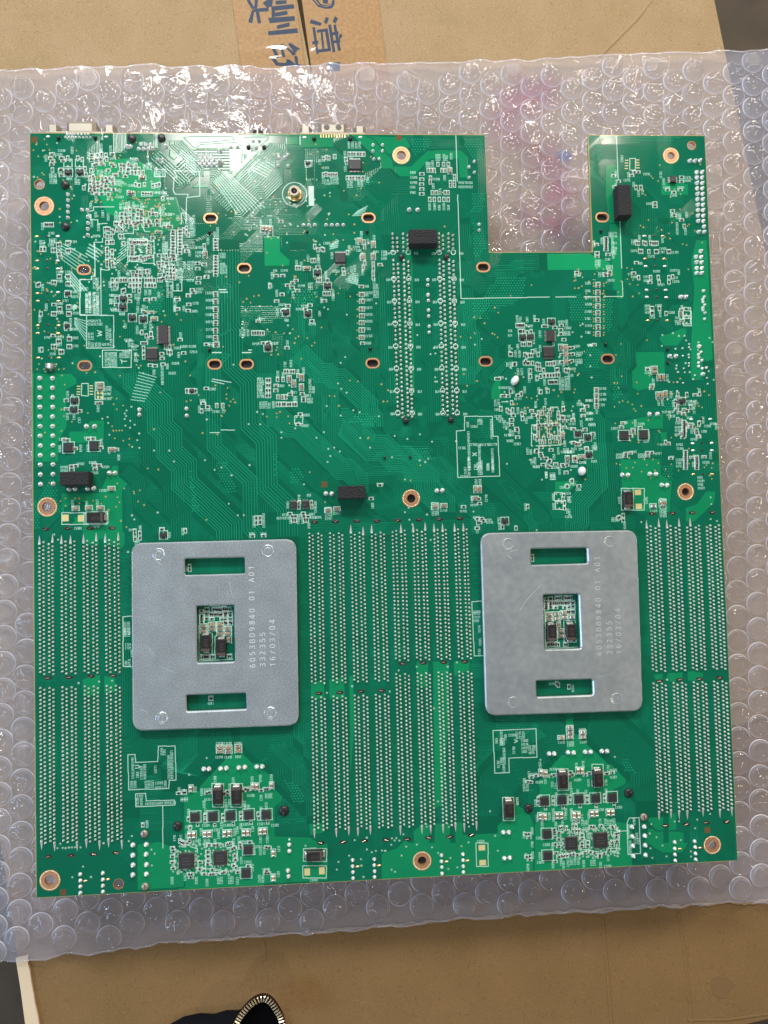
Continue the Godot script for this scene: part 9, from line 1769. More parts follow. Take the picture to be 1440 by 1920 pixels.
		+ "61 309.8 v 1|60.3 309.4 v 1|61.7 310.2 v 1|64 300.2 v 1|64.6 303.9 v 1|71.1 299.1 v 1|71 301.2 v 1|78.7 299.5 v 1|78.6 301.2 v 1|86.3 299.1 v 1|86.2 300.9 v 1|93.7 299.5 v 1|93.9 301.2 v 1|67.8 302.6 v 1|75.1 303 v 1|83 303 v 1|90.5 302.8 v 1|97.7 303 v 1|85.7 311.8 v 1|85.8 312.8 v 1|83.7 321.8 v 1|44.8 301.8 v 1|215.3 288.6 h 1|213.3 289.1 h 1|211.8 291.1 h 1|212.8 291.4 h 1|222.1 289.1 h 1|223.2 288.7 h 1|230.8 287.8 h 1|231.6 288.9 h 1|230.5 289.4 h 1|237.5 289.3 h 1|239.2 288.6 h 1|247.2 289.1 h 1|249.6 288.8 h 1|222.6 312.3 h 1|222.7 313.5 h 1|222.9 315.6 h 1|224.7 313.8 h 1|224.6 316.7 h 1|222.8 318.7 h 1|224.4 319.8 h 1|223.1 322.5 h 1|224.3 324.2 h 1|222.5 326.2 h 1|225.6 323.9 h 1|229.5 323.6 h 1|230.8 323.3 h 1|232.5 323.8 h 1|234.8 318.9 h 1|234.7 320.2 h 1|234.9 315.2 h 1|234.9 316.8 h 1|237.4 318.6 h 1|237.3 320.3 h 1|239.2 311.8 h 1|240.2 312.1 h 1|243.7 311.8 h 1|248.7 312.3 h 1|248.9 312.9 h 1|250.3 315.5 h 1|250.4 316.8 h 1|250.4 318.8 h 1|248.4 319.2 h 1|248.3 320.4 h 1|246.7 322.4 h 1|244.5 323.8 h 1|242.6 324.3 h 1|242.5 325.1 h 1|238.5 322.8 h 1|240.2 323.3 h 1|235.9 323.1 h 1|210.1 313.7 h 1|211.2 313.6 h 1|211.3 315.3 h 1|210 323.5 h 1|211.2 323.3 h 1|" \
		+ "211.2 324.8 h 1|216 298.8 v 1|215.9 300.5 v 1|222.6 298.7 v 1|222.6 300.8 v 1|230.2 298.6 v 1|230.1 300.7 v 1|237.9 299 v 1|237.9 301.1 v 1|245.7 298.9 v 1|245.7 300.6 v 1|219.1 302.7 v 1|227 302.7 v 1|234.6 302.6 v 1|241.9 302.8 v 1|249.9 302.3 v 1|225.2 311.8 v 1|226 311.6 v 1|228.2 311.9 v 1|231.1 313.3 v 1|232.4 313.4 v 1|233.7 313.4 v 1|231.2 311.2 v 1|232.5 311.3 v 1|226.6 323.9 v 1|227.9 323.8 v 1|231.7 309.2 v 1|233.4 309.2 v 1|251.4 315.3 v 1",
	"c": "79.7 72.1 h 1|79.7 73.2 h 1|79.6 75.3 h 1|79.6 76.4 h 1|79.6 78.6 h 1|79.6 79.7 h 1|79.5 81.8 h 1|79.5 82.9 h 1|79.5 85 h 1|79.4 86.1 h 1|79.4 88.3 h 1|79.4 89.4 h 1|79.3 91.5 h 1|79.3 92.6 h 1|79.3 94.6 h 1|79.3 95.7 h 1|143.7 73.2 v 1|144.9 73.2 v 1|143.6 76.3 v 1|144.8 76.3 v 1|143.5 79.8 v 1|144.7 79.8 v 1|143.4 82.9 v 1|144.6 82.9 v 1|143.3 86 v 1|144.5 86 v 1|143.2 89.3 v 1|144.4 89.3 v 1|143.2 92.6 v 1|144.3 92.6 v 1|144 95.3 h 1|251.9 69.2 h 1|251.8 70.3 h 1|251.7 72.6 h 1|251.7 73.7 h 1|251.6 75.7 h 1|251.6 76.8 h 1|251.5 78.9 h 1|251.4 80 h 1|251.4 82.2 h 1|251.3 83.3 h 1|251.2 85.4 h 1|251.2 86.5 h 1|251.1 88.7 h 1|251.1 89.8 h 1|251 91.7 h 1|250.9 92.8 h 1|249.2 117.4 h 1|249.2 118.3 h 1|249.1 119.9 h 1|249.1 120.9 h 1|249 122.3 h 1|249 123.3 h 1|248.9 124.8 h 1|248.9 125.7 h 1|175.7 16.6 v 1|177 16.6 v 1|178.4 16.6 v 1|182 16.6 v 1|183.4 16.6 v 1|176.7 20.2 v 1|176.6 22 v 1|177.4 26.9 v 1|179.2 26.9 v 1|183.2 26.9 v 1|184.4 26.9 v 1|106.1 110.9 v 1|108.5 110.9 v 1|106.1 118.7 v 1|108 118.8 v 1|109.4 118.8 v 1|115.1 109.4 v 1|105.3 113.6 h 1|105.2 115.8 h 1|116.8 117.5 h 1|111.4 117.6 h 1|98.1 84.8 h 1|106.4 75.9 h 1|108.9 72.9 h 1|127.5 75.9 h 1|110.5 96.8 h 1|" \
		+ "79.3 122.1 v 1|81.9 122.2 v 1|12.3 54 h 1|12.5 55.6 h 1|9 11.3 h 1|9.8 12.5 h 1|9.6 9.5 h 1|9.5 14 h 1|13.8 11.3 h 1|14.4 12.5 h 1|13.5 16.4 h 1|13.5 19.1 h 1|27.9 14.3 h 1|28.7 14 h 1|31 13.7 h 1|31.6 14.3 h 1|35.3 14 h 1|36.2 14.9 h 1|33.9 16.7 h 1|36.7 18.8 h 1|37.3 19.1 h 1|31.2 21.8 h 1|33.2 21.5 h 1|35.6 20.9 h 1|35.8 22.6 h 1|33.8 25.3 h 1|36.1 25.6 h 1|30.9 24.7 h 1|28.6 27.4 h 1|30.9 27.4 h 1|33.7 27.4 h 1|27.5 22.4 h 1|27.7 24.4 h 1|41.3 19.4 h 1|35.7 9.5 h 1|28.7 11.9 h 1|30.7 11.8 h 1|45.9 14.7 v 1|47.1 17.8 v 1|40.7 14.6 h 1|39 17.8 h 1|49 17.7 v 1|42.2 18 h 1|45.6 16 h 1|42.6 14.2 v 1|44.1 17.7 v 1|39.4 14.3 h 1|39.3 16.2 v 1|31.1 22.3 v 1|32.6 22 v 1|36 25.4 h 1|30.9 23.8 v 1|31.1 20.4 v 1|27.8 25.7 h 1|27.6 20.7 v 1|25.9 20.2 v 1|32.7 23.8 h 1|29.3 23.8 h 1|29.2 22.3 h 1|47.7 39.9 h 1|48 36.4 h 1|52.8 34.9 v 1|47.8 35 h 1|42.7 40 v 1|41.3 39.8 v 1|41.1 35 v 1|46.2 40.2 h 1|51.5 36.4 v 1|38.9 40.9 v 1|39.3 40.9 v 1|43.7 50.6 h 1|43.7 51.9 h 1|43.7 53.2 h 1|43.7 54.4 h 1|51 50.6 h 1|51 51.7 h 1|51 53 h 1|51 53.8 h 1|50.7 55.8 h 1|51.8 55.6 h 1|52.7 47 h 1|60.1 56.8 v 1|55.6 63.6 h 1|57.2 56.6 h 1|61.7 63.7 v 1|61.7 65.2 v 1|55.3 58.3 h 1|58.4 65 v 1|46.8 62.3 v 1|" \
		+ "50.2 62.2 v 1|50.4 63.8 v 1|43.9 63.7 v 1|48.8 62.3 v 1|45.2 63.6 h 1|44 62.3 h 1|47.1 63.9 h 1|43.2 41.5 h 1|45.3 40.9 h 1|45.3 42.2 h 1|51 39.4 h 1|52 41.4 h 1|54.7 39.4 h 1|54.9 41.4 h 1|49.9 41.8 h 1|54.7 44.6 h 1|55.7 44.6 h 1|57.8 42.2 h 1|59.5 42 h 1|60.5 42.2 h 1|49.9 40.9 h 1|75.1 50.9 v 1|75.3 53.3 v 1|48.3 80.1 h 1|49.1 80.7 h 1|51.7 80.4 h 1|14.7 118.7 h 1|14.7 122.5 h 1|13.7 135.8 h 1|15.1 136.1 h 1|23.9 135.7 h 1|25.9 135.6 h 1|18.2 139.7 h 1|29.2 139.6 h 1|28 120.1 h 1|29.2 120.1 h 1|35.7 140.6 h 1|26.3 147.1 h 1|28.3 147.4 h 1|26.6 148.8 h 1|16.7 147.5 h 1|18.4 147.3 h 1|16.7 148.9 h 1|145.9 59.1 v 1|149.7 59.4 v 1|149.7 61.5 v 1|149.6 63.6 v 1|149.6 65.7 v 1|145.8 49.4 v 1|146.1 51.5 v 1|144.5 56.3 v 1|145.2 60.9 v 1|144.1 69.6 h 1|144 72.9 h 1|152.7 59.7 h 1|106.4 64.5 h 1|109.3 64.5 h 1|111.3 68.8 h 1|113.3 69.7 h 1|113.7 67.6 h 1|115.2 66.7 h 1|115.7 71.2 h 1|108.9 72.9 h 1|125 60.7 h 1|103.7 69 v 1|109 39.9 h 1|244.5 125.2 h 1|242.8 126.9 h 1|242.7 129.5 h 1|234.2 131.7 h 1|219.2 126.9 h 1|220.1 128.7 h 1|233.9 134.6 h 1|233.9 155 h 1|229.3 151 h 1|222.3 127.7 v 1|224.1 128 v 1|222.1 129.5 v 1|222 132.2 v 1|221.9 133.8 v 1|221.9 135.3 v 1|221.8 136.9 v 1|" \
		+ "221.9 138.4 v 1|221.3 139.6 v 1|226.8 128.8 v 1|226.7 130.4 v 1|226.7 131.9 v 1|226.6 134.6 v 1|226.5 136.2 v 1|226.5 138.1 v 1|227 140.8 v 1|227.8 138.9 v 1|229.6 139.3 v 1|231.4 128.1 v 1|231.3 129.7 v 1|231.4 132 v 1|231.3 134.7 v 1|231.4 137.1 v 1|231.3 139.4 v 1|231.5 141.1 v 1|225.1 126 v 1|228.5 126.3 v 1|227.6 127.6 v 1|222.6 141 v 1|224.3 139.6 v 1|220.5 134.5 v 1|220.2 138.8 v 1|224.6 141 v 1|232.8 130.1 v 1|233.6 130.3 v 1|222.5 133.4 h 1|224.1 133.4 h 1|225.7 133.3 h 1|227.6 133.3 h 1|229.2 133.2 h 1|230.8 133.1 h 1|251.9 51.1 h 1|252 55 h 1|251.9 56.6 h 1|257 55.7 h 1|276.1 68.8 h 1|255.6 65.4 h 1|257.6 63.8 h 1|257.3 65.1 h 1|255.3 64.7 h 1|290.3 81.6 h 1|289.9 84 h 1|290.4 86.5 h 1|289.9 82.8 h 1|249 97.2 h 1|275.1 116.3 h 1|274.7 117.5 h 1|273.3 108.7 h 1|286.5 123.8 h 1|285.8 127.5 h 1|287.2 129 h 1|289.5 127.5 h 1|289.1 129.4 h 1|260.8 133.2 h 1|260.1 134.9 h 1|265.4 136.2 h 1|265.3 137.1 h 1|268.7 135.4 h 1|270.5 138.4 h 1|264 138.9 h 1|261.5 147 h 1|263.6 146.9 h 1|261.4 148.1 h 1|271.6 146.9 h 1|273.5 146.8 h 1|271.6 148.3 h 1|281.4 142.9 h 1|282.3 149.6 h 1|292.3 134.3 h 1|292.2 135.5 h 1|294.7 137.1 h 1|294.9 138.3 h 1|295.5 139.8 h 1|292.2 149.5 h 1|" \
		+ "294.4 149.2 h 1|297.8 149.3 h 1|244.3 125.2 h 1|242.4 127 h 1|242.6 129.4 h 1|237.9 131.5 h 1|238.1 135.4 h 1|243.3 135.8 h 1|237.8 141.7 h 1|243.5 144.2 h 1|246.8 137.7 h 1|241.5 141.2 h 1|240 142.1 h 1|286.6 126.2 v 1|290.2 134.3 v 1|287.9 138.2 h 1|294.9 120.9 h 1|286.6 122.2 v 1|286.4 132.1 v 1|119.6 165.8 v 1|119.8 167.6 v 1|114.4 165.7 v 1|80.5 311.5 h 1",
	"bigcap": "48.6 20.1 h 1|43.3 27 h 1|75.3 54.8 v 1|101 43.3 v 1|102.7 43.4 v 1|104.4 43.7 v 1|144.1 49.1 v 1|150 50.6 v 1|145.1 56.3 v 1|149.8 56.1 v 1|111.1 110.9 v 1|116.6 110.2 v 1|116.5 114.6 v 1|113.1 112.9 v 1|235.8 98.5 v 1|235.7 101.6 v 1|235.6 104.8 v 1|232.8 138.2 v 1|234.7 148.9 v 1|237.9 148.9 v 1|233.6 98.3 v 1|276.4 108.4 h 1|276.3 110.1 h 1|241.2 148.1 h 1|278.3 112.7 v 1|280.2 112.7 v 1|277.5 120.8 v 1|279.2 120.8 v 1|281.2 120.3 v 1|238.2 149.1 v 1|18.2 165.8 h 1|23.8 165.7 h 1|28.7 165.9 h 1|33.5 157.5 h 1|29.3 112 h 1|29.3 113.7 h 1|33.8 140.6 h 1|192.7 161.6 v 1|194.4 161.6 v 1|192.3 165.7 h 1|174.3 168.7 h 1|178.1 168.6 h 1|126.8 169.4 h 1|130.7 168.8 h 1|273.1 171 h 1|276.9 170 v 1|278.3 170 v 1|77.9 270.4 h 1|77.8 272 h 1|81.5 270.6 h 1|81.5 272.2 h 1|85.7 270.5 h 1|85.7 272.1 h 1|91.7 287.7 v 1|93.4 287.8 v 1|99.7 287.7 v 1|65.3 287.4 v 1|64.5 306.9 v 1|66.3 306.9 v 1|70.9 306.8 v 1|72.9 306.8 v 1|79.3 307.1 v 1|81.3 307 v 1|87.5 307.1 v 1|89.2 307.1 v 1|94.5 306.9 v 1|96.4 306.8 v 1|99.8 316.3 v 1|99.5 326.7 v 1|231.3 268.5 h 1|231.3 270.5 h 1|231.2 272.3 h 1|227.2 272.5 h 1|237 270.6 h 1|236.9 272.5 h 1|217.5 287.5 v 1|219.6 287.9 v 1|234.1 287.3 v 1|236 287.4 v 1|" \
		+ "216.4 306.3 v 1|218.5 306.5 v 1|223.9 306.4 v 1|225.9 306.4 v 1|231.6 306.4 v 1|233.6 306.5 v 1|239.5 306.2 v 1|241.7 306.2 v 1|247 306.1 v 1|248.9 306.1 v 1|71.9 218.2 h 1|71.9 220.3 h 1|75.5 217.6 h 1|75.5 219.5 h 1|78.9 217.6 h 1|78.9 219.5 h 1|78.9 221.6 h 1|82.2 219.6 h 1|82.2 221.6 h 1|82.7 224.3 v 1|223.9 218 h 1|227.1 218.1 h 1|230.5 217.5 h 1|223.8 220.1 h 1|227.2 220.1 h 1|230.7 219.5 h 1|234 219.6 h 1|229 225.7 h 1|229 227.7 h 1|227.9 222.8 v 1|185.7 16.9 v 1|52.8 83.3 h 1|120 61.3 h 1",
	"sot": "16.6 17.9 h 1|21.6 17.8 h 1|39.7 74.3 h 1|39.4 78 h 1|43.4 82.7 h 1|48.1 83.5 h 1|18.2 119 h 1|17.9 122.9 h 1|110.4 81 h 1|120.1 81.7 h 1|102.1 96.7 h 1|124.7 63.4 h 1|216.2 93.5 h 1|219.8 93.3 h 1|229.7 86.6 h 1|239.9 137.7 h 1|244.3 139.4 h 1|244.6 147.3 h 1|288.5 123.7 h 1|55.3 178.3 h 1|205.3 176.1 h 1|129 69.4 h 1",
	"sot2": "15.8 71.7 h 1|15.4 86 h 1|68.6 115.5 h 1|121.7 13.5 h 1",
	"mosfet": "15.4 139.4 h 1|26.3 138.9 h 1|261.1 138.8 h 1|270 138.7 h 1|66.8 299.4 h 1|74.4 299.5 h 1|81.9 299.5 h 1|89.6 299.5 h 1|97.1 299.8 h 1|89.1 314.2 h 1|88 324 h 1|218.6 299.7 h 1|226.5 299.6 h 1|234.1 299.5 h 1|241.6 299.6 h 1|249.1 299.5 h 1|219.3 314 h 1|219.3 323.3 h 1",
	"tantalum": "27.1 170 h 1|261.1 168 v 0|72.9 225.4 v 0|79.5 227.4 v 0|224.2 226 v 0|232.8 226.1 v 0|76.9 290.2 v 0|84.8 290.5 v 0|202.5 301.9 v 0|226.8 290.5 v 0|242.5 290.5 v 0|117.5 317.6 h 0",
}
const JOINTS := "3.6 108.9 1.04|8.9 109 1.04|3.5 113.1 1.04|8.9 113.2 1.04|3.5 117.3 1.04|8.9 117.4 1.04|3.5 121.5 1.04|8.9 121.6 1.04|3.5 125.7 1.04|8.8 125.8 1.04|3.5 129.9 1.04|8.8 130 1.04|3.5 134.1 1.04|8.8 134.1 1.04|3.5 138.3 1.04|8.8 138.3 1.04|3.4 142.5 1.04|8.8 142.5 1.04|3.4 146.6 1.04|8.8 146.6 1.04|3.4 150.8 1.04|8.7 150.8 1.04|3.4 155 1.04|8.7 155 1.04|297.1 12.2 0.99|299.6 12.2 0.99|302.1 12 0.99|300.2 17.5 0.99|302.8 17.5 0.99|300.2 20 0.99|302.7 20 0.99|300.1 22.6 0.99|302.7 22.6 0.99|300.1 25.1 0.99|302.6 25.1 0.99|300.1 27.7 0.99|302.6 27.7 0.99|300 30.2 0.99|302.6 30.2 0.99|300 32.8 0.99|302.5 32.8 0.99|300 35.3 0.99|302.5 35.3 0.99|299.9 37.9 0.99|302.5 37.9 0.99|299.9 40.4 0.99|302.4 40.4 0.99|302.6 43 0.99|299.9 45.5 0.99|302.6 45.5 0.99|300.5 54.5 0.99|298.1 57.1 0.99|300.6 57.2 0.99|298.2 59.6 0.99|300.6 59.7 0.99|298.2 62.3 0.99|300.7 62.3 0.99|298.1 64.7 0.99|300.5 64.7 0.99|301.2 75.8 0.71|300.4 77 0.71|300.5 78.1 0.71|301.2 79.5 0.71|300.2 80.9 0.71|300.3 81.9 0.71|301.2 83.2 0.71|298.6 101.3 0.71|297.3 102.4 0.71|297.3 103.9 0.71|298.8 105 0.71|297.2 106.1 0.71|297.1 107.8 0.71|298.8 108.8 0.71|300.7 108.5 0.71|300.9 86 0.71|301 73 0.71|297.8 98.7 1.04|" \
	+ "298.9 111.5 1.04|283.7 103 1.04|286.6 103 1.04|286.7 99.6 0.52|290 99.4 0.52|293.2 97.6 0.52|293.1 99 0.52|290 102.9 0.52|292.7 102.4 0.52|292.8 103.7 0.52|286.9 107.3 0.52|286.6 108.8 0.52|290.2 108.7 0.52|292.7 106.3 0.52|292.6 107.6 0.52|287.4 110.4 0.52|286.9 115 0.52|289.5 115.4 0.52|295.2 112 0.52|294.4 113.8 0.52|300.8 113.3 0.52|301 116 0.52|282 122.8 0.52|286.6 119.1 0.52|290.1 75.7 1.08|292.5 75.7 1.08|273.3 129.4 1.08|276.9 129.4 1.08|259.6 156.7 1.08|262.2 156.8 1.08|272.3 156.6 1.08|275.1 156.7 1.08|277.6 161.7 1.08|280.1 161.8 1.08|175.3 161.9 1.08|177.8 161.8 1.08|166.6 34.9 1.04|170.4 34.9 1.04|23.1 130.3 1.13|26.6 130.4 1.13|32.6 150.8 1.08|35 150.9 1.08|15.5 157.4 1.08|18 157.3 1.08|23.3 157.3 1.08|25.9 157.3 1.08|126.1 162 1.08|128.7 162.1 1.08|70.9 279.4 1.08|73.1 279.5 1.08|78 279.6 1.08|80.5 279.5 1.08|85.8 279.5 1.08|88.4 279.4 1.08|93.5 279.5 1.08|95.9 279.5 1.08|221.6 279.4 1.08|223.9 279.5 1.08|230.1 279.2 1.08|232.6 279.4 1.08|237.8 279.3 1.08|240.3 279.4 1.08|245.3 279.3 1.08|247.7 279.4 1.08|40.5 310 1.08|46.1 310.1 1.08|40.4 314.3 1.08|46 314.2 1.08|40.4 318.4 1.08|46.1 318.5 1.08|40.3 322.5 1.08|46 322.5 1.08|18.4 321.1 0.85|18.4 323.7 0.85|" \
	+ "18.4 326.2 0.85|18.4 328.8 0.85|27.8 321.1 0.85|27.8 323.8 0.85|27.8 326.3 0.85|27.8 328.8 0.85|133.8 321.1 0.85|133.7 323.7 0.85|133.8 326.2 0.85|133.8 328.8 0.85|143.2 321.2 0.85|143.1 323.7 0.85|143.2 326.3 0.85|143.1 328.8 0.85|172.5 321 0.85|172.4 323.6 0.85|172.5 326.1 0.85|172.5 328.8 0.85|181.9 321 0.85|181.9 323.6 0.85|181.9 326.2 0.85|181.9 328.7 0.85|276.6 320.5 0.85|276.5 323.3 0.85|276.5 325.9 0.85|276.5 328.5 0.85|285.7 320.6 0.85|285.8 323.1 0.85|285.8 325.9 0.85|285.8 328.5 0.85|257.5 312.9 1.04|263.1 313.1 1.04|257.5 317.1 1.04|263.2 317.1 1.04|257.6 321.2 1.04|263.2 321.2 1.04|257.6 325.6 1.04|263.2 325.5 1.04|106.7 313.2 0.99|106.7 315.9 0.99|105.9 324.1 0.99|106.1 326.5 0.99|200 312.5 1.04|202.4 312.6 1.04|200.1 323.7 1.04|202.5 323.6 1.04|16.3 0.6 0.61|17.9 0.6 0.61|19.4 0.6 0.61|20.9 0.6 0.61|22.4 0.6 0.61|24 0.6 0.61|25.5 0.6 0.61|15.5 2.1 0.61|17.1 2.1 0.61|18.6 2.1 0.61|20.1 2.1 0.61|21.7 2.1 0.61|23.2 2.1 0.61|24.7 2.1 0.61|26.3 2.1 0.61|48.1 5 0.9|50.2 5.1 0.9|52.5 5.3 0.9|47.2 7.2 0.9|49.3 7.2 0.9|51.4 7.2 0.9|53.4 7.2 0.9|42.7 6.3 1.08|59 6.1 1.08|43.9 12 0.8|46.3 12 0.8|55.3 12 0.8|57.7 12 0.8|57.5 13.6 0.8|97.6 3.5 0.85|100.3 3.5 0.85|98.9 6.5 0.85|" \
	+ "87.6 6.3 0.85|90.6 6.2 0.85|108.4 9.8 0.85|112.9 9.8 0.85|108.3 14.8 0.85|112.8 14.8 0.85|108.7 11.1 0.85|111.4 11.1 0.85|82.7 8.1 1.18|82.7 13.5 1.65|72.7 9.9 0.85|74.8 9.9 0.85|76.9 9.9 0.85|79 9.9 0.85|73.8 11.5 0.85|75.9 11.5 0.85|78 11.5 0.85|80.1 11.5 0.85|72.7 13.1 0.85|74.8 13.1 0.85|76.9 13.1 0.85|79 13.1 0.85|73.7 14.6 0.85|75.8 14.6 0.85|77.9 14.6 0.85|80 14.6 0.85|119.1 41.7 0.85|121.5 41.7 0.85|124 41.7 0.85|129.1 41.7 0.85|131.6 41.7 0.85|134.1 41.7 0.85|136.8 41.7 0.85|16.3 27.7 0.85|16.3 30.3 0.85|16.3 33 0.85|16.2 35.5 0.85|16.2 38.1 0.85|22.3 34.6 0.85|24.7 34.7 0.85|24.8 37.8 0.85|24.8 40.5 0.85|24.7 43.2 0.85|24.7 45.8 0.85|43.8 6.1 0.85|42.6 6.4 0.85|151.1 5.1 0.75|155.4 5.1 0.75|151 7.9 0.75|155.3 7.9 0.75|151.3 11.6 0.75|153.7 11.5 0.75|196.9 12.7 0.75|194.4 15.2 0.75|196.8 17.7 0.75|194.3 20.1 0.75|198.2 41.6 0.75|198.1 44.4 0.75|174.1 73.6 0.8|174.1 76.3 0.8|174 80.7 0.8|174 83.4 0.8|174.1 88 0.8|174 90.7 0.8|174.1 66.8 0.8|174 69.2 0.8|173.9 73.8 0.8|291.4 75.4 0.61|106.8 311 0.57|45.8 123.3 0.94|45.8 125.6 0.94|66.1 123.3 0.94|66.2 126.4 0.94"
const PORTS := [[21.19], [133.12]]
const JACKS := "51.19 16 1.6 -1.9 0|78.08 14 0.4 -1.9 0|99.31 4 1 -2 1"
const WRAP_FAR := "-0.1911 -0.2082 -0.1615 -0.2105 -0.1266 -0.2121 -0.0939 -0.2124 -0.0557 -0.2123 -0.0144 -0.2137 0.0169 -0.2145 0.0460 -0.2162 0.0806 -0.2173 0.1129 -0.2193 0.1483 -0.2213 0.1841 -0.2225 0.2175 -0.2239"
const WRAP_NEAR := "-0.1931 0.2052 -0.1650 0.2040 -0.1317 0.2023 -0.1005 0.2001 -0.0689 0.1992 -0.0247 0.1986 0.0202 0.1972 0.0658 0.1960 0.1172 0.1963 0.1800 0.1965 0.2013 0.1961"
const STRIP := "-0.1726 0.2034 -0.1706 0.2166 -0.1681 0.2368 -0.1620 0.2372 -0.1629 0.2301 -0.1642 0.2241 -0.1649 0.2193 -0.1658 0.2140 -0.1663 0.2097 -0.1672 0.2061 -0.1671 0.2025"
const STAIN := "0.1517 0.2322 0.1544 0.2311 0.1583 0.2321 0.1619 0.2340 0.1623 0.2365 0.1596 0.2384 0.1584 0.2413 0.1552 0.2416 0.1521 0.2397 0.1510 0.2359"
const PRINTS := "0.0737 -0.1974 0.0157 0.0152 0.62 0|0.0859 -0.2029 0.0127 0.0114 0.50 0|0.0873 -0.1664 0.0152 0.0139 0.56 0|0.0908 -0.1516 0.0139 0.0127 0.67 0|0.0888 -0.1355 0.0147 0.0114 0.62 0|0.0717 -0.1784 0.0152 0.0127 0.34 0|0.0743 -0.1409 0.0127 0.0127 0.28 0|0.0626 -0.1878 0.0101 0.0127 0.39 0|0.0949 -0.1699 0.0043 0.0038 1.00 1|0.0944 -0.1704 0.0035 0.0033 1.00 1"
const CREASES := [
	"0.0996 0.2010 0.1011 0.2279 0.1020 0.2514",
	"0.1366 0.2003 0.1391 0.2202 0.1410 0.2539",
	"-0.0607 0.2026 -0.0604 0.2111",
	"0.1150 -0.2208 0.1263 -0.2319 0.1349 -0.2403 0.1427 -0.2501",
	"0.1391 0.2508 0.1587 0.2518 0.1785 0.2503",
]
const TAPE := "-0.0688 -0.2658 0.0025 -0.2670 0.0184 -0.1146 -0.0515 -0.1150"
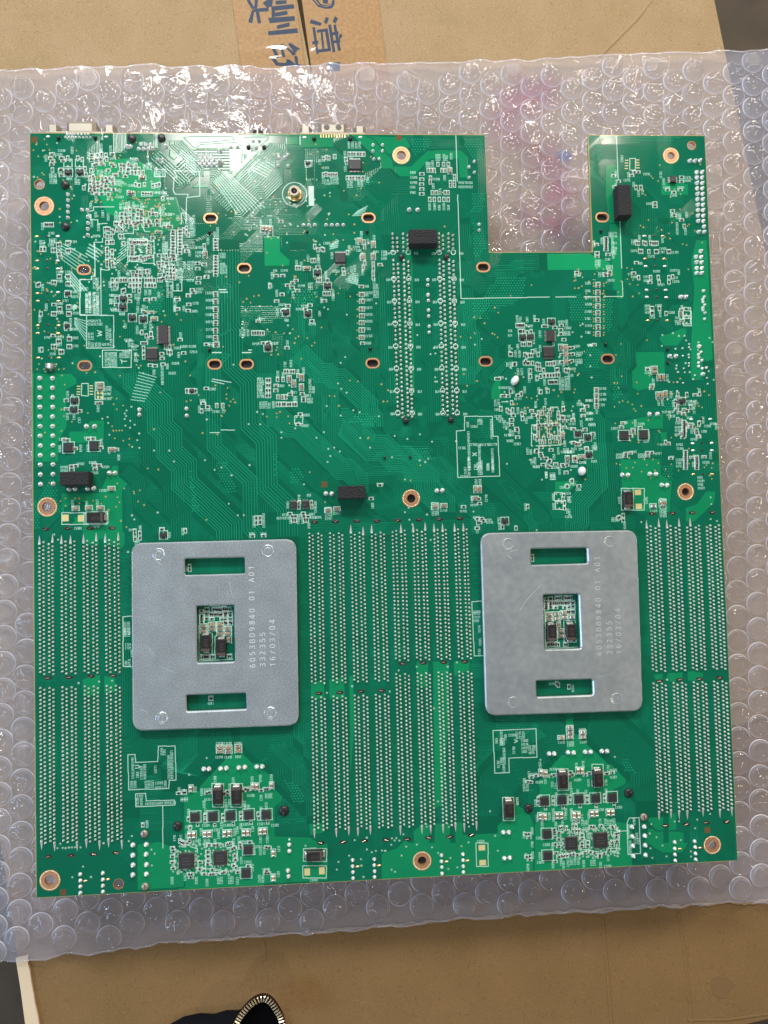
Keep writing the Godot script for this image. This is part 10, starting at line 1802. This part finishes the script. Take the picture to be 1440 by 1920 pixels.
const STROKES := [
	"-0.0458 -0.2468 -0.0403 -0.2471 -0.0404 -0.2453 -0.0455 -0.2448",
	"-0.0466 -0.2440 -0.0369 -0.2452 -0.0366 -0.2430 -0.0464 -0.2417",
	"-0.0464 -0.2407 -0.0402 -0.2419 -0.0399 -0.2399 -0.0459 -0.2387",
	"-0.0494 -0.2381 -0.0366 -0.2392 -0.0364 -0.2368 -0.0487 -0.2354",
	"-0.0455 -0.2342 -0.0392 -0.2360 -0.0390 -0.2340 -0.0450 -0.2325",
	"-0.0497 -0.2314 -0.0354 -0.2331 -0.0351 -0.2307 -0.0495 -0.2293",
	"-0.0478 -0.2439 -0.0462 -0.2440 -0.0461 -0.2373 -0.0476 -0.2370",
	"-0.0572 -0.2420 -0.0559 -0.2422 -0.0572 -0.2352 -0.0591 -0.2360",
	"-0.0556 -0.2422 -0.0539 -0.2422 -0.0529 -0.2354 -0.0545 -0.2352",
	"-0.0601 -0.2477 -0.0585 -0.2477 -0.0557 -0.2428 -0.0572 -0.2423 -0.0585 -0.2444",
	"-0.0566 -0.2425 -0.0491 -0.2434 -0.0491 -0.2414 -0.0561 -0.2409",
	"-0.0520 -0.2456 -0.0492 -0.2476 -0.0468 -0.2476 -0.0474 -0.2439 -0.0499 -0.2432",
	"-0.0557 -0.2477 -0.0540 -0.2478 -0.0547 -0.2427 -0.0561 -0.2427",
	"-0.0484 -0.2233 -0.0469 -0.2244 -0.0444 -0.2181 -0.0460 -0.2177",
	"-0.0442 -0.2245 -0.0430 -0.2251 -0.0415 -0.2186 -0.0429 -0.2184",
	"-0.0431 -0.2249 -0.0424 -0.2251 -0.0362 -0.2201 -0.0377 -0.2191",
	"-0.0403 -0.2252 -0.0389 -0.2257 -0.0341 -0.2226 -0.0360 -0.2218",
	"-0.0398 -0.2245 -0.0388 -0.2251 -0.0357 -0.2212 -0.0369 -0.2206",
	"-0.0483 -0.2175 -0.0469 -0.2187 -0.0451 -0.2158 -0.0413 -0.2156 -0.0410 -0.2175 -0.0394 -0.2173 -0.0370 -0.2153 -0.0335 -0.2148 -0.0343 -0.2137 -0.0462 -0.2142",
	"-0.0372 -0.2190 -0.0357 -0.2191 -0.0353 -0.2151 -0.0366 -0.2150",
	"-0.0286 -0.2376 -0.0234 -0.2359 -0.0240 -0.2343 -0.0294 -0.2357",
	"-0.0214 -0.2390 -0.0198 -0.2382 -0.0210 -0.2352 -0.0224 -0.2362",
	"-0.0167 -0.2394 -0.0154 -0.2382 -0.0167 -0.2356 -0.0182 -0.2368",
	"-0.0281 -0.2336 -0.0267 -0.2338 -0.0253 -0.2202 -0.0263 -0.2198",
	"-0.0259 -0.2324 -0.0206 -0.2332 -0.0205 -0.2317 -0.0258 -0.2309",
	"-0.0221 -0.2330 -0.0206 -0.2332 -0.0191 -0.2217 -0.0206 -0.2215",
	"-0.0241 -0.2317 -0.0231 -0.2319 -0.0224 -0.2224 -0.0234 -0.2222",
	"-0.0257 -0.2223 -0.0194 -0.2232 -0.0192 -0.2216 -0.0256 -0.2206",
	"-0.0284 -0.2265 -0.0254 -0.2270 -0.0253 -0.2255 -0.0281 -0.2249",
	"-0.0203 -0.2349 -0.0189 -0.2353 -0.0171 -0.2213 -0.0184 -0.2209",
	"-0.0178 -0.2349 -0.0165 -0.2353 -0.0143 -0.2220 -0.0158 -0.2217",
	"-0.0152 -0.2297 -0.0141 -0.2307 -0.0135 -0.2293 -0.0151 -0.2272",
	"-0.0196 -0.2309 -0.0154 -0.2318 -0.0152 -0.2304 -0.0193 -0.2294",
	"-0.0190 -0.2269 -0.0147 -0.2276 -0.0146 -0.2262 -0.0188 -0.2255",
	"-0.0216 -0.2157 -0.0150 -0.2163 -0.0150 -0.2119 -0.0214 -0.2113",
	"-0.0279 -0.2476 -0.0270 -0.2476 -0.0249 -0.2451 -0.0211 -0.2440 -0.0187 -0.2449 -0.0178 -0.2477 -0.0177 -0.2511 -0.0169 -0.2511 -0.0169 -0.2455 -0.0183 -0.2433 -0.0212 -0.2430 -0.0250 -0.2440",
	"-0.0265 -0.2479 -0.0254 -0.2481 -0.0236 -0.2454 -0.0211 -0.2449 -0.0192 -0.2457 -0.0189 -0.2460 -0.0192 -0.2452 -0.0211 -0.2444 -0.0241 -0.2449",
	"-0.0229 -0.2488 -0.0199 -0.2488 -0.0202 -0.2456 -0.0225 -0.2457",
]
const SLEEVE := "-0.1043 0.2372 -0.0977 0.2340 -0.0904 0.2330 -0.0839 0.2337 -0.0783 0.2324 -0.0734 0.2327 -0.0685 0.2318 -0.0637 0.2313 -0.0588 0.2321 -0.0552 0.2352 -0.0533 0.2397 -0.0518 0.2498 -0.0608 0.2684 -0.0803 0.2718 -0.1019 0.2656 -0.1112 0.2508"
const ZIP := "-0.0736 0.2344 -0.0711 0.2293 -0.0675 0.2249 -0.0637 0.2219 -0.0599 0.2209 -0.0569 0.2225 -0.0544 0.2262 -0.0523 0.2304 -0.0515 0.2358"
